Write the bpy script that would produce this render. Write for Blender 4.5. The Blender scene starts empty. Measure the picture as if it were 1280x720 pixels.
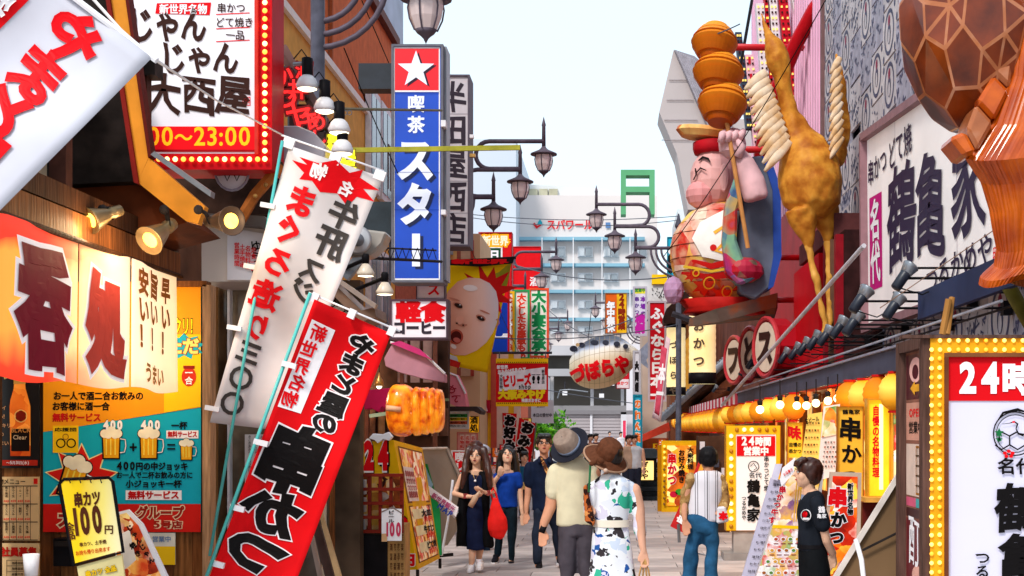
import bpy, bmesh, math, random, colorsys
from mathutils import Vector, Matrix, noise
from math import sin, cos, pi, radians, sqrt, atan2
random.seed(7)
C = bpy.context.scene.collection
SC = bpy.context.scene
F = 1777.8          # focal length in photograph pixels (50 mm on 36 mm)
EYE = 1.75
VX, VY = 768.0, 536.0   # where the street vanishes in the photograph
# ------------------------------------------------------------------ camera, light
cam_d = bpy.data.cameras.new('camera'); cam = bpy.data.objects.new('camera', cam_d); C.objects.link(cam)
cam.location = (0, 0, EYE); cam.rotation_euler = (pi/2, 0, 0)
cam_d.lens = 50.0; cam_d.sensor_width = 36; cam_d.sensor_fit = 'HORIZONTAL'
cam_d.shift_x = -(VX-640)/1280; cam_d.shift_y = (VY-360)/1280
cam_d.clip_start = .1; cam_d.clip_end = 3000
SC.camera = cam
w = bpy.data.worlds.new('World'); SC.world = w; w.use_nodes = True
nt = w.node_tree; bg = nt.nodes['Background']
sky = nt.nodes.new('ShaderNodeTexSky'); sky.sky_type = 'NISHITA'; sky.sun_disc = False
SUN_EL, SUN_AZ = radians(46), radians(207)     # azimuth clockwise from +Y
sky.sun_elevation = SUN_EL; sky.sun_rotation = SUN_AZ
sky.air_density = 1.0; sky.dust_density = 1.5; sky.ozone_density = 1.0
bg.inputs[1].default_value = .10
hz = nt.nodes.new('ShaderNodeMix'); hz.data_type = 'RGBA'; hz.inputs[0].default_value = .72      # thin bright cloud veils the blue
hz.inputs[7].default_value = (4.85, 5.7, 6.15, 1)
nt.links.new(sky.outputs[0], hz.inputs[6]); nt.links.new(hz.outputs[2], bg.inputs[0])
sd = bpy.data.lights.new('sun', 'SUN'); sd.energy = 1.25; sd.angle = radians(12); sd.color = (1, .95, .88)
sun = bpy.data.objects.new('sun', sd); C.objects.link(sun)
dv = Vector((sin(SUN_AZ)*cos(SUN_EL), cos(SUN_AZ)*cos(SUN_EL), sin(SUN_EL)))
sun.rotation_euler = dv.to_track_quat('Z', 'Y').to_euler()
SC.view_settings.view_transform = 'Standard'; SC.view_settings.look = 'None'
SC.view_settings.gamma = 1; SC.view_settings.exposure = 1.18
SC.render.engine = 'CYCLES'
SC.cycles.max_bounces = 6; SC.cycles.diffuse_bounces = 4; SC.cycles.glossy_bounces = 2
# ------------------------------------------------------------------ helpers
def P(px, py, d):
    return Vector(((px-VX)*d/F, d, EYE-(py-VY)*d/F))
def PX(px, py, X):                       # the point seen at a pixel on the plane x = X
    return P(px, py, F*X/(px-VX))
def lin(h):
    h = h.lstrip('#'); r = []
    for i in (0, 2, 4):
        c = int(h[i:i+2], 16)/255
        r.append(c/12.92 if c <= .04045 else ((c+.055)/1.055)**2.4)
    return (r[0], r[1], r[2], 1)
_M = {}
def M(h, rough=.6, var=.12, scale=6, bump=0, emit=0, metal=0, wood=False, stripe=None, name=None, trans=0, alpha=1, coat=0, noise_d=3):
    """procedural material: base colour broken by noise, optional grain, relief, glow"""
    key = (h, rough, var, scale, bump, emit, metal, wood, stripe, trans, alpha, coat)
    if key in _M: return _M[key]
    m = bpy.data.materials.new(name or ('mat_'+h.strip('#'))); m.use_nodes = True; _M[key] = m
    n = m.node_tree.nodes; L = m.node_tree.links; b = n['Principled BSDF']
    c = lin(h)
    b.inputs['Roughness'].default_value = rough; b.inputs['Metallic'].default_value = metal
    if coat: b.inputs['Coat Weight'].default_value = coat; b.inputs['Coat Roughness'].default_value = .15
    tc = n.new('ShaderNodeTexCoord'); mp = n.new('ShaderNodeMapping'); L.new(tc.outputs['Object'], mp.inputs[0])
    if wood: mp.inputs['Scale'].default_value = wood if isinstance(wood, tuple) else (6, 6, .6)
    nz = n.new('ShaderNodeTexNoise'); nz.inputs['Scale'].default_value = scale; nz.inputs['Detail'].default_value = noise_d
    L.new(mp.outputs[0], nz.inputs['Vector'])
    src = None
    if var:
        mx = n.new('ShaderNodeMix'); mx.data_type = 'RGBA'
        lo = tuple(max(0, x*(1-var*1.6)) for x in c[:3])+(1,); hi = tuple(min(1, x*(1+var)) for x in c[:3])+(1,)
        mx.inputs[6].default_value = lo; mx.inputs[7].default_value = hi
        cr = n.new('ShaderNodeMapRange'); cr.inputs[1].default_value = .3; cr.inputs[2].default_value = .7
        L.new(nz.outputs[0], cr.inputs[0]); L.new(cr.outputs[0], mx.inputs[0])
        src = mx.outputs[2]
        if stripe:
            ax, per, h2, duty = stripe
            sp = n.new('ShaderNodeSeparateXYZ'); L.new(tc.outputs['Object'], sp.inputs[0])
            mt = n.new('ShaderNodeMath'); mt.operation = 'MULTIPLY'; mt.inputs[1].default_value = 1/per; L.new(sp.outputs[ax], mt.inputs[0])
            fr = n.new('ShaderNodeMath'); fr.operation = 'FRACT'; L.new(mt.outputs[0], fr.inputs[0])
            gt = n.new('ShaderNodeMath'); gt.operation = 'GREATER_THAN'; gt.inputs[1].default_value = duty; L.new(fr.outputs[0], gt.inputs[0])
            m2 = n.new('ShaderNodeMix'); m2.data_type = 'RGBA'; L.new(gt.outputs[0], m2.inputs[0]); L.new(src, m2.inputs[6]); m2.inputs[7].default_value = lin(h2)
            src = m2.outputs[2]
        L.new(src, b.inputs['Base Color'])
    else: b.inputs['Base Color'].default_value = c
    if bump:
        bp = n.new('ShaderNodeBump'); bp.inputs['Strength'].default_value = bump; bp.inputs['Distance'].default_value = .02
        L.new(nz.outputs[0], bp.inputs['Height']); L.new(bp.outputs[0], b.inputs['Normal'])
    if emit:
        if src: L.new(src, b.inputs['Emission Color'])
        else: b.inputs['Emission Color'].default_value = c
        b.inputs['Emission Strength'].default_value = emit
    if trans: b.inputs['Transmission Weight'].default_value = trans
    b.inputs['Specular IOR Level'].default_value = .06 if rough >= .45 and not coat else .4
    if alpha < 1: b.inputs['Alpha'].default_value = alpha
    return m
def ramp_mat(key, stops, coord='Z', lo=0, hi=1, rough=.5, emit=0, scale=3, amt=.25, bump=0, coat=0):
    """material whose colours follow noise + one object axis (cloth dyes, glaze, lantern glow)"""
    if key in _M: return _M[key]
    m = bpy.data.materials.new(key); m.use_nodes = True; _M[key] = m
    n = m.node_tree.nodes; L = m.node_tree.links; b = n['Principled BSDF']; b.inputs['Roughness'].default_value = rough; b.inputs['Specular IOR Level'].default_value = .1
    tc = n.new('ShaderNodeTexCoord'); nz = n.new('ShaderNodeTexNoise'); nz.inputs['Scale'].default_value = scale; nz.inputs['Detail'].default_value = 5
    L.new(tc.outputs['Object'], nz.inputs['Vector'])
    cr = n.new('ShaderNodeValToRGB'); e = cr.color_ramp.elements
    for i, (p, h) in enumerate(stops):
        el = e[i] if i < 2 else e.new(p)
        el.position = p; el.color = lin(h)
    if coord:
        sp = n.new('ShaderNodeSeparateXYZ'); L.new(tc.outputs['Object'], sp.inputs[0])
        mr = n.new('ShaderNodeMapRange'); mr.inputs[1].default_value = lo; mr.inputs[2].default_value = hi; L.new(sp.outputs[coord], mr.inputs[0])
        ad = n.new('ShaderNodeMath'); ad.operation = 'MULTIPLY_ADD'; L.new(nz.outputs[0], ad.inputs[0]); ad.inputs[1].default_value = amt
        sb = n.new('ShaderNodeMath'); sb.operation = 'SUBTRACT'; L.new(mr.outputs[0], sb.inputs[0]); sb.inputs[1].default_value = amt/2
        L.new(sb.outputs[0], ad.inputs[2]); L.new(ad.outputs[0], cr.inputs[0])
    else: L.new(nz.outputs[0], cr.inputs[0])
    L.new(cr.outputs[0], b.inputs['Base Color'])
    if coat: b.inputs['Coat Weight'].default_value = coat; b.inputs['Coat Roughness'].default_value = .12
    if emit: L.new(cr.outputs[0], b.inputs['Emission Color']); b.inputs['Emission Strength'].default_value = emit
    if bump:
        bp = n.new('ShaderNodeBump'); bp.inputs['Strength'].default_value = bump; bp.inputs['Distance'].default_value = .02
        L.new(nz.outputs[0], bp.inputs['Height']); L.new(bp.outputs[0], b.inputs['Normal'])
    return m
def photo_mat(key, cols, scale=30, emit=0, seed=0, rough=.5, const=False, warp=.12):
    """busy print such as a food photograph: cells of several colours"""
    if key in _M: return _M[key]
    m = bpy.data.materials.new(key); m.use_nodes = True; _M[key] = m
    n = m.node_tree.nodes; L = m.node_tree.links; b = n['Principled BSDF']; b.inputs['Roughness'].default_value = rough; b.inputs['Specular IOR Level'].default_value = .1
    tc = n.new('ShaderNodeTexCoord'); mp = n.new('ShaderNodeMapping'); mp.inputs['Location'].default_value = (seed*1.7, seed*.9, seed*2.3)
    L.new(tc.outputs['Object'], mp.inputs[0])
    nz = n.new('ShaderNodeTexNoise'); nz.inputs['Scale'].default_value = scale*.6; nz.inputs['Detail'].default_value = 4; L.new(mp.outputs[0], nz.inputs['Vector'])
    mv = n.new('ShaderNodeMix'); mv.data_type = 'VECTOR'; mv.inputs[0].default_value = warp; L.new(mp.outputs[0], mv.inputs[4]); L.new(nz.outputs['Color'], mv.inputs[5])
    vo = n.new('ShaderNodeTexVoronoi'); vo.inputs['Scale'].default_value = scale; L.new(mv.outputs[1], vo.inputs['Vector'])
    sp = n.new('ShaderNodeSeparateColor'); L.new(vo.outputs['Color'], sp.inputs[0])
    cr = n.new('ShaderNodeValToRGB'); cr.color_ramp.interpolation = 'CONSTANT' if const else 'LINEAR'; e = cr.color_ramp.elements
    for i, h in enumerate(cols):
        el = e[i] if i < 2 else e.new(i/(len(cols)-1))
        el.position = i/(len(cols)-1); el.color = lin(h)
    ad = n.new('ShaderNodeMath'); ad.operation = 'MULTIPLY_ADD'; L.new(nz.outputs[0], ad.inputs[0]); ad.inputs[1].default_value = .7; ad.inputs[2].default_value = -.35
    a2 = n.new('ShaderNodeMath'); a2.operation = 'ADD'; L.new(ad.outputs[0], a2.inputs[0]); L.new(sp.outputs[0], a2.inputs[1])
    L.new(a2.outputs[0], cr.inputs[0]); L.new(cr.outputs[0], b.inputs['Base Color'])
    if emit: L.new(cr.outputs[0], b.inputs['Emission Color']); b.inputs['Emission Strength'].default_value = emit
    return m

class MB:
    def __init__(s): s.v = []; s.f = []; s.mi = []; s.cur = 0
    def add(s, vs, fs):
        o = len(s.v); s.v += [Vector(v) for v in vs]
        for f in fs: s.f.append([i+o for i in f]); s.mi.append(s.cur)
        return s
    def box(s, c, size, R=None):
        c = Vector(c); hx, hy, hz = size[0]/2, size[1]/2, size[2]/2
        vs = [Vector((x, y, z)) for z in (-hz, hz) for y in (-hy, hy) for x in (-hx, hx)]
        if R is not None: vs = [R @ v for v in vs]
        return s.add([v+c for v in vs], [(0,2,3,1),(4,5,7,6),(0,1,5,4),(2,6,7,3),(0,4,6,2),(1,3,7,5)])
    def beam(s, a, b, wd, ht, up=(0,0,1)):
        a, b = Vector(a), Vector(b); d = (b-a); L = d.length; d.normalize(); u = Vector(up)
        r = d.cross(u)
        if r.length < 1e-4: r = d.cross(Vector((1,0,0)))
        r.normalize(); u = r.cross(d)
        R = Matrix((r, d, u)).transposed()
        return s.box((a+b)/2, (wd, L, ht), R)
    def hexa(s, q0, q1):           # prism between two polygons of equal count
        n = len(q0)
        return s.add(list(q0)+list(q1), [tuple(range(n))[::-1], tuple(range(n, 2*n))]+[(i, (i+1) % n, n+(i+1) % n, n+i) for i in range(n)])
    def prism(s, pts, off):        # extrude polygon by vector
        off = Vector(off); return s.hexa([Vector(p) for p in pts], [Vector(p)+off for p in pts])
    def tube(s, pts, r, n=8, cap=True, closed=False):
        pts = [Vector(p) for p in pts]; k = len(pts)
        rs = r if isinstance(r, (list, tuple)) else [r]*k
        prev = None; rings = []
        for i, p in enumerate(pts):
            if closed: d = pts[(i+1) % k]-pts[i-1]
            else: d = pts[min(i+1, k-1)]-pts[max(i-1, 0)]
            if d.length < 1e-9: d = Vector((0,0,1))
            d.normalize()
            if prev is None:
                a = Vector((0,0,1)) if abs(d.z) < .9 else Vector((1,0,0)); u = d.cross(a).normalized()
            else:
                u = prev-d*prev.dot(d)
                u = u.normalized() if u.length > 1e-6 else d.orthogonal().normalized()
            prev = u; v = d.cross(u)
            rings.append([p+(u*cos(2*pi*j/n)+v*sin(2*pi*j/n))*rs[i] for j in range(n)])
        o = len(s.v); vs = [q for R in rings for q in R]; fs = []
        for i in range(k if closed else k-1):
            i2 = (i+1) % k
            for j in range(n): fs.append((i*n+j, i*n+(j+1) % n, i2*n+(j+1) % n, i2*n+j))
        if cap and not closed: fs += [tuple(range(n))[::-1], tuple(range((k-1)*n, k*n))]
        return s.add(vs, fs)
    def loft(s, rings, cap=True):  # rings: lists of equal count points
        n = len(rings[0]); k = len(rings); fs = []
        for i in range(k-1):
            for j in range(n): fs.append((i*n+j, i*n+(j+1) % n, (i+1)*n+(j+1) % n, (i+1)*n+j))
        if cap: fs += [tuple(range(n))[::-1], tuple(range((k-1)*n, k*n))]
        return s.add([p for r in rings for p in r], fs)
    def lathe(s, prof, c=(0,0,0), n=16, axis='Z', R=None, ribs=0, ribd=0, sx=1, sy=1):
        c = Vector(c); rings = []
        for r, z in prof:
            ring = []
            for j in range(n):
                a = 2*pi*j/n; rr = r*(1-ribd*(j % 2)) if ribs else r
                v = Vector((rr*cos(a)*sx, rr*sin(a)*sy, z))
                if axis == 'Y': v = Vector((v.x, -v.z, v.y))
                if axis == 'X': v = Vector((v.z, v.x, v.y))
                if R is not None: v = R @ v
                ring.append(v+c)
            rings.append(ring)
        return s.loft(rings)
    def ball(s, c, r, n=12, m=8, R=None):
        r = (r, r, r) if not isinstance(r, (tuple, list)) else r; c = Vector(c); rings = []
        for i in range(m+1):
            t = pi*i/m; st = max(sin(t), .02)
            ring = [Vector((r[0]*st*cos(2*pi*j/n), r[1]*st*sin(2*pi*j/n), -r[2]*cos(t))) for j in range(n)]
            if R is not None: ring = [R @ v for v in ring]
            rings.append([v+c for v in ring])
        return s.loft(rings)
    def poly(s, pts): return s.add(pts, [tuple(range(len(pts)))])
    def build(s, name, mat, parent=None, smooth=False, world=True, bevel=0, label=None, solid=0, sub=0):
        me = bpy.data.meshes.new(name)
        off = Vector((0,0,0))
        if world and parent is not None:
            p = parent
            while p is not None: off += p.location; p = p.parent
        me.from_pydata([tuple(v-off) for v in s.v], [], s.f)
        mats = mat if isinstance(mat, (list, tuple)) else [mat]
        for m_ in mats: me.materials.append(m_)
        if len(mats) > 1: me.polygons.foreach_set('material_index', s.mi)
        if smooth: me.polygons.foreach_set('use_smooth', [True]*len(me.polygons))
        bm = bmesh.new(); bm.from_mesh(me); bmesh.ops.recalc_face_normals(bm, faces=bm.faces)
        if bevel:
            es = [e for e in bm.edges if len(e.link_faces) == 2 and e.calc_face_angle(0) > .5]
            bmesh.ops.bevel(bm, geom=es, offset=bevel, segments=1, affect='EDGES', clamp_overlap=True)
        bm.to_mesh(me); bm.free()
        o = bpy.data.objects.new(name, me); C.objects.link(o)
        if parent is not None: o.parent = parent
        if sub:
            ms = o.modifiers.new('s', 'SUBSURF'); ms.levels = ms.render_levels = sub
        if solid: ms = o.modifiers.new('t', 'SOLIDIFY'); ms.thickness = solid; ms.offset = 0
        if label: o['label'] = label
        return o
def tag(o, label, cat=None, group=None, kind=None):
    if label: o['label'] = label
    if cat: o['category'] = cat
    if group: o['group'] = group
    if kind: o['kind'] = kind
    return o
def thing(name, label, cat, loc=(0,0,0), group=None, rz=0):
    o = bpy.data.objects.new(name, None); C.objects.link(o); o.location = loc; o.rotation_euler = (0,0,rz)
    o.empty_display_size = .2
    return tag(o, label, cat, group)
def kids(o): return [c for c in bpy.data.objects if c.parent is o]
def copy_tree(root, loc, label, rot=None, scale=None, _k=None):
    def rec(o, par):
        c = o.copy(); C.objects.link(c)
        if par is not None: c.parent = par
        for ch in o.children: rec(ch, c)
        return c
    r = rec(root, None); r.location = loc
    if rot is not None: r.rotation_euler = rot
    if scale is not None: r.scale = (scale,)*3 if not isinstance(scale, (tuple, list)) else scale
    if label: r['label'] = label
    return r
def struct(name, mb, mat, **k):
    o = mb.build(name, mat, **k); o['kind'] = 'structure'; return o

# ------------------------------------------------------------------ lettering
_G = {}
def glyph(ch, bold):
    """outline of one character from Blender's own built-in font, as flat triangles in an em box (y up);
    bold widens it with a ribbon round every contour"""
    k = (ch, bold)
    if k in _G: return _G[k]
    if bold:
        vs, fs, bb, lat, nb = glyph(ch, 0)
        if not vs: return (vs, fs, bb, lat, 0)
        he = {}
        for f in fs:
            for i in range(len(f)): he[(f[i], f[(i+1) % len(f)])] = 1
        nxt = {}; 
        for (a, b) in he:
            if (b, a) not in he: nxt.setdefault(a, []).append(b)
        prv = {}
        for a, l in nxt.items():
            for b in l: prv.setdefault(b, []).append(a)
        area = sum((vs[f[1]][0]-vs[f[0]][0])*(vs[f[2]][1]-vs[f[0]][1])-(vs[f[2]][0]-vs[f[0]][0])*(vs[f[1]][1]-vs[f[0]][1]) for f in fs)
        sg = 1 if area > 0 else -1
        def nrm(a, b):
            dx, dy = vs[b][0]-vs[a][0], vs[b][1]-vs[a][1]; L = sqrt(dx*dx+dy*dy) or 1e-9
            return (dy/L*sg, -dx/L*sg)
        V = list(vs); Fs = list(fs); io = {}
        for a, l in nxt.items():
            if len(l) != 1 or a not in prv: continue
            n1 = nrm(prv[a][0], a); n2 = nrm(a, l[0]); mx, my = n1[0]+n2[0], n1[1]+n2[1]; L2 = mx*mx+my*my
            q = 2/max(L2, .9)
            io[a] = len(V); V.append((vs[a][0]+mx*q*bold*.5*1.0, vs[a][1]+my*q*bold*.5*1.0))
        nb = len(vs)
        for a, l in nxt.items():
            for b in l:
                if a in io and b in io: Fs.append((a, b, io[b], io[a]) if sg < 0 else (b, a, io[a], io[b]))
        r = (V, Fs, (bb[0]-bold, bb[1]-bold, bb[2]+bold, bb[3]+bold), lat, nb)
        _G[k] = r; return r
    cu = bpy.data.curves.new('g', 'FONT'); cu.body = ch; cu.size = 1; cu.resolution_u = 3; cu.fill_mode = 'FRONT'
    o = bpy.data.objects.new('g', cu); C.objects.link(o)
    dg = bpy.context.evaluated_depsgraph_get(); dg.update()
    me = bpy.data.meshes.new_from_object(o.evaluated_get(dg))
    bm = bmesh.new(); bm.from_mesh(me); bmesh.ops.remove_doubles(bm, verts=bm.verts, dist=1e-4); bm.to_mesh(me); bm.free()
    vs = [(v.co.x, v.co.y) for v in me.vertices]; fs = [tuple(p.vertices) for p in me.polygons]
    bpy.data.objects.remove(o); bpy.data.curves.remove(cu); bpy.data.meshes.remove(me)
    if not vs: r = ([], [], .3, True, 0)
    else:
        x0 = min(v[0] for v in vs); x1 = max(v[0] for v in vs); y0 = min(v[1] for v in vs); y1 = max(v[1] for v in vs)
        r = (vs, fs, (x0, y0, x1, y1), ord(ch) < 0x2000, len(vs))
    _G[k] = r; return r
from mathutils.geometry import tessellate_polygon
def refine(pts, faces, Lm):
    """cut flat faces small enough to follow a curved surface"""
    pts = [tuple(p) for p in pts]; tris = []
    for f in faces:
        if len(f) == 3: tris.append(tuple(f))
        elif len(f) == 4: tris += [(f[0], f[1], f[2]), (f[0], f[2], f[3])]
        else: tris += [tuple(f[i] for i in tr) for tr in tessellate_polygon([[Vector((pts[i][0], pts[i][1], 0)) for i in f]])]
    mid = {}; out = []; L2 = Lm*Lm
    while tris:
        a, b, c = tris.pop()
        es = sorted((((pts[p][0]-pts[q][0])**2+(pts[p][1]-pts[q][1])**2, p, q, r) for p, q, r in ((a,b,c),(b,c,a),(c,a,b))), reverse=True)
        l, p, q, r = es[0]
        if l <= L2: out.append((a, b, c)); continue
        k = (min(p, q), max(p, q))
        if k not in mid: mid[k] = len(pts); pts.append(((pts[p][0]+pts[q][0])/2, (pts[p][1]+pts[q][1])/2))
        m_ = mid[k]; tris += [(p, m_, r), (m_, q, r)]
    return pts, out
class Sheet:
    """a printed surface: fn(u, v, lift) gives the world point (v runs down)"""
    def __init__(s, parent, fn, step=.002, fine=0): s.p = parent; s.fn = fn; s.mb = {}; s.step = step; s.fine = fine
    def _mb(s, mat, nm):
        if (mat, nm) not in s.mb: s.mb[(mat, nm)] = MB()
        return s.mb[(mat, nm)]
    def put(s, pts, mat, layer, nm='lettering', faces=None):
        faces = faces or [tuple(range(len(pts)))]
        if s.fine: pts, faces = refine(pts, faces, s.fine)
        s._mb(mat, nm).add([s.fn(u, v, layer*s.step) for u, v in pts], faces)
    def rect(s, x0, y0, x1, y1, mat, layer=1, nm='print', n=1, m=1):
        vs = [(x0+(x1-x0)*i/n, y0+(y1-y0)*j/m) for j in range(m+1) for i in range(n+1)]
        fs = [(j*(n+1)+i, (j+1)*(n+1)+i, (j+1)*(n+1)+i+1, j*(n+1)+i+1) for j in range(m) for i in range(n)]
        s.put(vs, mat, layer, nm, fs)
    def border(s, x0, y0, x1, y1, t, mat, layer=1, nm='print'):
        s.rect(x0, y0, x1, y0+t, mat, layer, nm); s.rect(x0, y1-t, x1, y1, mat, layer, nm)
        s.rect(x0, y0+t, x0+t, y1-t, mat, layer, nm); s.rect(x1-t, y0+t, x1, y1-t, mat, layer, nm)
    def ell(s, cx, cy, rx, ry, mat, layer=1, nm='print', n=24, a=0):
        pts = []
        for i in range(n):
            x, y = rx*cos(2*pi*i/n), ry*sin(2*pi*i/n)
            pts.append((cx+x*cos(a)-y*sin(a), cy+x*sin(a)+y*cos(a)))
        vs = [(cx, cy)]+pts
        s.put(vs, mat, layer, nm, [(0, 1+i, 1+(i+1) % n) for i in range(n)])
    def ring(s, cx, cy, r, t, mat, layer=1, nm='print', n=32, ry=None):
        ry = ry or r; vs = []
        for i in range(n):
            c, q = cos(2*pi*i/n), sin(2*pi*i/n)
            vs += [(cx+r*c, cy+ry*q), (cx+(r-t)*c, cy+(ry-t)*q)]
        s.put(vs, mat, layer, nm, [(2*i, 2*((i+1) % n), 2*((i+1) % n)+1, 2*i+1) for i in range(n)])
    def star(s, cx, cy, r, ri, n, mat, layer=1, nm='print', a0=-pi/2, sx=1, sy=1, rnd=0):
        pts = []; R = random.Random(int(cx*7+cy*13+n))
        for i in range(2*n):
            q = (r if i % 2 == 0 else ri)*(1+rnd*(R.random()-.5)); a = a0+pi*i/n
            pts.append((cx+q*cos(a)*sx, cy+q*sin(a)*sy))
        m = len(pts); s.put([(cx, cy)]+pts, mat, layer, nm, [(0, 1+i, 1+(i+1) % m) for i in range(m)])
    def stroke(s, pts, w, mat, layer=1, nm='print', close=False):
        vs = []; n = len(pts)
        for i, (x, y) in enumerate(pts):
            a = pts[(i-1) % n if close else max(i-1, 0)]; b = pts[(i+1) % n if close else min(i+1, n-1)]
            dx, dy = b[0]-a[0], b[1]-a[1]; L = sqrt(dx*dx+dy*dy) or 1
            ww = w[i] if isinstance(w, (list, tuple)) else w
            vs += [(x-dy/L*ww/2, y+dx/L*ww/2), (x+dy/L*ww/2, y-dx/L*ww/2)]
        m = n if close else n-1
        s.put(vs, mat, layer, nm, [(2*i, 2*((i+1) % n), 2*((i+1) % n)+1, 2*i+1) for i in range(m)])
    def text(s, t, cx, cy, h, mat, w=None, layer=2, bold=.012, vert=False, mirror=False, rot=0, brush=0, gap=0, out=None, outw=.05, sx=1, nm='lettering', shear=0):
        """t centred on (cx, cy), characters h tall; w = total length to fit"""
        if out is not None: s.text(t, cx, cy, h, out, w, layer, bold+outw, vert, mirror, rot, brush, gap, None, 0, sx, nm, shear); layer += 1
        items = []; pos = 0.
        for ch in t:
            if ch == ' ': pos += .35; continue
            vs, fs, bb, lat, nb = glyph(ch, bold)
            if not vs: pos += .5; continue
            if lat and not vert:
                adv = bb[2]-bb[0]+.07; ox = -bb[0]+.035; hs = 1.25
                adv *= hs; items.append((vs, fs, pos+ox*hs, -.36, hs, 1, ch, 0, nb)); pos += adv+gap
            else:
                mx = (bb[0]+bb[2])/2; my = (bb[1]+bb[3])/2
                if lat: items.append((vs, fs, .5-mx*1.2, pos, 1.2, 2, ch, my*1.2, nb)); pos += .95+gap
                else: items.append((vs, fs, 0, pos, 1, 3, ch, my, nb)); pos += 1+gap
        tot = pos-gap
        if tot <= 0: return
        kL = h if w is None else w/tot
        ca, sa = cos(rot), sin(rot); mb = s._mb(mat, nm)
        for it in items:
            vs, fs, a, b_, hs, kind, ch = it[:7]; R = random.Random(ord(ch)*31+int(b_*10)); p1, p2, p3 = R.random()*6, R.random()*6, R.random()*6
            out_ = []
            for x, y in vs:
                if brush:
                    x, y = x+brush*(sin(5*y+p1)+.5*sin(11*y+p2)), y+brush*(sin(4*x+p3)+.5*sin(9*x+p1))-brush*1.5*(x-.5)
                if kind == 1: X = (a+x*hs-tot/2)*kL; Y = (y*hs+b_)*h
                elif kind == 2: X = (x*hs+a-.5)*h*sx; Y = (tot/2-b_-.475+(y*hs-it[7]))*kL
                elif vert:
                    X = (x-.5)*h*sx; Y = (tot/2-b_-.5+(y-.36))*kL
                else: X = (b_+x-tot/2)*kL; Y = (y-.36)*h
                X += shear*Y
                if mirror: X = -X
                Y = -Y
                out_.append((cx+X*ca-Y*sa, cy+X*sa+Y*ca))
            nb = it[8]; e = s.step*.3     # the ribbon's rim rises a little, so that ribbons never lie in one plane
            if s.fine: out_, fs = refine(out_, fs, s.fine)
            mb.add([s.fn(u, v, layer*s.step+(e if i >= nb else 0)) for i, (u, v) in enumerate(out_)], fs)
    def done(s):
        for (mat, nm), mb in s.mb.items(): mb.build(nm, mat, s.p)
        s.mb = {}
def front(d, lift=1): return lambda u, v, o: P(u, v, d-o*lift)
def quadfn(A, B, Cc, D, W=1, H=1):
    """bilinear sheet over four world corners (top-left, top-right, bottom-right, bottom-left)"""
    A, B, Cc, D = map(Vector, (A, B, Cc, D)); N = (D-A).cross(B-A).normalized()
    def fn(u, v, o):
        a, b = u/W, v/H
        return A*(1-a)*(1-b)+B*a*(1-b)+Cc*a*b+D*(1-a)*b+N*o
    return fn
# ------------------------------------------------------------------ ground
def gray_slab_mat(): return M('#b3aaa8', .75, .07, 3.5, .15)
g = MB().poly([(-400,-60,-.03),(400,-60,-.03),(400,1500,-.03),(-400,1500,-.03)])
struct('ground', g, M('#8c8886', .9, .15, .3))
# street beyond the laid slabs: joints by material
m = M('#a79f9f', .7, .10, 2.2, .1, name='paving'); 
def paving_far():
    m = bpy.data.materials.new('paving_far'); m.use_nodes = True; n = m.node_tree.nodes; L = m.node_tree.links; b = n['Principled BSDF']
    tc = n.new('ShaderNodeTexCoord'); br = n.new('ShaderNodeTexBrick'); br.offset = .5
    br.inputs['Scale'].default_value = 1; br.inputs['Brick Width'].default_value = .9; br.inputs['Row Height'].default_value = .6
    br.inputs['Mortar Size'].default_value = .008
    br.inputs['Color1'].default_value = lin('#b8aeac'); br.inputs['Color2'].default_value = lin('#a79d9b'); br.inputs['Mortar'].default_value = lin('#5c5759')
    L.new(tc.outputs['Object'], br.inputs[0]); L.new(br.outputs[0], b.inputs['Base Color']); b.inputs['Roughness'].default_value = .6
    return m
st = MB().poly([(-5,-10,-.004),(3,-10,-.004),(3,15,-.004),(-5,15,-.004)]).poly([(-6,28.2,-.004),(4,28.2,-.004),(4,120,-.004),(-6,120,-.004)])
st = struct('street', st, paving_far())
bed = MB().poly([(-5,15,-.02),(3,15,-.02),(3,28.2,-.02),(-5,28.2,-.02)]); struct('paving_bed', bed, M('#4a4546', .9))
slab_ms = [M('#bab0ae', .6, .16, 1.7, .1), M('#aba19f', .6, .1, 2.5, .1), M('#c2b8b5', .6, .1, 2.5, .1), M('#9f9695', .6, .1, 2.5, .1)]
tmpl = []
for mm in slab_ms:
    o = MB().box((0,0,-.01), (.89,.59,.02)).build('paving_slab', mm, world=False); tmpl.append(o.data); bpy.data.objects.remove(o)
for j in range(22):
    for i in range(9):
        x = -4.6+i*.9+(.45 if j % 2 else 0)
        if x > 3.0: continue
        o = bpy.data.objects.new('paving_slab', tmpl[random.choice((0,0,1,1,2,3))]); C.objects.link(o)
        o.parent = st; o.location = (x, 15.3+j*.6, random.uniform(-.002,.001)); o.rotation_euler = (random.uniform(-.002,.002), random.uniform(-.002,.002), 0)

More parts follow.
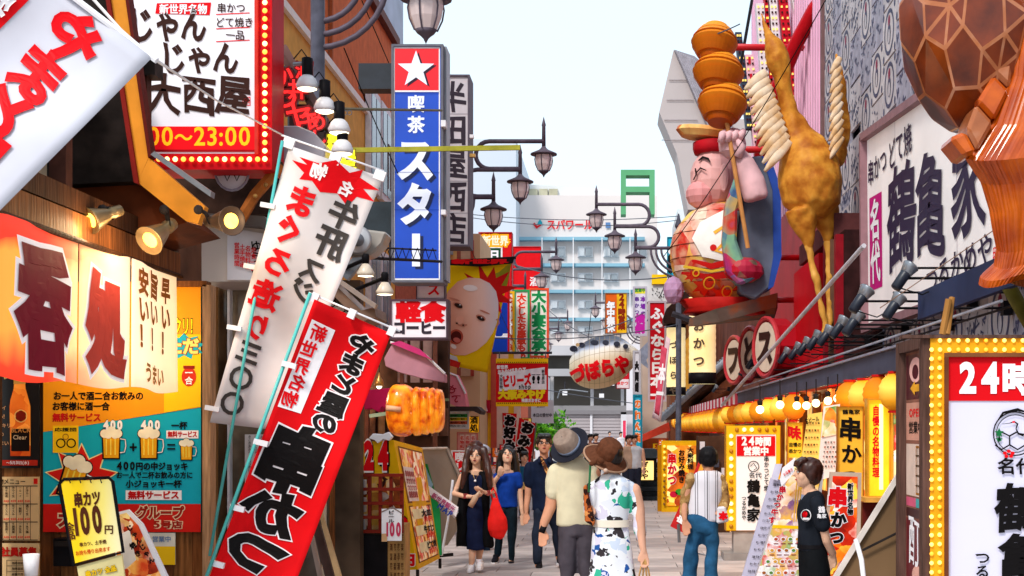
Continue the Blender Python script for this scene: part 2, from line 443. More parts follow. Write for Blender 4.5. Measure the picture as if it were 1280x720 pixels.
def wallbox(name, label, cat, x0, x1, y0, y1, z0, z1, mat, part='wall'):
    t = thing(name, label, cat, ((x0+x1)/2, (y0+y1)/2, z0))
    MB().box(((x0+x1)/2, (y0+y1)/2, (z0+z1)/2), (x1-x0, y1-y0, z1-z0)).build(part, mat, t)
    return t
def fpoly(t, name, pts, d, thick, mat, **k):
    """solid cut-out facing down the street: outline read at distance d, real thickness behind it"""
    return MB().prism([P(x, y, d) for x, y in pts], (0, thick, 0)).build(name, mat, t, **k)
def fbox(t, name, x0, y0, x1, y1, d, thick, mat, **k):
    return fpoly(t, name, [(x0,y0),(x1,y0),(x1,y1),(x0,y1)], d, thick, mat, **k)
def sign(name, label, cat, d, box, face, frame, thick=.25, fw=4, group=None, proud=.03):
    """framed sign box facing down the street; returns thing and its printing sheet"""
    x0, y0, x1, y1 = box; b = P((x0+x1)/2, y1, d)
    t = thing(name, label, cat, b, group)
    if fw:
        fbox(t, 'panel', x0+fw*.6, y0+fw*.6, x1-fw*.6, y1-fw*.6, d, thick*.9, face)
        for q in ((x0,y0,x1,y0+fw), (x0,y1-fw,x1,y1), (x0,y0+fw,x0+fw,y1-fw), (x1-fw,y0+fw,x1,y1-fw)):
            fbox(t, 'frame', *q, d-proud, thick+proud, frame)
    else: fbox(t, 'panel', x0, y0, x1, y1, d, thick, face)
    return t, Sheet(t, front(d-.003))
WHITE = M('#e9e6ea', .5, .04); BLACK = M('#161417', .5, .2); RED = M('#d8141c', .5, .08); DARK = M('#2b2524', .6, .2)
RED_P = M('#e0101a', .45, 0); BLK_P = M('#120f10', .5, 0); WHT_P = M('#f2eff2', .5, 0); YEL_P = M('#f7c514', .5, 0)
METAL = M('#7c7f86', .4, .15, 8, 0, 0, .6); IRON = M('#3d3b42', .55, .2, 8, .1, 0, .2); BRASS = M('#b98a4a', .35, .2, 6, 0, 0, .7)
WOODD = M('#4a2d1c', .6, .35, 4, .3, 0, 0, (9,9,.8)); WOODM = M('#7d4a26', .55, .35, 4, .3, 0, 0, (9,9,.8)); WOODL = M('#b98450', .6, .25, 4, .2, 0, 0, (9,9,.8))

# ------------------------------------------------------------------ far background: hotel slab
hd = 150
t = thing('hotel_building', 'wide white building with blue window ledges closing the end of the street', 'building', P(700, 560, hd))
HW = M('#dfd4d2', .7, .04, .08)
fbox(t, 'wall', 574, 244, 822, 560, hd, 20, HW)
fbox(t, 'tower_wall', 575, 174, 645, 430, hd-6, 26, M('#c9d0dc', .7, .03, .05))
for ys in (296, 329, 362, 397):
    fbox(t, 'ledge', 643, ys, 806, ys+4, hd-1.2, 1.3, M('#86b2c6', .6, .1, .1))
wm = M('#aeb6bf', .3, .15, .4); wf = M('#eceaee', .6, .02)
for ry, h in ((308, 13), (341, 11), (375, 11), (408, 10)):
    for wx in (688, 722, 754, 790):
        if wx == 790 and ry > 320: continue
        o = fbox(t, 'window', wx, ry, wx+19, ry+h, hd-.25, .3, wf)
        for k in range(2): fbox(o, 'pane', wx+1.2+k*9, ry+1.2, wx+8.6+k*9, ry+h-1.2, hd-.5, .2, M('#8e97a0' if k else '#c3c8cf', .25, .15, .4))
for px in (677, 716, 752, 787):
    fbox(t, 'downpipe', px, 297, px+1, 430, hd-1.6, .3, wf)
fpoly(t, 'roof_gallery', [(655,230),(757,236),(782,247),(782,262),(655,262)], hd+2, 8, M('#d9dadc', .7, .03, .05))
for k in range(3):
    for j in range(2):
        fbox(t, 'gallery_window', 661+k*12.5, 236+j*13, 672+k*12.5, 248+j*13, hd+1.6, .4, M('#b9b49a', .3, .2, .5))
fbox(t, 'parapet', 699, 248, 776, 262, hd+1, 1, M('#cfced3', .7, .03))
for k in range(4): fbox(t, 'parapet_post', 720+k*18, 247, 721.5+k*18, 263, hd+.6, .4, M('#b0b0b6', .7, .03))
s = Sheet(t, front(hd-.15), .02)
s.text('スパワールド', 718, 281, 14, M('#d8262c', .5, 0), w=70, bold=.06, sx=.9)
s.stroke([(667,279),(671,284),(677,281)], [3,4,1], M('#d8262c', .5, 0)); s.star(675, 278, 4, 2.4, 3, M('#2f9fb0', .5, 0))
s.rect(757,278,763,285, M('#5d7fae', .5, 0)); s.done()
GR = M('#5fa374', .6, .08, .3)
t = thing('green_steel_frame', 'green open steel frame standing on the roof of the white building', 'frame', P(800, 268, hd-8))
fbox(t, 'post', 776, 212, 782.5, 268, hd-8, 2, GR); fbox(t, 'post', 812, 212, 818.5, 268, hd-8, 2, GR)
fbox(t, 'crossbar', 782.5, 212, 812, 219, hd-8, 2, GR); fbox(t, 'crossbar', 782.5, 233, 812, 240, hd-8, 2, GR)
t = wallbox('plain_tower', 'plain pale grey block behind the green steel frame', 'building', 6.5, 10.5, 146, 160, 0, 24.3, M('#dcdfe4', .7, .02, .05))

# elevated track and shutters at the street's end
ed = 104
t = thing('elevated_walkway', 'grey elevated steel walkway crossing the street end', 'walkway', P(745, 520, ed))
fbox(t, 'deck', 600, 432, 835, 444, ed, 5, M('#b9b6ba', .7, .06, .3)); fbox(t, 'soffit', 600, 444, 835, 461, ed+1, 4, M('#54504c', .8, .2, .4))
fbox(t, 'girder', 600, 461, 835, 470, ed-.5, 1, M('#a9a7ab', .7, .06, .3)); fbox(t, 'beam', 600, 507, 835, 515, ed-.5, 1, M('#8e8a8c', .7, .1, .3))
for px in (688, 738, 776): fbox(t, 'pillar', px, 470, px+4, 560, ed+1.2, .6, M('#cfccd0', .6, .05))
fbox(t, 'back_wall', 600, 470, 835, 560, ed+4, .4, M('#6c6660', .8, .15, .2))
for k, (px, py) in enumerate(((706,489),(752,492),(765,477))):
    fbox(t, 'lamp', px-3, py, px+3, py+5, ed-1, .4, WHITE); fbox(t, 'lamp_stem', px-.6, py-12, px+.6, py, ed-1, .2, IRON)
MB().tube([P(697,498,ed-1),P(700,488,ed-1),P(712,487,ed-1),P(735,490,ed-1)], .06, 6).build('rail', METAL, t)
t = thing('shutter_wall', 'wide closed grey roller shutters at the end of the street', 'shutter', P(740, 568, 98))
for x0, x1 in ((697, 737.5), (740.5, 776)):
    o = fbox(t, 'shutter', x0, 518, x1, 575, 98, .2, M('#a3989a', .6, .05, .5))
    for k in range(14): fbox(o, 'slat', x0, 518.6+k*4, x1, 521.9+k*4, 97.93, .06, M('#aaa0a2', .55, .05, .5))
fbox(t, 'frame', 737.5, 515, 740.5, 575, 97.8, .5, M('#d6d2d6', .5, .03)); fbox(t, 'frame', 600, 513, 840, 518, 97.7, .5, M('#7d787b', .5, .03))
fbox(t, 'frame', 776, 515, 783, 575, 97.7, .5, M('#c9c5c9', .5, .03))
t = thing('side_wall', 'pale wall right of the grey shutters', 'wall', P(800, 575, 99)); fbox(t, 'wall', 783, 430, 840, 575, 99, 1, M('#d5cfd4', .7, .04, .2))

# ------------------------------------------------------------------ trees at the street's end
def leaf_mass(t, c, r, n, cols, size=.09, seed=0, squash=.9):
    R = random.Random(seed)
    for col in cols:
        mb = MB()
        for i in range(n//len(cols)):
            v = Vector((R.gauss(0,1), R.gauss(0,1), R.gauss(0,1))).normalized()*r*(.55+.45*R.random())
            v *= .75+.4*noise.noise(v*1.4+Vector((seed,0,0)))
            v.z *= squash; p = Vector(c)+v
            a = Vector((R.gauss(0,1), R.gauss(0,1), R.gauss(0,1))).normalized(); b = a.orthogonal().normalized()
            mb.add([p-a*size, p+b*size*.5, p+a*size, p-b*size*.5], [(0,1,2,3)])
        mb.build('foliage', col, t)
for i, (px, py, d, r, lb) in enumerate(((688, 536, 75, 1.5, 'small bright green street tree left of the grey shutters'), (676, 546, 70, .9, 'lowest green bush beside the red banners at the street end'))):
    c = P(px, py, d); t = thing('street_tree', lb, 'tree', (c.x, c.y, 0), 'trees at the street end')
    MB().tube([(c.x,c.y,0),(c.x+.05,c.y,c.z*.5),(c.x,c.y,c.z)], [.1,.07,.03], 7).build('trunk', WOODD, t)
    for k in range(4):
        a = k*1.6; MB().tube([(c.x,c.y,c.z*.6),(c.x+cos(a)*r*.5,c.y+sin(a)*r*.5,c.z+r*.2)], [.04,.015], 5).build('branch', WOODD, t)
    leaf_mass(t, c, r, 900, [M('#57a01e', .6), M('#7cc22e', .6), M('#35701a', .6)], .13, i)

# ------------------------------------------------------------------ lantern street lamps
LMET = M('#5f5560', .5, .12, 8, .1, 0, .1); LGL = M('#c8b4b2', .25, .05, 5, 0, .06); LPOLE = M('#4b4a55', .5, .2, 7, .1, 0, .1)
def arc(cx, cz, r, a0, a1, n=10, y=0): return [Vector((cx+r*cos(a0+(a1-a0)*i/n), y, cz+r*sin(a0+(a1-a0)*i/n))) for i in range(n+1)]
def lamp_post(label, X, d, s=1):
    """s = +1: arms reach towards +x"""
    t = thing('street_lamp', label, 'street lamp', (X, d, 0), 'lantern street lamps along the shopping street')
    def q(pts): return [Vector((v[0]*s, v[1], v[2])) for v in pts]
    MB().tube([(0,0,0),(0,0,.5),(0,0,.52),(0,0,7.55)], [.13,.12,.085,.08], 10).lathe([(.02,7.95),(.05,7.8),(.11,7.62),(.1,7.55)], n=8).build('post', LPOLE, t, True, world=False)
    mb = MB(); r = .05
    mb.tube(q([(2.37,0,8.22),(1.15,0,8.22)]+arc(1.15,7.91,.31,pi/2,pi*1.5)[1:]+[(1.84,0,7.6)]), r, 8)
    mb.tube(q([(1.84,0,7.58),(.87,0,7.58)]+arc(.87,7.28,.30,pi/2,pi*1.5)[1:]+[(1.24,0,6.98)]), r, 8)
    mb.tube(q([(1.24,0,6.96),(0,0,6.96)]), r, 8)
    for k, rr in enumerate((.5,.65,.8)):
        mb.tube(q([(0,0,6.92-rr-.0)]+arc(0,6.92,rr,-pi/2,0,8)[1:]), .035, 7)
    mb.build('arm', LMET, t, True, world=False)
    for lx, lz in ((2.37,8.22),(1.84,7.6),(1.24,6.98)):
        lx *= s
        o = MB().tube([(lx,0,lz+.55),(lx,0,lz+.42),(lx,0,lz+.36),(lx,0,lz+.33),(lx,0,lz-.12)], [.004,.035,.05,.04,.045], 8)\
            .lathe([(.03,-.1),(.07,-.16),(.12,-.2),(.3,-.28),(.3,-.31),(.2,-.31)], (lx,0,lz), 16)\
            .lathe([(.13,-.66),(.1,-.7),(.06,-.73),(.03,-.76),(.001,-.82)], (lx,0,lz), 12).build('lantern_head', LMET, t, True, world=False)
        MB().lathe([(.19,-.32),(.2,-.4),(.18,-.52),(.125,-.66)], (lx,0,lz), 12).build('lantern_glass', LGL, o, False, world=False)
        rb = MB()
        for k in range(6):
            a = k*pi/3+.3; rb.tube([(lx+.19*cos(a),.19*sin(a),lz-.31),(lx+.21*cos(a),.21*sin(a),lz-.42),(lx+.19*cos(a),.19*sin(a),lz-.54),(lx+.13*cos(a),.13*sin(a),lz-.67)], .01, 4)
        rb.build('lantern_cage', LMET, o, world=False)
    return t
lamp_post('nearest street lamp, its thick post rising behind the white and red banners', -3.4, 16.3, 1)
lamp_post('left street lamp with three lanterns against the sky beside the white vertical sign', -3.96, 32, 1)
lamp_post('left street lamp behind the baby banner with lanterns before the white building', -4.5, 52, 1)
lamp_post('farthest left street lamp, tiny lanterns beside the green and orange banners', -5.1, 83, 1)
lamp_post('right street lamp with lanterns before the lettering of the white building', 1.85, 41, -1)
lamp_post('farthest right street lamp, small lanterns above the blowfish lantern', 1.4, 73, -1)

# ------------------------------------------------------------------ left-hand buildings
ORG = M('#c8683a', .75, .1, 5, .25); TAN = M('#d9a04e', .75, .08, 5, .2); BRK = M('#b5604a', .8, .15, 9, .3)
LX = -4.6
def lz(px, py): return PX(px, py, LX).z
t = thing('orange_building', 'tall orange rendered building with a white sloping string course', 'building', (LX-3, 24, 0))
zt = 7.55; zr = 9.75
MB().box((LX-3, 24.4, zt/2), (6, 10.8, zt)).build('lower_wall', TAN, t)
MB().box((LX-3, 24.4, (zt+.12+zr)/2), (5.96, 10.8, zr-zt-.12)).build('upper_wall', ORG, t)
MB().box((LX-3, 24.4, zt+.06), (6.14, 10.84, .12)).build('string_course', M('#e6ddd6', .6, .05), t)
MB().box((LX-3, 24.4, zr+.09), (6.2, 10.9, .18)).build('roof_coping', M('#6a4038', .6, .1), t)
MB().box((LX-3.4, 27, zr+2.1), (6.2, 12, 4)).build('roof_screen', M('#aab6c8', .5, .12, 1.2), t)
MB().box((LX+.02, 22.1, (zt+zr)/2), (.03, .03, zr-zt-.2)).build('joint', M('#7a3a22', .8), t)
MB().box((LX+.02, 23.0, (zt+zr)/2), (.05, .08, zr-zt-.2)).build('joint', M('#a35532', .8), t)
t = thing('brick_building', 'reddish brown building with white framed windows behind the blue sign', 'building', (LX-3, 32, 0))
MB().box((LX-3, 33.0, 4.4), (6, 6.2, 8.8)).build('wall', BRK, t)
for yy in (27.6,):
    pass
t2 = thing('window_bay', 'white framed windows with laundry rail between orange wall and blue sign', 'window', (LX+.1, 26, 5))
for (y0, y1, z0, z1) in ((26.2,27.3,6.2,8.1),(27.5,28.6,6.2,8.1),(26.2,27.3,3.3,5.2),(27.5,28.6,3.3,5.2)):
    MB().box((LX+.06,(y0+y1)/2,(z0+z1)/2), (.1,y1-y0,z1-z0)).build('window_frame', M('#dcd9dd', .5), t2)
    for k in range(2): MB().box((LX+.115,y0+(y1-y0)*(.27+.46*k),(z0+z1)/2), (.02,(y1-y0)*.38,(z1-z0)*.86)).build('pane', M('#77828f', .2, .2, 2), t2)
rl = MB(); rl.tube([(LX+.5,25.8,6.9),(LX+.5,28.8,6.9)], .02, 6)
for k in range(13): rl.tube([(LX+.5,25.8+k*.25,6.9),(LX+.5,25.8+k*.25,6.1)], .012, 5)
rl.build('railing', METAL, t2)
t = thing('left_shop_row', 'row of dim shopfronts behind the hanging banners on the left', 'building', (-5.6, 22, 0))
MB().box((-6.6, 18, 2.2), (3.2, 12.4, 4.4)).build('wall', M('#6b4a38', .8, .3, 1.5), t)
MB().box((-6.9, 40, 3), (3, 23, 6)).build('wall', M('#8a5a4a', .8, .3, 1.5), t)
# stuff at pavement level in the dim interior: shelves and doors
for k in range(12):
    y = 13+k*1.9; MB().box((-4.95, y, 1.4), (.08, .12, 2.8)).build('door_post', WOODM, t)
    MB().box((-4.98, y+.95, 1.2), (.05, 1.6, 2.3)).build('glass_door', M(('#5d4632','#39302b','#76563a')[k % 3], .15, .4, 1.3), t)
# ================================================================== LEFT SIDE
CLOTHW = M('#cfced9', .8, .09, 2.2, .5); CLOTHR = M('#d80f16', .75, .14, 2.2, .5); CYAN = M('#4fb8b4', .35, .08)
def flag(name, label, q, d, mat, waves=(.05, .012, .02), pole=None, n=14, m=26, group=None, tabs=(), cat='banner', thick=.003, dd=0):
    """cloth banner: q = its four corners as seen at distance d; waves = depth amplitude and frequencies"""
    cx = sum(p[0] for p in q)/4; cy = max(p[1] for p in q)
    t = thing(name, label, cat, P(cx, min(cy, 718), d), group)
    A, fx, fy = waves
    def dep(x, y): return d+A*sin(x*fx+y*fy*.6)+A*.6*sin(y*fy-x*fx*.4)+dd*(x-cx)
    def fn(x, y, o): return P(x, y, dep(x, y)-o)
    mb = MB(); vs = []
    for j in range(m+1):
        for i in range(n+1):
            a, b = i/n, j/m
            x = q[0][0]*(1-a)*(1-b)+q[1][0]*a*(1-b)+q[2][0]*a*b+q[3][0]*(1-a)*b
            y = q[0][1]*(1-a)*(1-b)+q[1][1]*a*(1-b)+q[2][1]*a*b+q[3][1]*(1-a)*b
            vs.append(fn(x, y, 0))
    mb.add(vs, [(j*(n+1)+i, (j+1)*(n+1)+i, (j+1)*(n+1)+i+1, j*(n+1)+i+1) for j in range(m) for i in range(n)])
    mb.build('cloth', mat, t, True, solid=thick)
    return t, Sheet(t, fn, .005, 16)
def on_edge(a, b, k): return (a[0]+(b[0]-a[0])*k, a[1]+(b[1]-a[1])*k)
WTAB = M('#e8e6ea', .7, .04)
def tab(t, c, w, h, rot, d):
    pts = [(c[0]+x*cos(rot)-y*sin(rot), c[1]+x*sin(rot)+y*cos(rot)) for x, y in ((-w,-h),(w,-h),(w,h),(-w,h))]
    MB().prism([P(x, y, d-.02) for x, y in pts], (0,.035,0)).build('tab', WTAB, t)

# --- nearest white banner (seen from behind, so its writing is mirrored)
t, s = flag('cloth_banner', 'huge white banner with mirrored red brush letters in the top left corner', [(-60,-118),(190,72),(-55,318),(-270,120)], 5.0, CLOTHW, (.03,.02,.03), n=20, m=20)
r = radians(43)
for ch, x, y, h in (('や',88,48,74),('ま',46,95,74),('と',2,140,76),('屋',-40,190,84)):
    s.text(ch, x, y, h, RED_P, bold=.1, mirror=True, rot=r, brush=.02)
s.put([(-100,-60),(38,-2),(-26,62),(-160,20)], RED_P, 1, 'print')
s.text('物', -8, 2, 44, WHT_P, bold=.07, mirror=True, rot=r, brush=.03)
s.done()
tag(MB().tube([P(100,-20,5.05),P(150,36,5.0),P(192,73,5.0),P(270,125,8),P(352,168,10.4)], .006, 5).build('rope', M('#e6e0dc', .7)), 'thin white rope from the tip of the huge white banner across the red sign', 'rope')
MB().tube([P(-80,-135,5.02),P(196,76,4.99)], .012, 6).build('top_bar', WTAB, t)

# --- white banner, raw tuna
t, s = flag('cloth_banner', 'tall white banner with mirrored red and grey letters on a cyan pole', [(362,182),(479,222),(350,538),(262,528)], 10.5, M('#d6cfcf', .8, .1, 2.2, .5), (.07,.035,.03))
s.put([(362+x, 198+y) for x, y in ((3,2),(22,8),(12,-2),(36,6),(58,2),(75,18),(92,14),(88,24),(112,40),(92,38),(106,54),(84,48),(72,60),(60,44),(38,42),(28,28),(12,26),(18,18))], RED_P, 1, 'print')
s.text('名', 432, 236, 19, WHT_P, bold=.08, mirror=True, rot=radians(24), layer=2); s.text('物', 398, 214, 21, WHT_P, bold=.08, mirror=True, rot=radians(24), layer=2)
r = radians(21)
MR = M('#d8171d', .5, 0); GK = M('#3f3a38', .5, 0)
for ch, x, y, h, m_ in (('ま',377,252,40,MR),('ぐ',361,288,38,MR),('ろ',347,328,38,MR),('造',332,369,37,MR),('り',321,409,34,MR),('三',311,441,30,GK),('〇',301,473,30,GK),('〇',290,505,30,GK)):
    s.text(ch, x, y, h, m_, bold=.085, mirror=True, rot=r)
for ch, x, y, h in (('牛',429,269,38),('肝',413,304,40),('ス',390,338,32),('ジ',378,364,30)):
    s.text(ch, x, y, h, GK, bold=.08, mirror=True, rot=radians(24))
s.done()
MB().tube([P(353,176,10.48),P(262,695,10.42)], .012, 8).build('pole', CYAN, t, True)
MB().tube([P(352,169,10.5),P(480,214,10.5)], .008, 6).build('top_bar', WTAB, t, True)
for k in (.02,.5,.97): tab(t, on_edge((358,178),(478,220),k), 7, 6, radians(20), 10.5)
for k in (.22,.44,.66,.95): c = on_edge((357,180),(262,528),k); tab(t, (c[0]-2,c[1]), 9, 3, radians(10), 10.45)

# --- second white banner peeping out between
t, s = flag('cloth_banner', 'partly hidden cream banner between the tall white and the red banner', [(368,352),(392,372),(345,520),(318,505)], 10.75, M('#e3d6bd', .8, .08, 3), (.03,.03,.02), n=6, m=12)
for ch, x, y, m_ in (('串',384,352,GK),('か',364,384,GK),('つ',360,420,GK),('ど',350,452,MR),('て',344,480,MR)): s.text(ch, x, y, 26, m_, bold=.07, mirror=True, rot=radians(20))
s.done()

# --- red banner
t, s = flag('cloth_banner', 'tall red banner with mirrored black letters on a cyan pole', [(393,374),(489,417),(345,792),(244,768)], 10.0, CLOTHR, (.07,.03,.028), n=16, m=34)
r = radians(26)
s.put([(390,399),(419,413),(376,517),(347,508)], WHT_P, 1, 'print')
for ch, x, y in (('新',398,417),('世',386,437),('界',377,458),('名',371,479),('物',362,499)): s.text(ch, x, y, 21, RED_P, bold=.06, mirror=True, rot=radians(22), brush=.01)
WO = M('#efe6ea', .6, 0)
for ch, x, y, h, sx in (('や',451,432,28,1.25),('ま',440,456,27,1.3),('と',430,481,27,1.25),('屋',417,506,29,1.2),('の',406,529,27,1.25)):
    s.text(ch, x, y, h, BLK_P, bold=.10, out=WO, outw=.11, mirror=True, rot=r, brush=.02, vert=True, sx=sx)
for ch, x, y, h, sx in (('串',366,576,88,.95),('か',340,641,60,1.2),('つ',320,690,60,1.25)):
    s.text(ch, x, y, h, BLK_P, bold=.12, out=WO, outw=.05, mirror=True, rot=r, brush=.03, vert=True, sx=sx)
s.done()
MB().tube([P(388,366,9.98),P(240,770,9.9)], .013, 8).build('pole', CYAN, t, True)
MB().tube([P(386,366,10),P(500,414,10)], .008, 6).build('top_bar', WTAB, t, True)
for k in (.02,.48,.97): tab(t, on_edge((391,371),(492,415),k), 4.5, 6, radians(24), 10)
for k in (.2,.45,.66,.84): c = on_edge((391,378),(250,768),k); tab(t, (c[0]-2,c[1]), 9, 3.4, radians(14), 9.95)

# --- big red bulb sign
t, s = sign('light_bulb_sign', 'large red sign with glowing bulb border and black brush writing above the stalls', 'sign', 12, (140,-60,340,212), M('#e2dce2', .4, .03, 3, 0, .12), M('#b8101a', .45, .08), .4, 20)
s.rect(180,158,320,188, M('#d8101a', .5, .02, 3, 0, .2), 1); s.text('11:00〜23:00', 238, 172, 26, M('#f6a81a', .5, 0, 3, 0, .3), w=152, bold=.035, layer=2)
s.border(158,-48,322,190,3, M('#a50f18', .5), 3)
INK = M('#3a211c', .6, 0)
s.put([(196,4),(264,3),(262,19),(194,17)], RED_P, 1, 'print'); s.text('新世界名物', 229, 11.5, 13, WHT_P, w=60, bold=.06, layer=2)
s.text('じゃん', 209, 30, 46, INK, w=100, bold=.07, brush=.03); s.text('じゃん', 249, 72, 42, INK, w=100, bold=.07, brush=.03)
s.text('大西屋', 248, 119, 50, INK, w=132, bold=.07, brush=.035)
for tx, y, x in (('串かつ',10,289),('どて焼き',28,293),('一品',44,294)): s.text(tx, x, y, 13, INK, bold=.03, brush=.02, w=12*len(tx)); s.stroke([(270,y+8),(312,y+6)], 1.2, RED_P)
s.border(303,121,313,132,1, RED_P); s.text('印', 308, 126.5, 8, RED_P, bold=.02)
s.done()
BULB = M('#ffcf80', .3, 0, 5, 0, 1.6); BULBD = M('#ff9c3c', .3, 0, 5, 0, 1.1); SOCK = M('#8a1410', .4, .1)
def bulbs(t, pts, d, r, mats=(BULB, BULBD), yaw=0):
    tm = []
    for mt in mats:
        o = MB().ball((0,0,0), (r, r*.8, r), 8, 5).build('bulb', mt, None, True, world=False); tm.append(o.data); bpy.data.objects.remove(o)
    for i, (x, y) in enumerate(pts):
        o = bpy.data.objects.new('bulb', random.choice(tm)); C.objects.link(o); o.parent = t
        o.location = P(x, y, d)-t.location
pts = [(331, 3+10.3*i) for i in range(20)]+[(322-10.3*i, 199) for i in range(14)]
bulbs(t, pts, 11.94, .022)
for x, y in pts[:0]: pass
fbox(t, 'inner_trim', 318,-50,322,192, 11.93, .05, M('#d6382e', .5))

# --- angled eave with orange edge
t = thing('stall_eave', 'angled dark eave board with orange painted edge under the red bulb sign', 'eave', P(170, 300, 10.4))
fpoly(t, 'board', [(30,-40),(138,-40),(150,60),(178,226),(60,232)], 10.45, .3, M('#241d1b', .7, .35, 6, .3))
OED = M('#d98a2c', .5, .12, 4, .1)
fpoly(t, 'edge_board', [(130,-40),(152,-40),(186,196),(172,228)], 10.4, .1, OED)
fpoly(t, 'edge_line', [(126,-40),(131,-40),(173,230),(167,228)], 10.37, .12, M('#7c1d18', .6))
fpoly(t, 'edge_line', [(151,-40),(155,-40),(189,194),(185,197)], 10.38, .12, M('#5c1a14', .6))
fpoly(t, 'edge_board', [(172,228),(186,197),(256,258),(247,280),(232,276)], 10.4, .1, OED)
fpoly(t, 'soffit', [(60,232),(176,229),(234,278),(150,300),(60,262)], 10.6, .9, M('#5a2a14', .7, .25, 4, .2))
fpoly(t, 'gutter', [(188,193),(193,189),(264,239),(263,246)], 10.36, .1, METAL)

# --- noren
nd = lambda px: 6222.3/(VX-px)
ZT, ZB = 2.98, 2.04
NX = -3.5
def nfn(u, v, o):
    wv = .02*sin(u*3.1+1)+.012*sin(u*7.3)*(v/.94); edge = .015*sin(u*5)
    return Vector((NX+wv+o, u, ZT-v+edge*(v/.94)+.04*max(0, 9-u)*0))
t = thing('shop_curtain', 'glowing orange and white shop curtain with large red brush characters', 'curtain', (NX, 9.4, ZB))
def strip(y0, y1, name='curtain_panel'):
    mb = MB(); n, m = 14, 10; vs = [nfn(y0+(y1-y0)*i/n, .94*j/m, 0) for j in range(m+1) for i in range(n+1)]
    mb.add(vs, [(j*(n+1)+i, (j+1)*(n+1)+i, (j+1)*(n+1)+i+1, j*(n+1)+i+1) for j in range(m) for i in range(n)])
    return mb
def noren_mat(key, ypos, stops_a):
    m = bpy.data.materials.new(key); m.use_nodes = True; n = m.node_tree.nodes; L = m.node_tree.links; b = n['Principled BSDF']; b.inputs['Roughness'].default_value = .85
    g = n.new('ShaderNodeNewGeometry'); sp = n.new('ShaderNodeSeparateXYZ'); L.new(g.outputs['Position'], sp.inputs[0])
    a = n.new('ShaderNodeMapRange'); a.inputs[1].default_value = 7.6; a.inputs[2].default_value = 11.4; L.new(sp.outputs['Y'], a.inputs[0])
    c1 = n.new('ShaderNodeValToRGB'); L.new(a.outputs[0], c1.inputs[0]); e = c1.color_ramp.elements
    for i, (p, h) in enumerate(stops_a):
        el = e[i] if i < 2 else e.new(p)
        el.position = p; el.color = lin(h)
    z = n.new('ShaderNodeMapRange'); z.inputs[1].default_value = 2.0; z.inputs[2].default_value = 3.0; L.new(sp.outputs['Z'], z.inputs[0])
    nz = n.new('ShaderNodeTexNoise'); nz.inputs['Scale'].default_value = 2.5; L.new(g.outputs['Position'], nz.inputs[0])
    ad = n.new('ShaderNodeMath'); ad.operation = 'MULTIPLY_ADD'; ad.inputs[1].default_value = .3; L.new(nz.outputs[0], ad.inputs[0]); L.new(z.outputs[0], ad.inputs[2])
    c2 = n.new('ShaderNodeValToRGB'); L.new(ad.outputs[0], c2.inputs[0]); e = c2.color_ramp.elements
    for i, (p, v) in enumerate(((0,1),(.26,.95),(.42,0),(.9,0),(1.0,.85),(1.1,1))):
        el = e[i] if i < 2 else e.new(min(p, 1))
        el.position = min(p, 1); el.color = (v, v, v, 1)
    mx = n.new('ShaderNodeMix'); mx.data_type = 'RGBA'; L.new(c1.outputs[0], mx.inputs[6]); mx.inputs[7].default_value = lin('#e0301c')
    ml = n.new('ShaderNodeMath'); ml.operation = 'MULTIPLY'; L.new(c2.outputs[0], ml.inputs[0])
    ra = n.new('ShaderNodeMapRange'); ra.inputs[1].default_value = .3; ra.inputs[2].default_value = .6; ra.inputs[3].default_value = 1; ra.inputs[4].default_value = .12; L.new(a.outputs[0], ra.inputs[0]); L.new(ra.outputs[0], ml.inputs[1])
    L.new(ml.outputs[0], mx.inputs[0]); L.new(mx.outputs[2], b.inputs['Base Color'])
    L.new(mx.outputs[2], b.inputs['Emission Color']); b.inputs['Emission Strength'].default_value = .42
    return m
NM = noren_mat('curtain_dye_and_glow', 0, ((0,'#ee8a2c'),(.28,'#f0a044'),(.5,'#f6d29a'),(.75,'#f6e2bc'),(1,'#f3d8a4')))  # pale stops and emission imitate lamp glow on the dyed cloth
for a, b in ((6.9,7.6),(7.62,9.33),(9.36,10.22),(10.26,11.42)): strip(a, b).build('curtain_panel', NM, t, True, solid=.004)
s = Sheet(t, nfn, .006, .1)
MAR = M('#7c1028', .6, .05); NW = M('#f4ecec', .6, 0, 5, 0, .1); BRN = M('#b0662a', .6, .05)
s.text('呑', 8.72, .50, .74, MAR, bold=.15, out=NW, outw=.09, brush=.02, vert=True, sx=1.15)
s.text('処', 9.76, .53, .66, M('#b8443a', .6, .05), bold=.14, out=NW, outw=.08, brush=.02, vert=True, sx=.95)
for tx, u in (('安い！',10.48),('旨い！',10.76),('早い！',11.1)): s.text(tx, u, .36, .3, BRN, w=.62, bold=.09, brush=.02, vert=True, sx=.82)
s.text('うまい', 10.78, .82, .16, M('#c98a4a', .6, .05), bold=.08, w=.6); s.done()
MB().tube([(NX,6.8,ZT),(NX,11.5,ZT)], .02, 8).build('rod', WOODD, t)
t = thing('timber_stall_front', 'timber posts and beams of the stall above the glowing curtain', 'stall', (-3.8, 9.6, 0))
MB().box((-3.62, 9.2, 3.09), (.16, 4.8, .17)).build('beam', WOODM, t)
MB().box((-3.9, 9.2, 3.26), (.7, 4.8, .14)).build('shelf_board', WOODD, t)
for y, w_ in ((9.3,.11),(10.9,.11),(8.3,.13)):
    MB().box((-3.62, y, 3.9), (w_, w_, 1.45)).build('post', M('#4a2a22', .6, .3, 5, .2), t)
    MB().box((-3.62, y, 4.5), (.26, .2, .12)).build('bracket', DARK, t)
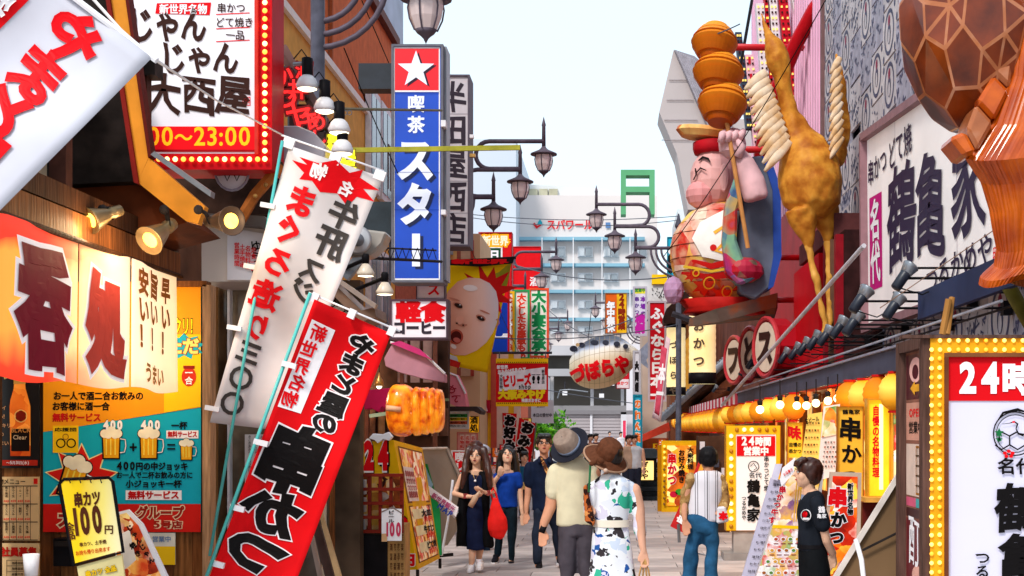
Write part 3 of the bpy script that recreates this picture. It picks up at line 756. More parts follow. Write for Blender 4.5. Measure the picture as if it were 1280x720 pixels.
for y0, y1, mt in ((7.0,8.2,WOODL),(8.4,9.2,M('#d9bf8a', .7, .15, 4)),(9.4,10.8,M('#bda78e', .7, .12, 2)),(11.0,11.6,M('#c8b49a', .7, .12, 2))):
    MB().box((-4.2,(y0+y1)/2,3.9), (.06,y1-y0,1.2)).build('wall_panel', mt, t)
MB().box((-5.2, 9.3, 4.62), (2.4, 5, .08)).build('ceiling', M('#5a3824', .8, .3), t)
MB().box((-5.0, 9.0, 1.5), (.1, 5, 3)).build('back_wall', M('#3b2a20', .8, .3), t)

# --- spot lamps over the curtain
def spot_lamp(label, d, c, aim, r=.1, ln=.2, mount=None, body=None, glow=None, group='clamp lamps over the stall'):
    """bell-shaped spotlight: c = centre pixel of its mouth, aim = where the mouth faces"""
    body = body or M('#8a7350', .35, .2, 6, 0, 0, .6); glow = glow or M('#ffc24a', .3, .1, 20, 0, 2.2)
    cw = P(c[0], c[1], d); av = Vector(aim).normalized(); R = av.to_track_quat('Z', 'Y').to_matrix()
    t = thing('spot_lamp', label, 'lamp', cw, group)
    MB().lathe([(.001,-ln-.1),(r*.42,-ln-.09),(r*.48,-ln-.02),(r*.4,-ln),(r*.55,-ln*.8),(r*.95,-.02),(r*1.05,0),(r,0),(r*.9,-.012)], cw, 20, R=R).build('hood', body, t, True)
    MB().lathe([(.001,-.008),(r*.55,-.012),(r*.88,-.02),(r*.88,-.03),(.001,-.03)], cw, 20, R=R).build('lens', glow, t, True)
    if mount is not None:
        mb = MB(); mp = P(*mount); e = cw-av*(ln+.04)
        mb.tube([e, (e+mp)/2+Vector((0,0,.02)), mp], .014, 6); mb.ball(mp, .035, 8, 6); mb.build('bracket', DARK, t)
        MB().tube([e-av*.05, (e+mp)/2+Vector((.03,0,-.06)), mp+Vector((.03,0,0))], .005, 5).build('cable', BLACK, t)
    return t
spot_lamp('brass spot lamp tilted down in the middle above the glowing curtain', 10.0, (186,301), (-.35,-.8,-.55), .105, .2, (205,262,10.1))
spot_lamp('dark spot lamp aimed right at the end of the orange eave', 10.0, (290,276), (.75,-.8,-.1), .1, .26, (248,262,10.1), M('#4a3a30', .4, .2, 6, 0, 0, .5))
spot_lamp('small spot lamp at left half hidden behind a stall post', 9.6, (112,276), (-.6,-.7,-.4), .09, .16, (128,262,9.7))

# --- end wall with posters
t = thing('board_wall', 'brown vertical board wall carrying the posters at the left edge', 'wall', (-4.6, 11.7, 0))
pl_ = []
for k in range(22):
    x = -6.65+k*.155
    MB().box((x, 11.72+random.uniform(-.004,.004), 1.45), (.15, .04, 2.9)).build('plank', (WOODM, M('#6a3d20', .6, .35, 4, .3, 0, 0, (9,9,.8)), M('#86552e', .6, .35, 4, .3, 0, 0, (9,9,.8)))[k % 3], t)
fbox(t, 'corner_post', 253, 356, 263, 800, 11.6, .16, M('#b48a66', .6, .25, 4, .2, 0, 0, (9,9,.8)))
fbox(t, 'lintel', 200, 351, 258, 358, 11.6, .14, WOODM)
pd = 11.66
OPC = M('#e8961c', .5, .06, 3); CY = M('#18a5bd', .5, .04, 3); PRD = M('#cf1f18', .5, .06, 3); PYL = M('#efc018', .5, .05, 3)
t, s = sign('poster', 'big cyan and orange drinks poster with beer mugs on the board wall', 'poster', pd, (54,352,251,665), CY, OPC, .02, 0)
s.put([(54,352),(251,352),(251,509),(54,540)], OPC, 1, 'print'); s.rect(54,630,251,665, PRD, 1)
s.put([(205,418),(251,418),(251,508),(205,516)], PYL, 2, 'print')
s.text('ドックリ！', 222, 408, 22, M('#e4d21c', .5, 0), w=50, bold=.08, out=BLK_P, outw=.08, layer=3)
s.star(230,433,27,18,9, CY, 3, sy=.62); s.text('ただ', 228, 433, 21, M('#f0d070', .5, 0), bold=.1, out=M('#8a2a20', .5), outw=.08, layer=4)
s.text('で', 213, 472, 15, BLK_P, bold=.08, layer=4)
s.ell(236,471,9,12, M('#c8301c', .5), 4); s.rect(229,457,243,461, M('#8a1a12', .5), 5); s.text('一合', 236, 471, 10, WHT_P, vert=True, bold=.05, layer=6)
s.text('お一人で酒二合お飲みの', 123, 495, 11, BLK_P, w=113, bold=.07, layer=3); s.text('お客様に酒一合', 101, 508, 11, BLK_P, w=72, bold=.07, layer=3)
s.text('無料サービス', 96, 522, 11, M('#c0181a', .5), w=61, bold=.09, layer=3)
def mug(x, y, k, a=0, full=True):
    def R_(pts): return [(x+(u*cos(a)-v*sin(a))*k, y+(u*sin(a)+v*cos(a))*k) for u, v in pts]
    s.put(R_([(-13,-12),(13,-12),(12,22),(-12,22)]), BLK_P, 3, 'print'); s.put(R_([(-11,-10),(11,-10),(10,20),(-10,20)]), M('#e8a21c', .5), 4, 'print')
    for q in (-6,0,6): s.put(R_([(q-1.5,-6),(q+.2,-6),(q+.2,16),(q-1.5,16)]), M('#f6dc50', .5), 5, 'print')
    s.stroke(R_([(12,-6),(19,-5),(20,4),(18,12),(12,13)]), 2.4*k, BLK_P, 3); s.stroke(R_([(12,-6),(19,-5),(20,4),(18,12),(12,13)]), 1.3*k, WHT_P, 4)
    for i_, (q, p, r_) in enumerate(((-9,-13,6),(0,-16,7),(9,-13,6),(-4,-11,5),(5,-11,5))): cx, cy = R_([(q,p)])[0]; s.ell(cx, cy, (r_+1)*k, (r_+1)*k, BLK_P, 3.1+i_*.15); s.ell(cx, cy, r_*k, r_*k, M('#f4ead0', .5), 5+i_*.15, n=14)
mug(139,554,.92); mug(186,554,.92); mug(233,562,.62)
s.text('400', 141, 532, 12, WHT_P, w=26, bold=.12, out=BLK_P, outw=.1, layer=4); s.text('400', 188, 532, 12, WHT_P, w=26, bold=.12, out=BLK_P, outw=.1, layer=4)
s.text('一杯', 224, 532, 10, BLK_P, bold=.08, layer=3); s.rect(208,538,248,548, WHT_P, 2); s.text('無料サービス', 228, 543, 8, M('#c0181a', .5), w=37, bold=.09, layer=3)
s.stroke([(162,559),(171,559)], 2.4, BLK_P, 3); s.stroke([(166.5,554),(166.5,564)], 2.4, BLK_P, 3.5); s.stroke([(209,556),(219,556)], 2, BLK_P, 3); s.stroke([(209,561),(219,561)], 2, BLK_P, 3)
s.star(102,598,47,28,9, M('#f2e6a0', .5), 2, sy=.95, rnd=.0); s.star(102,598,44,26,9, PRD, 2.6, sy=.95, rnd=.0)
mug(92,596,1.25,radians(18))
s.rect(66,532,98,566, PYL, 3); s.text('応援団', 82, 537, 5, BLK_P, w=28, bold=.05, layer=4); s.ring(76,554,6,1.6, BLK_P, 4); s.ring(89,554,6,1.6, BLK_P, 4); s.ring(82,546,4,1.2, M('#a87020', .5), 4)
s.text('400円の中ジョッキ', 190, 583, 10.5, BLK_P, w=90, bold=.09, layer=3); s.text('お一人で二杯お飲みの方に', 193, 594, 9, BLK_P, w=96, bold=.07, layer=3); s.text('小ジョッキ一杯', 192, 605, 10, BLK_P, w=70, bold=.08, layer=3)
s.rect(157,613,227,625, WHT_P, 2); s.text('無料サービス', 192, 619, 10.5, M('#c0181a', .5), w=64, bold=.1, layer=3)
s.text('グループ', 200, 641, 17, M('#a02418', .5), w=60, bold=.1, out=M('#f4d8b0', .5), outw=.14, layer=2); s.text('5号店', 209, 656, 9.5, M('#a02418', .5), w=38, bold=.1, out=M('#f4d8b0', .5), outw=.14, layer=2)
s.text('大', 84, 648, 22, M('#a02418', .5), bold=.1, out=M('#f4d8b0', .5), outw=.14, layer=2)
s.done()
t, s = sign('poster', 'black poster showing an amber bottle at the far left', 'poster', pd, (-60,455,49,585), M('#15100f', .4, .2), BLACK, .02, 0)
AMB = photo_mat('amber_bottle', ['#a8300c','#d8641c','#e8862c','#f0a048'], 9, .15, 1)
s.put([(13,500),(17,486),(18,474),(31,474),(32,486),(36,500),(38,508),(38,570),(13,570),(12,508)], AMB, 2, 'print'); s.rect(17,472,32,480, M('#d8a04a', .4), 3)
s.rect(14,536,37,564, M('#1c1412', .5), 3); s.star(26,520,8,6,6, M('#7a1c10', .5), 3); s.ring(26,520,8,1, M('#e8c070', .5), 4)
s.text('BLACK', 26, 538, 7, M('#d89048', .5), w=25, bold=.03, layer=5); s.text('Clear', 25, 547, 6, M('#e8c8a0', .5), bold=.02, layer=4); s.text('キレン', 8, 470, 10, M('#e8c878', .5), bold=.05, layer=4)
s.rect(-50,575,47,582, M('#b02a1c', .5), 2); s.text('〜5月31日(水)', 22, 578.5, 4.5, WHT_P, bold=.02, layer=3)
for k in range(5): s.text(('ハイ','い!','スッキリ','の','うまい')[k], 2, 510+k*11, 6, M('#d8a070', .5), bold=.03, layer=3)
s.done()
PAP = M('#dcb684', .7, .08, 3)
t, s = sign('poster', 'beige drinks menu poster with three ruled rows under the bottle poster', 'poster', pd, (-60,596,49,676), PAP, PAP, .015, 0)
s.text('飲み物メニュー', 8, 602, 8, BLK_P, w=48, bold=.04); s.rect(42,598,47,605, PRD, 1)
LNK = M('#3a2418', .6)
for k in range(4): s.rect(-60,607+k*22.5,47,608+k*22.5, LNK, 1)
for k in range(12): s.rect(-58+k*8.7,607,-57.4+k*8.7,675, LNK, 1)
R_ = random.Random(3)
for i in range(11):
    for j in range(3): s.text(''.join(R_.choice('焼酒水割梅生ビールウイスキー冷酎') for _ in range(4)), -53+i*8.7, 615+j*22.5, 3.4, LNK, vert=True, bold=.05, layer=2); s.text(R_.choice(('350','400','450','600')), -53+i*8.7, 626.5+j*22.5, 3, RED_P, bold=.06, layer=2)
s.done()
t, s = sign('poster', 'staff wanted notice with red heading low in the left corner', 'poster', pd, (-60,679,49,790), PAP, PAP, .015, 0)
s.text('正社員募集', 18, 690, 12, M('#c01c14', .5), w=56, bold=.1)
for k in range(6):
    s.rect(8,700+k*7,46,700.5+k*7, LNK, 1); s.text(R_.choice(('まかない有り','すぐ連絡','随時面談','経験不問')), 22, 704+k*7, 3.6, LNK, bold=.03)
s.rect(8,700,8.6,745, LNK, 1); s.rect(20,700,20.6,745, LNK, 1); s.done()
t = thing('paper_cup', 'white paper cup shape in front of the staff notice', 'cup', P(38, 720, 9.2)); c = P(39, 706, 9.2)
MB().lathe([(.04,-.07),(.052,.07),(.048,.07),(.036,-.06)], c, 16).build('cup', WHT_P, t, True)
t, s = sign('poster', 'small white and yellow flyer on the boards right of the red group poster', 'poster', pd, (186,666,219,706), M('#d8d4c8', .6), WHITE, .012, 0)
s.rect(186,683,219,706, PYL, 1); s.text('営業中', 202, 674, 8, M('#5f7fae', .6), bold=.03); s.done()
t = thing('letter_box', 'black box on the boards below the cyan poster', 'box', P(78, 706, 11.6)); fbox(t, 'body', 66, 673, 92, 708, 11.5, .14, BLACK, bevel=.006); fbox(t, 'flap', 68, 677, 90, 683, 11.48, .02, DARK)

# --- stand sign and food board
t = thing('stand_sign', 'yellow price board 串カツ 100円 in a leaning black frame', 'sign', P(118, 718, 9.0))
sd_ = 9.0; q = [(76,602),(139,599),(153,688),(94,704)]
YG = ramp_mat('yellow_card', ((0,'#f0c81c'),(.5,'#f6e27a'),(1,'#faf0c8')), 'X', -.1, .2, .5, .12)
fpoly(t, 'card', q, sd_, .02, YG)
fr = MB(); qq = [(74,606),(80,599),(136,597),(141,602),(154,690),(92,707)]
fr.tube([P(x, y, sd_-.0) for x, y in qq], .011, 6, closed=True); fr.build('frame', BLACK, t)
s = Sheet(t, front(sd_-.002)); BR = M('#5a2d1a', .5)
s.text('串カツ', 109, 624, 19, BR, w=34, bold=.1, rot=radians(-6)); s.text('100', 110, 653, 36, BR, w=38, bold=.1, rot=radians(-7)); s.text('円', 136, 662, 12, BR, bold=.06)
s.text('全品', 88, 664, 11, BR, vert=True, w=22, bold=.07, rot=radians(-7)); s.text('串カツ、土手焼', 116, 679, 5.6, BR, w=34, bold=.07, rot=radians(-7)); s.text('お持ち帰り出来ます', 116, 689, 6, M('#d8601c', .5), w=44, bold=.07, rot=radians(-8)); s.done()
for k in range(4): MB().tube([P(88+k*13,604,sd_-.02),P(86+k*13,598,sd_-.02),P(90+k*13,598,sd_-.02)], .004, 5).build('ring', DARK, t)
fpoly(t, 'lower_card', [(96,708),(152,693),(158,740),(104,752)], sd_+.01, .02, M('#e8d89a', .5, .05)); s = Sheet(t, front(sd_+.006))
s.text('串カツ 全品', 126, 714, 8, PYL, bold=.1, out=BR, outw=.06, rot=radians(-12), w=40); s.done()
t = thing('food_picture_board', 'curved white edged food picture leaning behind the yellow price board', 'sign', P(180, 718, 9.4))
fpoly(t, 'board', [(140,642),(160,637),(178,655),(216,735),(150,760)], 9.4, .03, WHITE)
s = Sheet(t, front(9.395)); FP = ['#7a1c0c','#c8401c','#e8a048','#f4dcc0','#a8381c','#f0d080']
s.put([(143,645),(158,641),(173,657),(208,735),(150,755)], photo_mat('fried_food', FP, 14, .1, 3), 1, 'print')
for ch, x, y in (('じ',162,660),('ゃ',168,668),('ん',173,676),('じ',178,684),('ゃ',183,692),('ん',189,700),('焼',166,682),('き',172,692)): s.text(ch, x, y, 8, BLK_P, bold=.1, rot=radians(-30), layer=3)
s.put([(146,670),(162,662),(170,700),(156,712)], M('#efe6dc', .6), 2, 'print'); s.done()

# --- bits between the curtain and the flags
t, s = sign('box_awning', 'cream rounded shop awning box with small red writing behind the cyan pole', 'awning', 12.6, (252,272,400,352), M('#d2c4ba', .6, .06, 2), WHITE, .8, 0)
fpoly(t, 'print_panel', [(284,284),(330,292),(372,350),(284,350)], 12.58, .02, M('#e0dade', .5, .04))
s = Sheet(t, front(12.56))
for k in range(4): s.text(('営業時間','土手焼串','名物料理','定食一品')[k], 296+k*7, 318+k*2, 7, MR, w=30, vert=True, bold=.05)
s.text('ゆうき', 320, 322, 15, BLK_P, w=44, vert=True, bold=.04, brush=.03); s.done()
fpoly(t, 'cover', [(252,266),(330,270),(352,300),(345,305),(326,283),(252,276)], 12.4, .9, M('#6a625e', .5, .2, 4, 0, 0, .4))
t = thing('glass_shopfront', 'dim glass shopfront with pale frames behind the tall white banner', 'shopfront', P(330, 600, 13))
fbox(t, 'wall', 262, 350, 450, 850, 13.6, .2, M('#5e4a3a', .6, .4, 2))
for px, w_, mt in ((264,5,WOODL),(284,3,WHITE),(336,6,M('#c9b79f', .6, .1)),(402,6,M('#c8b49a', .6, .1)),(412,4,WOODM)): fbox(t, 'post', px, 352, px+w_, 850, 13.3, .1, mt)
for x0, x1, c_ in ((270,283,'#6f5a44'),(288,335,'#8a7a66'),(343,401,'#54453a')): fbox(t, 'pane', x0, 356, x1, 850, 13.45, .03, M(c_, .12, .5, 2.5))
fbox(t, 'notice', 306, 543, 333, 700, 13.28, .02, M('#ddd6d4', .7, .05)); s = Sheet(t, front(13.26))
for k in range(12): s.text(''.join(R_.choice('あいうえおかきくけこ名物酒') for _ in range(6)), 312+(k % 3)*8, 556+(k//3)*30, 4, BLK_P, vert=True, bold=.03)
s.done()
t = thing('oval_sign', 'white oval hanging sign below the red bulb sign', 'sign', P(290, 238, 12.3))
MB().ball(P(290,214,12.3), (.15,.05,.17), 20, 12).build('plate', M('#d8d2d8', .4, .04), t, True); MB().tube([P(290+21*cos(a/10*pi), 214+24*sin(a/10*pi), 12.25) for a in range(20)], .012, 6, closed=True).build('rim', M('#8a8494', .4), t)
s = Sheet(t, front(12.24)); s.stroke([(280,217),(284,226),(288,217)], 1.5, BLK_P); s.stroke([(292,217),(296,226),(300,217)], 1.5, BLK_P); s.done()
t = thing('dark_sign_backs', 'dark gap with roof timbers behind the red bulb sign', 'roof', P(260, 270, 13)); fbox(t, 'boards', 200, 190, 350, 268, 13.2, .3, M('#3c2c26', .8, .4, 4))
MB().tube([P(352,206,12.2),P(318,245,12.2),P(300,276,12.2)], .05, 6).build('brace', M('#a8602c', .6, .3), t)
for k in range(3): MB().ball(P(345-k*13,217+k*14,12.12), .02, 8, 6).build('bolt', BRASS, t)
MB().tube([P(352,206,12.2),P(300,214,12.4)], .03, 6).build('brace', WOODD, t)

# --- neon letters, lamps
t = thing('neon_sign', 'cluster of red neon characters beside the red bulb sign', 'neon sign', P(370, 200, 12.8))
NR = M('#e01c1c', .3, .1, 5, 0, 1.2); NRD = M('#2a0c0c', .4, .2)
for ch, x, y, h in (('か',352,95,30),('つ',356,123,34),('丼',372,112,26),('ヤ',373,145,34),('キ',386,150,28),('め',396,152,24),('し',398,172,22),('酒',380,88,22)):
    fbox(t, 'letter_box', x-h*.42, y-h*.45, x+h*.42, y+h*.45, 12.8, .12, NRD, bevel=.02)
    s = Sheet(t, front(12.79)); s.text(ch, x, y, h, M('#8a1414', .4), bold=.2, layer=0); s.text(ch, x, y, h, NR, bold=.03, layer=2, nm='neon_tube'); s.done()
t = thing('neon_sign', 'yellow neon characters stepping down behind the white banner bar', 'neon sign', P(410, 215, 12.9))
NY = M('#f6e21c', .3, .1, 5, 0, .9)
for ch, x, y, h in (('焼',412,180,30),('肉',415,203,28),('屋',432,200,28)):
    fbox(t, 'letter_box', x-h*.4, y-h*.42, x+h*.4, y+h*.42, 12.9, .1, M('#3a3410', .5), bevel=.02)
    s = Sheet(t, front(12.89)); s.text(ch, x, y, h, M('#8a7c14', .4), bold=.16, layer=0); s.text(ch, x, y, h, NY, bold=.05, layer=2, nm='neon_tube'); s.done()
t = thing('round_canopy', 'pale rounded metal canopy under the red neon characters', 'canopy', P(370, 190, 12.6))
fpoly(t, 'canopy', [(352,157),(372,157),(392,165),(407,182),(405,205),(352,205)], 12.5, .5, M('#9a9298', .4, .15, 3, 0, 0, .3), bevel=.01)
WG = M('#fff0cc', .3, 0, 5, 0, 2.0); WSH = M('#d8d4d6', .35, .08)
for k, (x, y) in enumerate(((384,107),(406,135),(424,162),(428,188),)):
    lb = ('highest of four floodlights climbing past the lamp post', 'second of four floodlights beside the neon', 'third of four floodlights beside the neon', 'lowest of four floodlights just over the yellow neon')[k]
    tt = thing('floodlight', lb, 'lamp', P(x, y, 12.6), 'floodlights over the neon letters'); c = P(x, y, 12.6)
    MB().lathe([(.09,-.03),(.1,0),(.075,.06),(.045,.09)], c, 16).build('shade', WSH, tt, True); MB().lathe([(.001,-.05),(.05,-.045),(.085,-.03),(.09,-.02)], c, 16).build('lens', WG, tt, True)
    MB().lathe([(.045,.085),(.05,.1),(.05,.24),(.03,.25)], c, 10).build('body', BLACK, tt, True); MB().tube([c+Vector((0,0,.2)), c+Vector((-.13,.05,.2))], .02, 6).build('arm', METAL, tt)
    MB().tube([c+Vector((0,0,.25)), c+Vector((-.05,0,.32)), c+Vector((-.13,.05,.25))], .006, 5).build('cable', BLACK, tt)
MB().tube([P(352,60,13),P(440,215,13)], .06, 6).build('lamp_rail', M('#7a5a54', .6), t)
# --- large bowl floodlight
t = thing('bowl_floodlight', 'large round metal floodlight with bowl reflector behind the white banner', 'lamp', P(460, 360, 12.8)); c = P(458, 302, 12.8)
R = Vector((.55,-.45,.55)).to_track_quat('Z', 'Y').to_matrix()
fpoly(t, 'bowl', [(432,283),(484,290),(478,305),(465,318),(448,322),(432,318)], 12.9, .3, M('#a89f96', .35, .12, 4, 0, 0, .3), bevel=.02)
MB().lathe([(.001,0),(.11,0),(.13,.015),(.11,.03),(.001,.03)], P(447,300,12.8), 24, 'Y').build('face_plate', M('#b0aeb0', .35, .1, 5, 0, 0, .4), t, True)
MB().lathe([(.001,.1),(.02,.1),(.035,.05),(.06,.04),(.06,0),(.001,0)], P(447,300,12.76), 16, 'Y').build('hub', METAL, t, True)
fpoly(t, 'bracket', [(440,322),(460,320),(434,350),(424,342)], 12.85, .1, METAL)
for lb, x, y, ax in (('small flood lamp on a black arm left of the blue star sign', 457, 341, 418), ('small flood lamp on the lower black arm by the blue sign', 481, 364, 440)):
    tt = thing('arm_lamp', lb, 'lamp', P(x, y, 12.7), 'small flood lamps on black arms'); c = P(x, y, 12.7)
    MB().lathe([(.075,-.03),(.08,0),(.05,.05),(.03,.08)], c, 14).build('shade', M('#d8c8b4', .3, .08), tt, True); MB().lathe([(.001,-.04),(.07,-.03),(.07,-.02)], c, 14).build('lens', WG, tt, True)
    MB().lathe([(.03,.07),(.035,.15),(.025,.17)], c, 10).build('body', BLACK, tt, True); MB().tube([c+Vector((0,0,.12)), P(ax, y-8+(481-x)*.0+8, 12.9)], .018, 6).build('arm', BLACK, tt)
# --- tiled eave below
t = thing('tin_eave', 'brown folded metal eave sloping down behind the banners', 'eave', P(440, 400, 13.2))
fpoly(t, 'eave', [(384,338),(396,334),(452,388),(468,384),(470,396),(452,402),(440,392)], 12.2, .6, M('#7a6254', .45, .2, 4, .1, 0, .3))
fpoly(t, 'gutter', [(392,332),(398,330),(470,380),(468,386)], 12.1, .1, M('#94867e', .4, .1, 5, 0, 0, .4))
fpoly(t, 'valance', [(378,345),(436,392),(430,402),(376,372)], 12.6, .1, M('#d8ccc4', .6)); s = Sheet(t, front(12.58)); s.text('名物串かつ', 408, 372, 15, BLK_P, w=60, bold=.05, rot=radians(36), brush=.03); s.done()

def point(loc, e, r=.08, col=(1,.62,.28)):
    l = bpy.data.lights.new('lamp_and_fill_light', 'POINT'); l.energy = e; l.shadow_soft_size = r; l.color = col
    o = bpy.data.objects.new('lamp_and_fill_light', l); C.objects.link(o); o.location = loc; return o
for px, py, d in ((186,312,9.85),(292,282,9.7),(110,290,9.4)): point(P(px, py, d), 5, .1, (1,.72,.4))
for x_, y_, z_, e_ in ((-4.3,14.5,2.6,9),(-4.2,19,2.4,10),(-4.3,24,2.4,12),(-4.4,12.6,3.4,6)): point((x_, y_, z_), e_, .1, (1,.78,.55))  # added fill lights that brighten the dim left shop interiors
point(P(150,420,11.0), 14, .1, (1,.75,.45))
# ================================================================== LEFT SIDE, FURTHER DOWN THE STREET
# --- blue star sign
BLU = M('#1246b8', .4, .12, 1.2, 0, .08); REDL = M('#e01020', .35, .04, 2, 0, .12); SG = M('#6a6a74', .45, .1)
t, s = sign('projecting_sign', 'tall blue sign with white star on red and スター lettering', 'sign', 20, (489,55,554,353), BLU, SG, .5, 3)
s.rect(493,60,549,113, REDL, 1); s.rect(493,113,549,115, WHT_P, 2); s.rect(492,59,493.5,350, WHT_P, 2); s.rect(548.5,59,550,350, WHT_P, 2); s.rect(493,348,549,350, WHT_P, 2); s.rect(493,59,549,60.5, WHT_P, 3)
GSH = M('#3c2c3a', .5, 0); LT = M('#dfe4f4', .5, 0, 5, 0, .1)
s.star(523,89,24,9.6,5, GSH, 3); s.star(520,87,24,9.6,5, LT, 5)
s.text('喫', 520, 130, 22, LT, bold=.06, layer=3); s.text('茶', 520, 156, 22, LT, bold=.06, layer=3)
for ox, oy, mt, ly in ((4,3,M('#2a3050', .5, 0),2),(0,0,LT,4)):
    s.text('ス', 519+ox, 200+oy, 56, mt, bold=.1, layer=ly, sx=.85, vert=True); s.text('タ', 519+ox, 256+oy, 54, mt, bold=.1, layer=ly, sx=.85, vert=True)
    s.rect(515+ox,292+oy,525+ox,333+oy, mt, ly)
for yy in (116,215,262): s.rect(493,yy,549,yy+.5, M('#0c3390', .5, 0), 6)
s.done()
fbox(t, 'side_trim', 554,58,558,350, 20.1, .45, M('#8d8f98', .4, .1)); fbox(t, 'bracket', 448,79,489,111, 20.1, .3, M('#20242e', .4, .2)); fbox(t, 'bracket', 448,252,489,294, 20.1, .3, M('#1d2830', .4, .2)); fbox(t, 'bracket', 486,294,489,350, 20.2, .2, IRON)
fbox(t, 'clamp', 551,150,557,158, 19.9, .2, WHITE); fbox(t, 'clamp', 551,262,557,268, 19.9, .2, WHITE)
# --- white sign
t, s = sign('projecting_sign', 'tall white sign with thin black brush characters behind the blue star sign', 'sign', 24, (545,93,587,308), M('#cbc4cb', .5, .04), M('#5c5460', .5, .1), .6, 2.4)
INK2 = M('#38303a', .5, 0)
for ch, y in (('半',122),('田',163),('屋',204),('西',246),('店',286)): s.text(ch, 566, y, 40, INK2, bold=.05, brush=.02, vert=True, sx=.9, layer=1)
for yy in (142,184,226,266): s.rect(548,yy,585,yy+.6, M('#9a939c', .5, 0), 1)
s.done(); fbox(t, 'floodlight', 587,168,592,172, 23.8, .1, WHITE); fbox(t, 'clamp', 587,192,594,196, 23.8, .1, BRASS)
# --- yellow-green banner wire bar and truss
t = thing('banner_bar', 'long greenish yellow bar crossing before the blue and white signs', 'bar', P(520, 188, 19.5)); MB().beam(P(433,188,19.4), P(650,184.5,19.6), .05, .065).build('bar', M('#a8a23a', .5, .15), t)
t = thing('banner_bar', 'thin dark rail with hooks crossing the star sign below its star', 'bar', P(480, 137, 19.3)); MB().tube([P(416,136,14),P(552,138,19.7)], .018, 6).build('rail', M('#6a6244', .5), t)
for x in (431,437): MB().tube([P(x+3*cos(a*pi/4), 141+3*sin(a*pi/4), 14.3) for a in range(8)], .004, 5, closed=True).build('hook', METAL, t)
t = thing('cable_truss', 'thin black lattice rail crossing the lower end of the blue star sign', 'rail', P(480, 330, 19))
mb = MB(); mb.tube([P(460,309,17),P(545,313,19.6)], .012, 5).tube([P(450,322,17),P(552,327,19.6)], .02, 5)
for k in range(9): a = 460+k*9.5; mb.tube([P(a,323,17.1+k*.25),P(a+5,310,17.2+k*.25),P(a+9.5,324,17.4+k*.25)], .006, 4)
mb.build('truss', BLACK, t)
# --- cafe sign
t, s = sign('light_box_sign', 'white light box sign 軽食 コーヒー below the blue star sign', 'sign', 19.4, (487,374,560,424), M('#e6dadf', .4, .03, 3, 0, .15), M('#55404a', .5, .1), .3, 2.5)
s.text('軽食', 526, 390, 27, RED_P, w=62, bold=.12); s.text('コーヒー', 524, 410, 18, INK2, w=66, bold=.12); s.done()
t, s = sign('light_box_sign', 'white panel with red strokes hanging under the blue star sign', 'sign', 20.6, (520,353,556,374), M('#e0ccd0', .4, .03), M('#55404a', .5), .2, 1); s.text('ス', 542, 362, 16, RED_P, bold=.08); s.done()
# --- shopfront clutter between star sign and pavement
t = thing('narrow_shop_building', 'narrow pale shop building with yellow stripes behind the baby banner', 'building', P(560, 480, 34))
fbox(t, 'wall', 545, 292, 600, 700, 34, 3, M('#d8b890', .7, .06, .6)); 
for x0, x1, c_ in ((553,571,'#d9a96a'),(571,576,'#9c5a48'),(576,588,'#c7a88a'),(588,592,'#b04a3a')): fbox(t, 'pilaster', x0, 300, x1, 470, 33.9, .12, M(c_, .7, .1))
fbox(t, 'window', 546,298,566,318, 33.8, .1, M('#9aa6b0', .2, .2))
t = thing('yellow_striped_front', 'yellow and white striped shop wall under the baby banner', 'building', P(600, 520, 36))
for k in range(13): fbox(t, 'stripe_board', 556+k*7.2, 440, 563.2+k*7.2, 560, 36+(k % 2)*.03, .4, (M('#eab42a', .6, .06), M('#e6c9b8', .6, .06), M('#c85a48', .6, .06))[(0,0,2,0,0,2,0,0,2,1,1,0,1)[k]])
fbox(t, 'fascia', 560, 500, 612, 516, 35.7, .5, M('#b01c30', .6, .1))
for k in range(7):
    MB().beam(P(566+k*6.5,502,35.6), P(570+k*6.5,514,35.6), .03, .03).build('fascia_mark', M('#e8c8d0', .6), t)
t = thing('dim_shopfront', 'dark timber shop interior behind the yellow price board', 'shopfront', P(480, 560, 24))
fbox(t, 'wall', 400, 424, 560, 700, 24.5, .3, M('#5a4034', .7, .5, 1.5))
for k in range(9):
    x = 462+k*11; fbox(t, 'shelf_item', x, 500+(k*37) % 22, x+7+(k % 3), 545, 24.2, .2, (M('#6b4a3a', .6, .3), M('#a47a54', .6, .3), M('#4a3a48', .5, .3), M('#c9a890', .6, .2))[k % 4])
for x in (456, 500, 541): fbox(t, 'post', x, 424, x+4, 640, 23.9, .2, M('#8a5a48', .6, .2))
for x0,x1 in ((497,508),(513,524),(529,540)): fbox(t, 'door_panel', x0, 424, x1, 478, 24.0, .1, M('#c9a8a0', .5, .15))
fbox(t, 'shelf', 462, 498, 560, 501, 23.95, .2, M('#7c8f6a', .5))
def awning(name, label, cat, top, bot, d0, d1, mats, n=10, scal=0, thick=.02, val=0, stripes=None):
    """sloped cloth canopy: top edge at depth d0, lower front edge at depth d1 (pixel points)"""
    t = thing(name, label, cat, P(bot[0][0], bot[0][1], d1))
    k = len(stripes) if stripes else 1; A, B = P(*top[0], d0[0]), P(*top[1], d0[1]); Cc, D = P(*bot[0], d1[0]) if isinstance(d1, tuple) else P(*bot[0], d1), P(*bot[1], d1[1] if isinstance(d1, tuple) else d1)
    return t, A, B, Cc, D
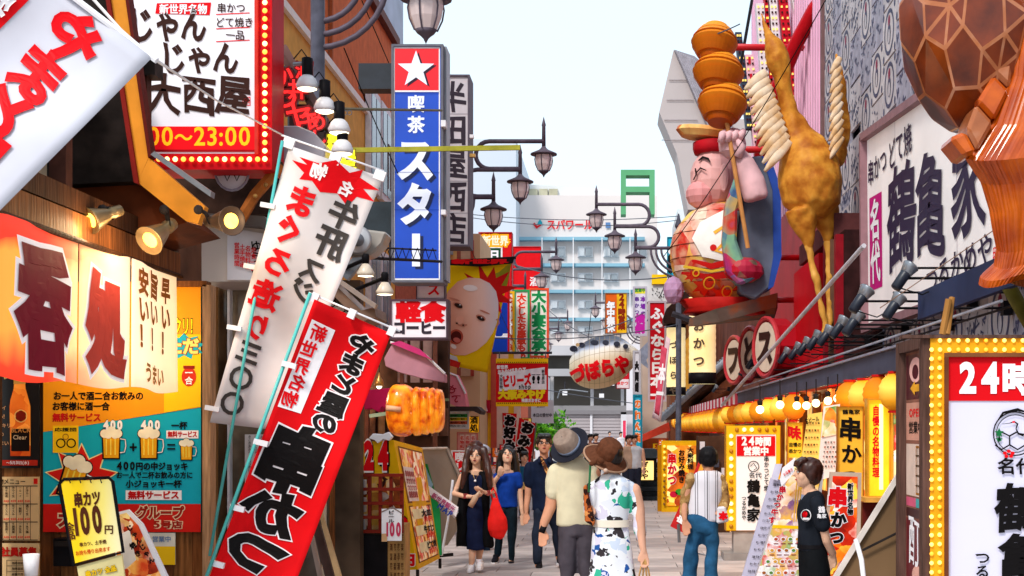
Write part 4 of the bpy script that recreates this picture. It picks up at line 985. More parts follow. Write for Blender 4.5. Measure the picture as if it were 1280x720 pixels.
# pink awnings: arched hoods seen end on
PINK = M('#c83a78', .6, .08, 3); PINKL = M('#d8a0b0', .6, .06, 3)
def hood(label, d, outline, depth, mat, rim=None, group='pink shop awnings'):
    t = thing('shop_awning', label, 'awning', P(outline[-1][0], outline[-1][1], d), group)
    fpoly(t, 'canopy', outline, d, depth, mat, bevel=.01)
    if rim: MB().tube([P(x, y, d-.02) for x, y in rim], .02, 6).build('rim', WTAB, t)
    return t
hood('big pink awning spreading right from behind the red banner', 20.5, [(480,448),(490,430),(508,434),(532,446),(556,468),(556,478),(530,474),(500,466),(482,458)], .3, M('#b98494', .6, .1, 3), [(488,428),(508,432),(533,445),(556,467)])
fpoly(bpy.data.objects['shop_awning'], 'canopy', [(488,429),(500,426),(524,436),(540,450),(520,442)], 20.4, .08, PINK)
hood('lower magenta scalloped awning left of the fried lantern', 21.5, [(455,488),(497,484),(500,508),(492,506),(486,514),(478,508),(472,515),(464,510),(455,512)], .5, M('#c01c58', .6, .08, 3))
hood('small salmon awning with red brush marks right of the fried lantern', 27, [(553,462),(570,468),(580,488),(584,510),(570,508),(553,500)], .5, M('#d87c8c', .6, .06, 3), [(556,464),(571,470),(582,492)])
s = Sheet(bpy.data.objects['shop_awning.002'], front(26.97)); s.text('めん', 568, 492, 12, M('#9c1c30', .6), bold=.04, rot=radians(60), brush=.04); s.done()
MB().beam(P(462,520,20), P(505,514,20), .05, .05).build('awning_pole', M('#8d9a80', .5), bpy.data.objects['shop_awning.001'])
# floodlight on lamp post
t = thing('floodlight', 'round floodlight clamped on the black post under the baby banner', 'lamp', P(555, 472, 30.5), 'floodlights on posts'); c = P(555, 472, 30.6)
MB().lathe([(.001,-.1),(.08,-.1),(.12,.0),(.13,.06),(.12,.06)], c, 18, 'Y').build('housing', BLACK, t, True); MB().lathe([(.001,.07),(.1,.06),(.12,.04)], c, 18, 'Y').build('lens', M('#f2ece4', .2, .05, 6, 0, .5), t, True)
fbox(t, 'clamp', 544,460,560,466, 30.7, .1, BLACK)
t = thing('hanging_lamp', 'small amber pendant lamp under the pink awning', 'lamp', P(474, 482, 20)); c = P(474, 480, 20)
MB().lathe([(.07,-.03),(.05,.06),(.02,.1),(.01,.16)], c, 14).build('shade', BRASS, t, True); MB().ball(c-Vector((0,0,.03)), .04, 8, 6).build('bulb', WG, t, True); MB().tube([c+Vector((0,0,.15)), c+Vector((0,0,.6))], .006, 5).build('cord', BLACK, t)
# --- giant fried skewer lantern
t = thing('food_shaped_lantern', 'giant orange lantern shaped like fried cutlets on a skewer', 'lantern', P(519, 548, 17.5), )
FRY = ramp_mat('fried_crust', ((0,'#6e1804'),(.38,'#b8400a'),(.5,'#e87c10'),(.68,'#f4a020'),(1,'#f7c550')), None, 0, 1, .35, .2, 6.5, .25, .9, .4)
def fried(t, px0, px1, py0, py1, d, yaw=0, seed=0, nm='cutlet'):
    a = P(px0, py0, d); b = P(px1, py1, d); cx, cz = (a.x+b.x)/2, (a.z+b.z)/2; hx, hz = (b.x-a.x)/2, (a.z-b.z)/2; mb = MB(); rings = []; n = 40
    for i in range(13):
        k = -1+2*i/12; e = max((1-abs(k)**3)**.4 if abs(k) < 1 else 0, .4); ring = []
        for j in range(n):
            th = 2*pi*j/n; cc, ss = cos(th), sin(th); q = 1/(abs(cc)**3+abs(ss)**3)**.333
            w_ = 1+.07*noise.noise(Vector((cc*2+seed, ss*2, k)))+.03*noise.noise(Vector((cc*7, ss*7+seed, k*3)))
            ring.append(Vector((cx+hx*k, d+.3*q*cc*w_*e, cz+hz*q*ss*w_*.92*e)))
        rings.append(ring)
    mb.loft(rings); return mb.build(nm, FRY, t, True)
fried(t, 484, 521, 478, 548, 17.3, seed=1); 
for k, (a, b) in enumerate(((514,530),(524,540),(534,548),(541,555))): fried(t, a, b, 481+k, 547-k*1.5, 17.4+k*.08, seed=3+k, nm='cutlet_slice')
MB().tube([P(483,510,17.0),P(501,512,17.0)], .035, 8).build('skewer', M('#f0b48c', .5, .05), t, True)
# --- yellow 24 price stand (two-faced A board)
YB = M('#eab010', .45, .06, 4)
t = thing('menu_stand', 'yellow 24時間 stand with two food menu panels on its side', 'sign stand', P(500, 712, 15.5)); sdp = 15.5
A0, A1, A2, A3 = P(448,553,sdp), P(492,550,sdp), P(522,712,sdp), P(448,716,sdp)
MB().hexa([A0,A1,A2,A3], [v+Vector((-.02,.06,0)) for v in (A0,A1,A2,A3)]).build('front_panel', YB, t)
B1, B2 = P(528,560,sdp+1.6), P(550,698,sdp+1.6)
MB().hexa([A1,B1,B2,A2], [v+Vector((-.06,.05,0)) for v in (A1,B1,B2,A2)]).build('side_panel', YB, t)
s = Sheet(t, front(sdp-.004)); O1 = M('#f6efe4', .5, 0)
s.text('24', 470, 572, 36, M('#e2101a', .5, 0), w=36, bold=.16, out=M('#fff4f0', .5, 0), outw=.1); s.text('24', 471.5, 573.5, 36, BLK_P, w=38, bold=.3, layer=1)
s.text('時間', 478, 600, 13, BLK_P, bold=.14, w=30); s.text('OPEN', 474, 620, 12, RED_P, bold=.1, w=34, out=O1, outw=.08)
s.text('0', 506, 668, 34, M('#e2101a', .5, 0), bold=.2, out=BLK_P, outw=.08, w=16); s.text('円', 511, 700, 15, M('#e2101a', .5, 0), bold=.16, out=O1, outw=.12); s.done()
s = Sheet(t, quadfn(A1, B1, B2, A2, 100, 200), .004)
F2 = ['#6a2410','#c85a2c','#f0c060','#f6e6d0','#d8483a','#eac890']
s.rect(9,8,94,98, M('#8a5a30', .6), 1); s.rect(12,11,91,95, photo_mat('menu_photo_a', F2, 12, .1, 5), 2); s.rect(12,40,48,95, M('#ead8d0', .6, .1), 3)
for k in range(5): s.text('串かつ盛', 17+k*6.5, 68, 6, M('#b04a48', .5), vert=True, bold=.06, w=44, layer=4)
s.rect(9,102,94,192, M('#7a4a28', .6), 1); s.rect(12,104,91,190, photo_mat('menu_photo_b', F2, 14, .1, 8), 2)
for k in range(3): s.rect(16+k*2,108+k*27,58+k*2,124+k*27, M('#f6e8b8', .6), 3); s.text(('大皿','牛すじ','どて焼')[k], 68, 116+k*27, 12, BLK_P, bold=.1, layer=4, w=40); s.text(('500円','400円','300円')[k], 70, 127+k*27, 9, RED_P, bold=.1, layer=4, w=34)
s.done()
for v in (A2, A3, B2): MB().tube([v, v+Vector((0,.0,-.12))], .02, 6).build('foot', DARK, t)
tag(fpoly(None, 'crumpled_cloth', [(461,548),(466,542),(478,543),(485,540),(490,546),(486,551),(479,549),(472,554),(468,550)], 15.45, .12, WHT_P, bevel=.004), 'crumpled white cloth lying on top of the yellow menu stand', 'cloth')
# --- lattice box on black stand
t = thing('lattice_cabinet', 'dark red lattice box on a black stand before the yellow menu stand', 'cabinet', P(478, 716, 13.8)); dd_ = 13.8
for k in range(5): fbox(t, 'lattice_bar', 446+k*13.5, 593, 450+k*13.5, 666, dd_, .05, M('#7c2418', .5, .15, 6, .1))
for k in range(5): fbox(t, 'lattice_bar', 446, 592+k*17.6, 504, 596+k*17.6, dd_-.02, .05, M('#7c2418', .5, .15, 6, .1))
fbox(t, 'cabinet_back', 446, 594, 504, 666, dd_+.3, .05, photo_mat('shelf_food', ['#3a1810','#a8501c','#e8b048','#f2e8dc','#6a2a18'], 9, 0, 4))
for k in range(3): fbox(t, 'bottle', 449, 600+k*22, 456, 618+k*22, dd_+.1, .1, M('#c9cfd8', .3, .2))
fbox(t, 'stand_body', 450, 668, 484, 790, dd_+.02, .4, M('#181416', .5, .2)); fbox(t, 'side_board', 484, 656, 506, 790, dd_+.05, .35, M('#b88a52', .6, .15, 5))
s = Sheet(t, front(dd_+.045))
for k in range(4):
    for j in range(5): s.text(R_.choice(('串かつ','定食','酒','玉子')), 489+k*4.6, 672+j*12, 3.5, M('#5a3420', .6), vert=True, bold=.04, w=9)
s.done()
t, s = sign('price_tag', 'hanging paper price tag with pink 100 on the lattice box', 'tag', 13.6, (477,636,502,676), WHT_P, WHITE, .01, 0)
o = [c for c in t.children][0]; o.hide_render = False
s.stroke([(477,640),(490,634),(503,642)], 1.5, M('#8a7a70', .5)); s.text('ビール', 489, 646, 8, BLK_P, bold=.06, vert=True, w=16); s.text('100', 492, 663, 18, M('#c83a5a', .5, 0), bold=.1, w=20); s.rect(477,667,484,677, M('#e0b080', .6), 1); s.done()
t = thing('green_curtain', 'green plastic sheeting hanging by the shop beside the red banner', 'curtain', P(425, 716, 14.6))
GS = ramp_mat('green_plastic', ((0,'#0d4a22'),(.5,'#1c7a36'),(1,'#6aa878')), None, 0, 1, .2, 0, 3, .25, .2)
mb = MB(); n = 24; top = []; 
for i in range(n+1): x = 396+i*2.2; top.append((x, 14.6+.05*sin(i*1.4)))
mb.add([P(x, 566+6*(i/n), d) for i, (x, d) in enumerate(top)]+[P(x, 790, d) for x, d in top], [(i, i+1, n+2+i, n+1+i) for i in range(n)]); mb.build('sheet', GS, t, True, solid=.006)
MB().tube([P(394,565,14.5),P(452,572,14.5)], .02, 6).build('rail', M('#7cae8a', .4), t); fbox(t, 'clear_strip', 394, 566, 401, 790, 14.4, .02, M('#a8b49c', .2, .2))
t = thing('leaning_boards', 'folded brown board frame leaning beside the foot of the red banner', 'board', P(400, 716, 11.4))
fpoly(t, 'board', [(398,640),(402,640),(432,740),(424,740)], 11.3, .05, M('#b89a70', .5, .15)); fpoly(t, 'board', [(390,655),(399,652),(424,745),(412,745)], 11.4, .05, M('#4a3a36', .5, .2)); fpoly(t, 'board', [(384,660),(388,657),(408,745),(402,745)], 11.5, .05, M('#9a8c84', .4, .1))
# --- grey folded board, white leaflet rack, green board
t = thing('display_board', 'grey board folded open behind the yellow stand, back to the camera', 'board', P(560, 640, 18.8))
MB().prism([P(525,561,18.8), P(558,560,19.6), P(576,600,19.9), P(576,650,19.9), P(556,682,19.4), P(536,682,19)], (.03,.06,0)).build('panel', M('#958c80', .6, .1, 2), t)
MB().tube([P(525,561,18.75), P(558,560,19.55), P(576,600,19.85)], .02, 6).build('edge', M('#c4b8ac', .5), t); MB().tube([P(576,600,19.85), P(576,650,19.85)], .025, 6).build('edge', M('#5c544e', .5), t)
MB().tube([P(566,600,18.6), P(560,650,18.5), P(552,694,18.2)], .018, 6).build('brace', WHITE, t, True); MB().beam(P(530,697,18.2), P(566,693,18.4), .04, .04).build('foot', DARK, t)
t = thing('leaflet_holder', 'white leaflets fanned out in a holder left of the woman in black', 'leaflet', P(552, 645, 17.2))
for k in range(3): fpoly(t, 'leaflet', [(527+k*3,610+k),(534+k*3,606+k*2),(573,634+k*3),(570-k,646+k)], 17.2+k*.05, .01, WHT_P)
s = Sheet(t, front(17.19)); s.text('新世界観光', 554, 628, 8, M('#b04878', .5), rot=radians(34), w=34, bold=.06); s.text('MAP', 556, 638, 8, M('#2c4aa8', .5), rot=radians(36), w=22, bold=.08); s.done()
t = thing('notice_board', 'green framed notice board behind the yellow menu stand', 'board', P(535, 660, 18)); fpoly(t, 'frame', [(524,580),(534,580),(550,640),(552,694),(544,694)], 17.9, .06, M('#1c7a3c', .5, .1)); fpoly(t, 'panel', [(526,584),(532,584),(541,606),(538,614),(530,600)], 17.88, .02, M('#8fb4c4', .4, .2))
# --- coloured signs behind people, left
t, s = sign('rainbow_notice', 'small notice with green yellow and red bands under a dark eave', 'sign', 26, (556,514,586,536), M('#ece6e2', .5), WHITE, .05, .8)
for k, c_ in enumerate(('#3c9c4c','#ecc81c','#e0603c')): s.rect(558,517.5+k*4.4,584,521.5+k*4.4, M(c_, .5), 1); s.text('営業時間のご案内', 571, 519.5+k*4.4, 3, BLK_P, w=20, bold=.05, layer=2)
s.text('OPEN 10〜22', 571, 532.5, 3, BLK_P, w=22, bold=.03); s.done()
t = thing('small_eave', 'small dark lean-to roof over the striped notice', 'roof', P(575, 512, 26)); fpoly(t, 'roof', [(553,512),(558,508),(596,508),(602,514),(600,518),(590,513),(556,514)], 25.6, .9, M('#3a2c2a', .6, .2))
t, s = sign('small_sign', 'yellow sign with black marks right of the striped notice', 'sign', 27, (586,520,599,541), M('#f0a81a', .5, .05, 3, 0, .2), BRASS, .06, .6); s.text('酒処', 592.5, 530, 10, BLK_P, vert=True, bold=.08); s.done()
t, s = sign('small_sign', 'pale pink vertical boards above the woman in black', 'sign', 28, (571,540,597,572), M('#e8a8a0', .5, .1), M('#c86a60', .5), .06, 1)
for k in range(3): s.rect(575+k*7,543,580+k*7,570, M('#f2d8cc', .5), 1); s.text('名物料理', 577.5+k*7, 556, 5, MR, vert=True, w=22, bold=.05, layer=2)
s.done()
t, s = sign('small_sign', 'red and white 喫レ sign beside the hair of the woman in black', 'sign', 24, (564,563,585,592), M('#e9e2e4', .5), WHITE, .08, 1); s.rect(566,565,583,590, RED_P, 1); s.text('喫', 574.5, 571.5, 12, WHT_P, bold=.08, layer=2); s.text('レ', 574.5, 584, 12, WHT_P, bold=.1, layer=2); s.rect(565,591,585,597, M('#2a3aa8', .5), 1); s.done()
# --- red sign behind star sign
t, s = sign('projecting_sign', 'red 新世界 sign with dark green panel above the baby banner', 'sign', 46, (598,290,640,360), M('#d4141c', .5, .05), M('#a81018', .5), .5, 1.2)
s.text('新世界', 619, 301, 14, M('#ffb21c', .5, 0), w=34, bold=.3, layer=1); s.text('新世界', 619, 301, 13, M('#fff2d0', .5, 0), w=33, bold=.08, layer=3); s.star(619, 301, 20, 14, 9, M('#f8c820', .5, 0), 0, sy=.55)
s.rect(608,309,628,332, M('#f2eef0', .5), 1); s.rect(610,310,626,330, M('#1f4a34', .5), 2); s.text('日', 618, 319, 13, WHT_P, bold=.1, layer=3); s.text('本', 619, 343, 16, M('#f2d8a0', .5), bold=.1, layer=1); s.done()
t, s = sign('projecting_sign', 'low red box adjoining the red 新世界 sign on its left', 'sign', 47, (578,312,600,340), M('#cc141c', .5, .05), M('#a81018', .5), .4, 1); s.done()
t, s = sign('projecting_sign', 'plain bright red sign right of the red 新世界 sign', 'sign', 58, (641,308,676,372), M('#d8141c', .5, .04), M('#c01018', .5), .5, 1)
s.text('酒', 668, 352, 12, M('#f0e4e6', .5), bold=.05); s.done()
# --- vertical banners cluster
def vsign(label, d, box, base, border, chars, colr, outc, size, bold=.1, cx=None, group=None, thick=.12, bw=2.5, y0=None, dy=None, sx=1, name='vertical_sign'):
    t, s = sign(name, label, 'sign', d, box, M(base, .55, .05), M(border, .55, .05), thick, bw, group)
    x0, ya, x1, yb = box; cx = cx or (x0+x1)/2; y = (y0 or ya+bw+size*.55)
    for ch in chars:
        s.text(ch, cx, y, size, M(colr, .5, 0), bold=bold, out=M(outc, .5, 0) if outc else None, outw=.12, vert=True, sx=sx); y += dy or size*1.02
    return t, s
t, s = vsign('orange bordered sign with big green 大小宴会承 characters', 44, (661,360,686,447), '#f6e8e0','#e8502c','大小宴会承り','#1d8a4c','#e8f4e0', 16, .12, cx=673.5, dy=15, y0=371, sx=1.1); s.done()
t, s = vsign('green bordered sign with red vertical writing 落とした', 43.5, (642,362,662,449), '#e9dcd2','#2e9a58','大としたお座敷もあり','#e0402c','#fff4ec', 9.6, .14, y0=372, dy=9, sx=1.15); s.done()
t, s = vsign('yellow bordered strip at the left of the green bordered sign', 43, (633,364,643,449), '#f4efe0','#f0b41c','たのしい宴会','#e0602c','#fff4ec', 8, .14, y0=374, dy=12); s.done()
t, s = vsign('red and blue sign partly behind the baby banner edge', 42, (612,330,637,462), '#d8141c','#b01018','のつ','#ffffff',None, 12, .1, y0=350, dy=14)
s.rect(612.5,402,636.5,462, M('#f0eaf0', .5), 1)
for ch, y in (('薩',388),('摩',408),('園',434)): s.text(ch, 624, y, 24, M('#14369a', .5, 0), bold=.16, out=M('#f4f2f8', .5), outw=.14, layer=3)
s.done()
# --- billboard with tiny footprints
t, s = sign('hanging_sign', 'red and yellow gift shop sign ビリーズ hanging over the street', 'sign', 30, (620,448,685,508), M('#d8141c', .5, .05), M('#f0c81c', .5, .04), .08, 0)
fbox(t, 'edge_band', 620,448,685,454, 29.98, .1, YEL_P); fbox(t, 'edge_band', 620,503,685,508, 29.98, .1, YEL_P)
for k in range(24): s.rect(622+k*2.6,452.4,623.2+k*2.6,453.6, BLK_P, 12); s.rect(622+k*2.6,503.4,623.2+k*2.6,504.6, BLK_P, 12)
s.rect(624,469,683,487, WHT_P, 2); s.put([(624,466),(681,459),(681,484),(624,489)], M('#f0ecf4', .5), 3); s.text('新世界', 628, 459, 5, WHT_P, bold=.1, w=14, layer=4); s.text('おみやげSPOT', 640, 464, 6, WHT_P, bold=.12, w=36, layer=4, rot=radians(-4))
s.text('ビリーズ', 646, 476, 15, RED_P, bold=.14, w=36, layer=5, rot=radians(-5)); s.text('shop', 656, 483.5, 6, BLK_P, bold=.08, w=16, layer=5)
s.text('大阪名物', 626.5, 477, 4, BLK_P, vert=True, w=18, bold=.05, layer=5); s.text('新世界店', 679, 471, 4, BLK_P, vert=True, w=18, bold=.05, layer=5)
for x in (667,673): s.ell(x, 473, 2, 3.4, BLK_P, 5, n=12); s.ell(x, 478, 1.3, 1.8, BLK_P, 5, n=10)
for x in (667,673):
    for k in range(4): s.ell(x-2+k*1.3, 468.4, .6, .7, BLK_P, 5, n=8)
s.text('大阪みやげ', 652, 493, 12, M('#f8dc1c', .5, 0), bold=.16, w=58, layer=4); s.text('梅屋おおきに', 664, 500.5, 4.5, WHT_P, bold=.1, w=24, layer=4); s.done()
for x in (624,682): MB().tube([P(x,448,30), P(x,440,30.4)], .015, 5).build('hanger', IRON, t)
MB().tube([P(616,441,30.4), P(690,441,30.4)], .03, 6).build('hanger_bar', IRON, t)
# --- red banners under it
FRW = M('#f2eceA', .6, 0)
t, s = flag('cloth_banner', 'red banner お好み with white outlined letters, left of the pair', [(628,516),(646,517),(643,572),(629,570)], 33, CLOTHR, (.04,.1,.05), n=6, m=12, group='small red banners down the street')
for ch, y in (('お',526),('好',541),('み',556)): s.text(ch, 637, y, 14, BLK_P, bold=.16, out=FRW, outw=.14, rot=radians(3))
s.done()
t, s = flag('cloth_banner', 'red banner おみやげ tilted right above the man in navy', [(649,522),(671,530),(661,590),(641,588)], 32, CLOTHR, (.04,.1,.05), n=6, m=12, group='small red banners down the street')
for ch, x, y in (('お',659,535),('み',655,551),('や',652,566),('げ',650,580)): s.text(ch, x, y, 15, BLK_P, bold=.16, out=FRW, outw=.14, rot=radians(9))
s.done(); MB().tube([P(670,528,31.9), P(660,640,31.9)], .02, 6).build('pole', METAL, t)
t, s = sign('hanging_sheet', 'pale parking notice sheet hanging above the green tree', 'sign', 40, (664,500,692,529), M('#d6d2d8', .6, .05), WHITE, .03, 0)
s.text('本日の受付中', 678, 519, 5, INK2, bold=.06, w=24); s.text('新世界', 676, 508, 3.4, INK2, bold=.03); s.done()
# --- baby banner
def baby_banner():
    t, s = flag('photo_banner', 'yellow banner printed with a surprised baby face and red burst', [(553,329),(640,325),(609,466),(554,455)], 30.6, M('#f2cc10', .7, .05, 3), (.10,.06,.03), n=16, m=24)
    s.step = .01; s.fine = 7
    s.put([(640,326),(624,340),(612,345),(602,352),(600,372),(632,366)], M('#9aa02a', .7, .2, 3), .5, 'print')
    s.star(610,366,36,20,11, M('#c81a18', .6, 0), 1, a0=-1.9, sy=1.0, sx=.95, rnd=.3)
    SKN = ramp_mat('printed_skin', ((0,'#d08a70'),(.4,'#e8b49c'),(.7,'#ecc8b8'),(1,'#dcd4d6')), 'X', -.5, .55, .6, 0, 1.3, .5)
    pts = []
    for x, y in ((586,347),(600,348),(612,354),(620,364),(623,378),(623,392),(621,404),(616,416),(608,428),(596,438),(582,444),(568,444),(558,438),(554.5,428),(554.3,400),(554.3,378),(560,364),(572,352)): pts.append((x, y))
    s.put(pts, SKN, 2, 'print')
    DRK = M('#3a201a', .5, 0); SH = M('#c4806a', .6, 0); LIP = M('#b8503e', .6, 0); WH = M('#e6dcd8', .5, 0)
    s.ell(572,381,6.5,3.2, SH, 3, a=.35); s.ell(573,382,5.5,2.6, DRK, 4, a=.4); s.ell(574,382,2.6,2.3, M('#140c0a', .4), 5); s.ell(575,381,.8,.8, WHT_P, 6, n=8)
    s.ell(601,397,6.5,3.2, SH, 3, a=.4); s.ell(601,398,5.2,2.4, DRK, 4, a=.45); s.ell(601,398,2.4,2.2, M('#140c0a', .4), 5); s.ell(602,397,.8,.8, WHT_P, 6, n=8)
    s.ell(568,374,7,1.2, SH, 3, a=.3); s.ell(606,390,7,1.1, SH, 3, a=.4)
    s.stroke([(570,402),(574,405),(580,407),(584,406)], [2,4,4,1.5], SH, 3); s.ell(575,400,5,5.5, M('#e4a890', .6, 0), 3.5, a=.3); s.ell(571,404,1.4,1, DRK, 5, n=10); s.ell(579,406.5,1.4,1, DRK, 5, n=10)
    s.ell(570,421,9,9.5, LIP, 3, a=.3); s.ell(570,421,6.6,7.2, M('#541c18', .5, 0), 4, a=.3); s.ell(571,425,4.6,3, M('#c86a60', .5, 0), 5, a=.3); s.ell(567,433,4,2.5, WH, 5, a=.6)
    s.ell(588,360,9,4, M('#efe4e0', .6, 0), 3, a=.1); s.stroke([(620,400),(623,398),(624,404),(620,409)], 1.4, SH, 3)
    s.put([(554,440),(571,446),(575,460),(554,455)], M('#c9ccd4', .6), 1.5, 'print'); s.put([(554,446),(576,453),(574,460),(554,455)], M('#c02a24', .6), 2.2, 'print')
    s.done()
    MB().tube([P(546,328,30.5), P(645,322,30.5)], .03, 8).build('top_bar', BLACK, t)
    fpoly(t, 'header', [(552,325),(643,321),(641,329),(600,333),(553,331)], 30.45, .05, M('#1c1818', .6, .2)); ss = Sheet(t, front(30.44)); ss.text('新世界', 600, 327, 6, RED_P, bold=.15, w=70); ss.done()
    MB().tube([P(547,330,30.75), P(547,460,30.75)], .06, 8).build('pole', BLACK, t)
baby_banner()
# black upright pole in front that the banner hangs on
# ================================================================== RIGHT SIDE
def point(loc, e, r=.08, col=(1,.62,.28)):
    l = bpy.data.lights.new('lamp_and_fill_light', 'POINT'); l.energy = e; l.shadow_soft_size = r; l.color = col
    o = bpy.data.objects.new('lamp_and_fill_light', l); C.objects.link(o); o.location = loc; return o
RX = 3.4
REDW = M('#b3121e', .5, .08, 2); NEON_PINKW = M('#dd9fbd', .5, .06, 2); NAVY = M('#454a5e', .5, .12, 4, .05)  # the pink is reflected red neon glow put into the wall colour
t = thing('tiled_building', 'tall building on the right faced with patterned blue and cream tiles', 'building', (6, 15, 0))
MB().box((RX+2.6, 15.2, 8.4), (5, 15.2, 11.6)).build('wall', M('#8f90a8', .7, .15, 2), t)
MB().box((RX+2.6, 11.5, 1.3), (5, 8, 2.56)).build('ground_floor_wall', M('#5a3220', .7, .3, 2), t)
# patterned tiles: each a piece of its own
TM = [M('#bdb6ba', .5, .12, 4), M('#a29fae', .5, .16, 4), M('#c8c0c2', .5, .12, 4)]; TI = M('#4a4c68', .5, .3, 12)
def tile_meshes():
    r = []
    for kind in range(4):
        o1 = MB().box((0,0,0), (.04,.80,.62)).build('tile', TM[(0,1,2,0)[kind]], None, world=False)
        tt = thing('tmp', 'x', 'x'); s = Sheet(tt, lambda u, v, o: Vector((-.022-o, -u, -v)), .001); R = random.Random(kind*5+2)
        if kind in (0, 2):
            s.ring(0, 0, .3, .05, TI, 1, ry=.28); s.ell(0, .02, .1, .13, TI, 1, n=12); s.ell(0, -.14, .07, .07, M('#8a2a4a', .5), 1, n=10); s.ell(0,.05,.06,.09, TM[0], 2, n=10)
            for k in range(4): s.ell((-.35,.35)[k % 2], (-.26,.26)[k//2], .05, .05, TI, 1, n=8)
        else:
            for k in range(22):
                x, y = R.uniform(-.36,.3), R.uniform(-.27,.25); s.stroke([(x,y),(x+R.uniform(-.06,.1),y+R.uniform(-.06,.06)),(x+R.uniform(-.1,.14),y+R.uniform(-.08,.1))], R.uniform(.015,.04), TI, 1+.02*k)
        s.done(); mbs = [c.data for c in tt.children]
        for c in list(tt.children): bpy.data.objects.remove(c)
        bpy.data.objects.remove(tt); r.append((o1.data, mbs)); bpy.data.objects.remove(o1)
    return r
TML = tile_meshes(); Rt = random.Random(4)
def lay_tile(y, z, kind, par):
    base, pr = TML[kind]; o = bpy.data.objects.new('tile', base); C.objects.link(o); o.parent = par; o.location = Vector((RX-.02+Rt.uniform(-.004,.004), y, z))-par.location
    for m_ in pr:
        q = bpy.data.objects.new('tile_print', m_); C.objects.link(q); q.parent = o
for i in range(14):
    for j in range(9):
        y = 22.3-i*.82; z = 9.2-j*.65+(.32 if i % 2 else 0)
        if z < 5.9-.06*i and i > 2: 
            continue
        lay_tile(y, z, (i*3+j*2+(i*j) % 3) % 4, t)
for i in range(4):
    for j in range(4): lay_tile(22.3-i*.82, 5.5-j*.65, (i+j*3) % 4, t)
for i in range(10): lay_tile(17.3-i*.82, 2.72, (i*3) % 4, t)
# --- brush sign 鶴亀家
t = thing('wall_sign', 'large white wall sign with dark brush characters 鶴亀家 and a magenta panel', 'sign', (RX-.3, 14, 3))
def px_(x, y, X=3.22): return PX(x, y, X)
A, B, Cc, D = px_(1083,172), px_(1400,-50), px_(1400,300), px_(1085,412)
nb = Vector((.08,0,0))
MB().hexa([A,B,Cc,D], [v+nb for v in (A,B,Cc,D)]).build('panel', M('#e6dfdd', .4, .05, 1.5, 0, .1), t)  # faint emission added to brighten the panel on its shaded wall
FRM = M('#8f6a70', .5, .1)
def lerp(a, b, k): return a*(1-k)+b*k
for a_, b_ in ((A,B),(B,Cc),(Cc,D),(D,A)):
    MB().beam(a_-Vector((.03,0,0)), b_-Vector((.03,0,0)), .12, .09).build('frame', FRM, t)
s = Sheet(t, quadfn(A, B, Cc, D, 9.35, 2.2), .005)
DI = M('#2c2340', .5, 0)
for ch, u, v, h, sx in (('鶴',2.25,1.13,1.15,1.5),('亀',3.75,1.2,1.12,1.35),('家',5.35,1.12,1.15,1.15)): s.text(ch, u, v, h, DI, bold=.045, brush=.035, vert=True, sx=sx)
s.rect(.2,.72,1.05,1.78, M('#c01878', .5, 0), 1); s.text('名代', .63, 1.25, .5, WHT_P, vert=True, w=.95, bold=.06, sx=1.3, brush=.02)
s.text('串かつ', .78, .42, .3, DI, w=1.3, bold=.04, brush=.03, rot=-.05); s.text('どて焼', 2.2, .36, .34, DI, w=1.35, bold=.04, brush=.03, rot=-.05)
s.text('つるかめや', 4.9, 1.88, .32, DI, w=2.7, bold=.04, brush=.04, rot=-.04); s.text('印', 6.3, 1.92, .14, RED_P, bold=.05)
for u in (1.9,4.9,7.8): s.rect(u,0,u+.012,2.2, M('#a89aa4', .5), 1)
s.done()
# --- red lower part of the theatre-like building
t = thing('red_building', 'bright red building part with recess under the golden bird figure', 'building', (RX+2, 26, 0))
MB().box((RX+2.5, 27.0, 4.3), (5, 8.2, 3.5)).build('wall', REDW, t)
MB().box((RX-.25, 21.6, 3.3), (.5, 2.8, 1.9)).build('panel', M('#c8101c', .5, .06, 2), t)
MB().box((RX-.1, 20.9, 4.5), (.7, 3.6, .3)).build('soffit', M('#5a3030', .7, .15), t)
MB().box((RX-.1, 19.2, 3.4), (.6, 1.3, 1.9)).build('recess', M('#341a1a', .7, .3), t)
for k in range(3): MB().box((RX-.43, 18.7+k*.5, 3.4), (.14, .16, 1.8)).build('mullion', (M('#8a1420', .5), M('#6b4a3a', .6))[k % 2], t)
MB().tube([P(903,506,26), P(1080,307,15.5)], .026, 8).build('conduit', M('#c8c4cc', .5), t)
MB().box((RX+2.6, 48, 3.2), (5, 33, 6.4)).build('far_wall', M('#6a3a2c', .7, .3, 1), t)
t = thing('neon_tinted_metal_wall', 'tall ribbed metal wall coloured with pink neon glow behind the golden bird figure', 'building', (RX+2, 28, 6))
MB().box((RX+2.5, 29.2, 9.6), (4.9, 12.4, 7.2)).build('wall', NEON_PINKW, t)
for k in range(40): MB().box((RX+.03, 23.1+k*.31, 9.6), (.07, .12, 7.15)).build('rib', M('#e7b6cf', .45, .05, 2), t)
MB().box((RX+.0, 22.95, 9.4), (.14, .14, 8)).build('edge_post', M('#7a5a5a', .5), t)
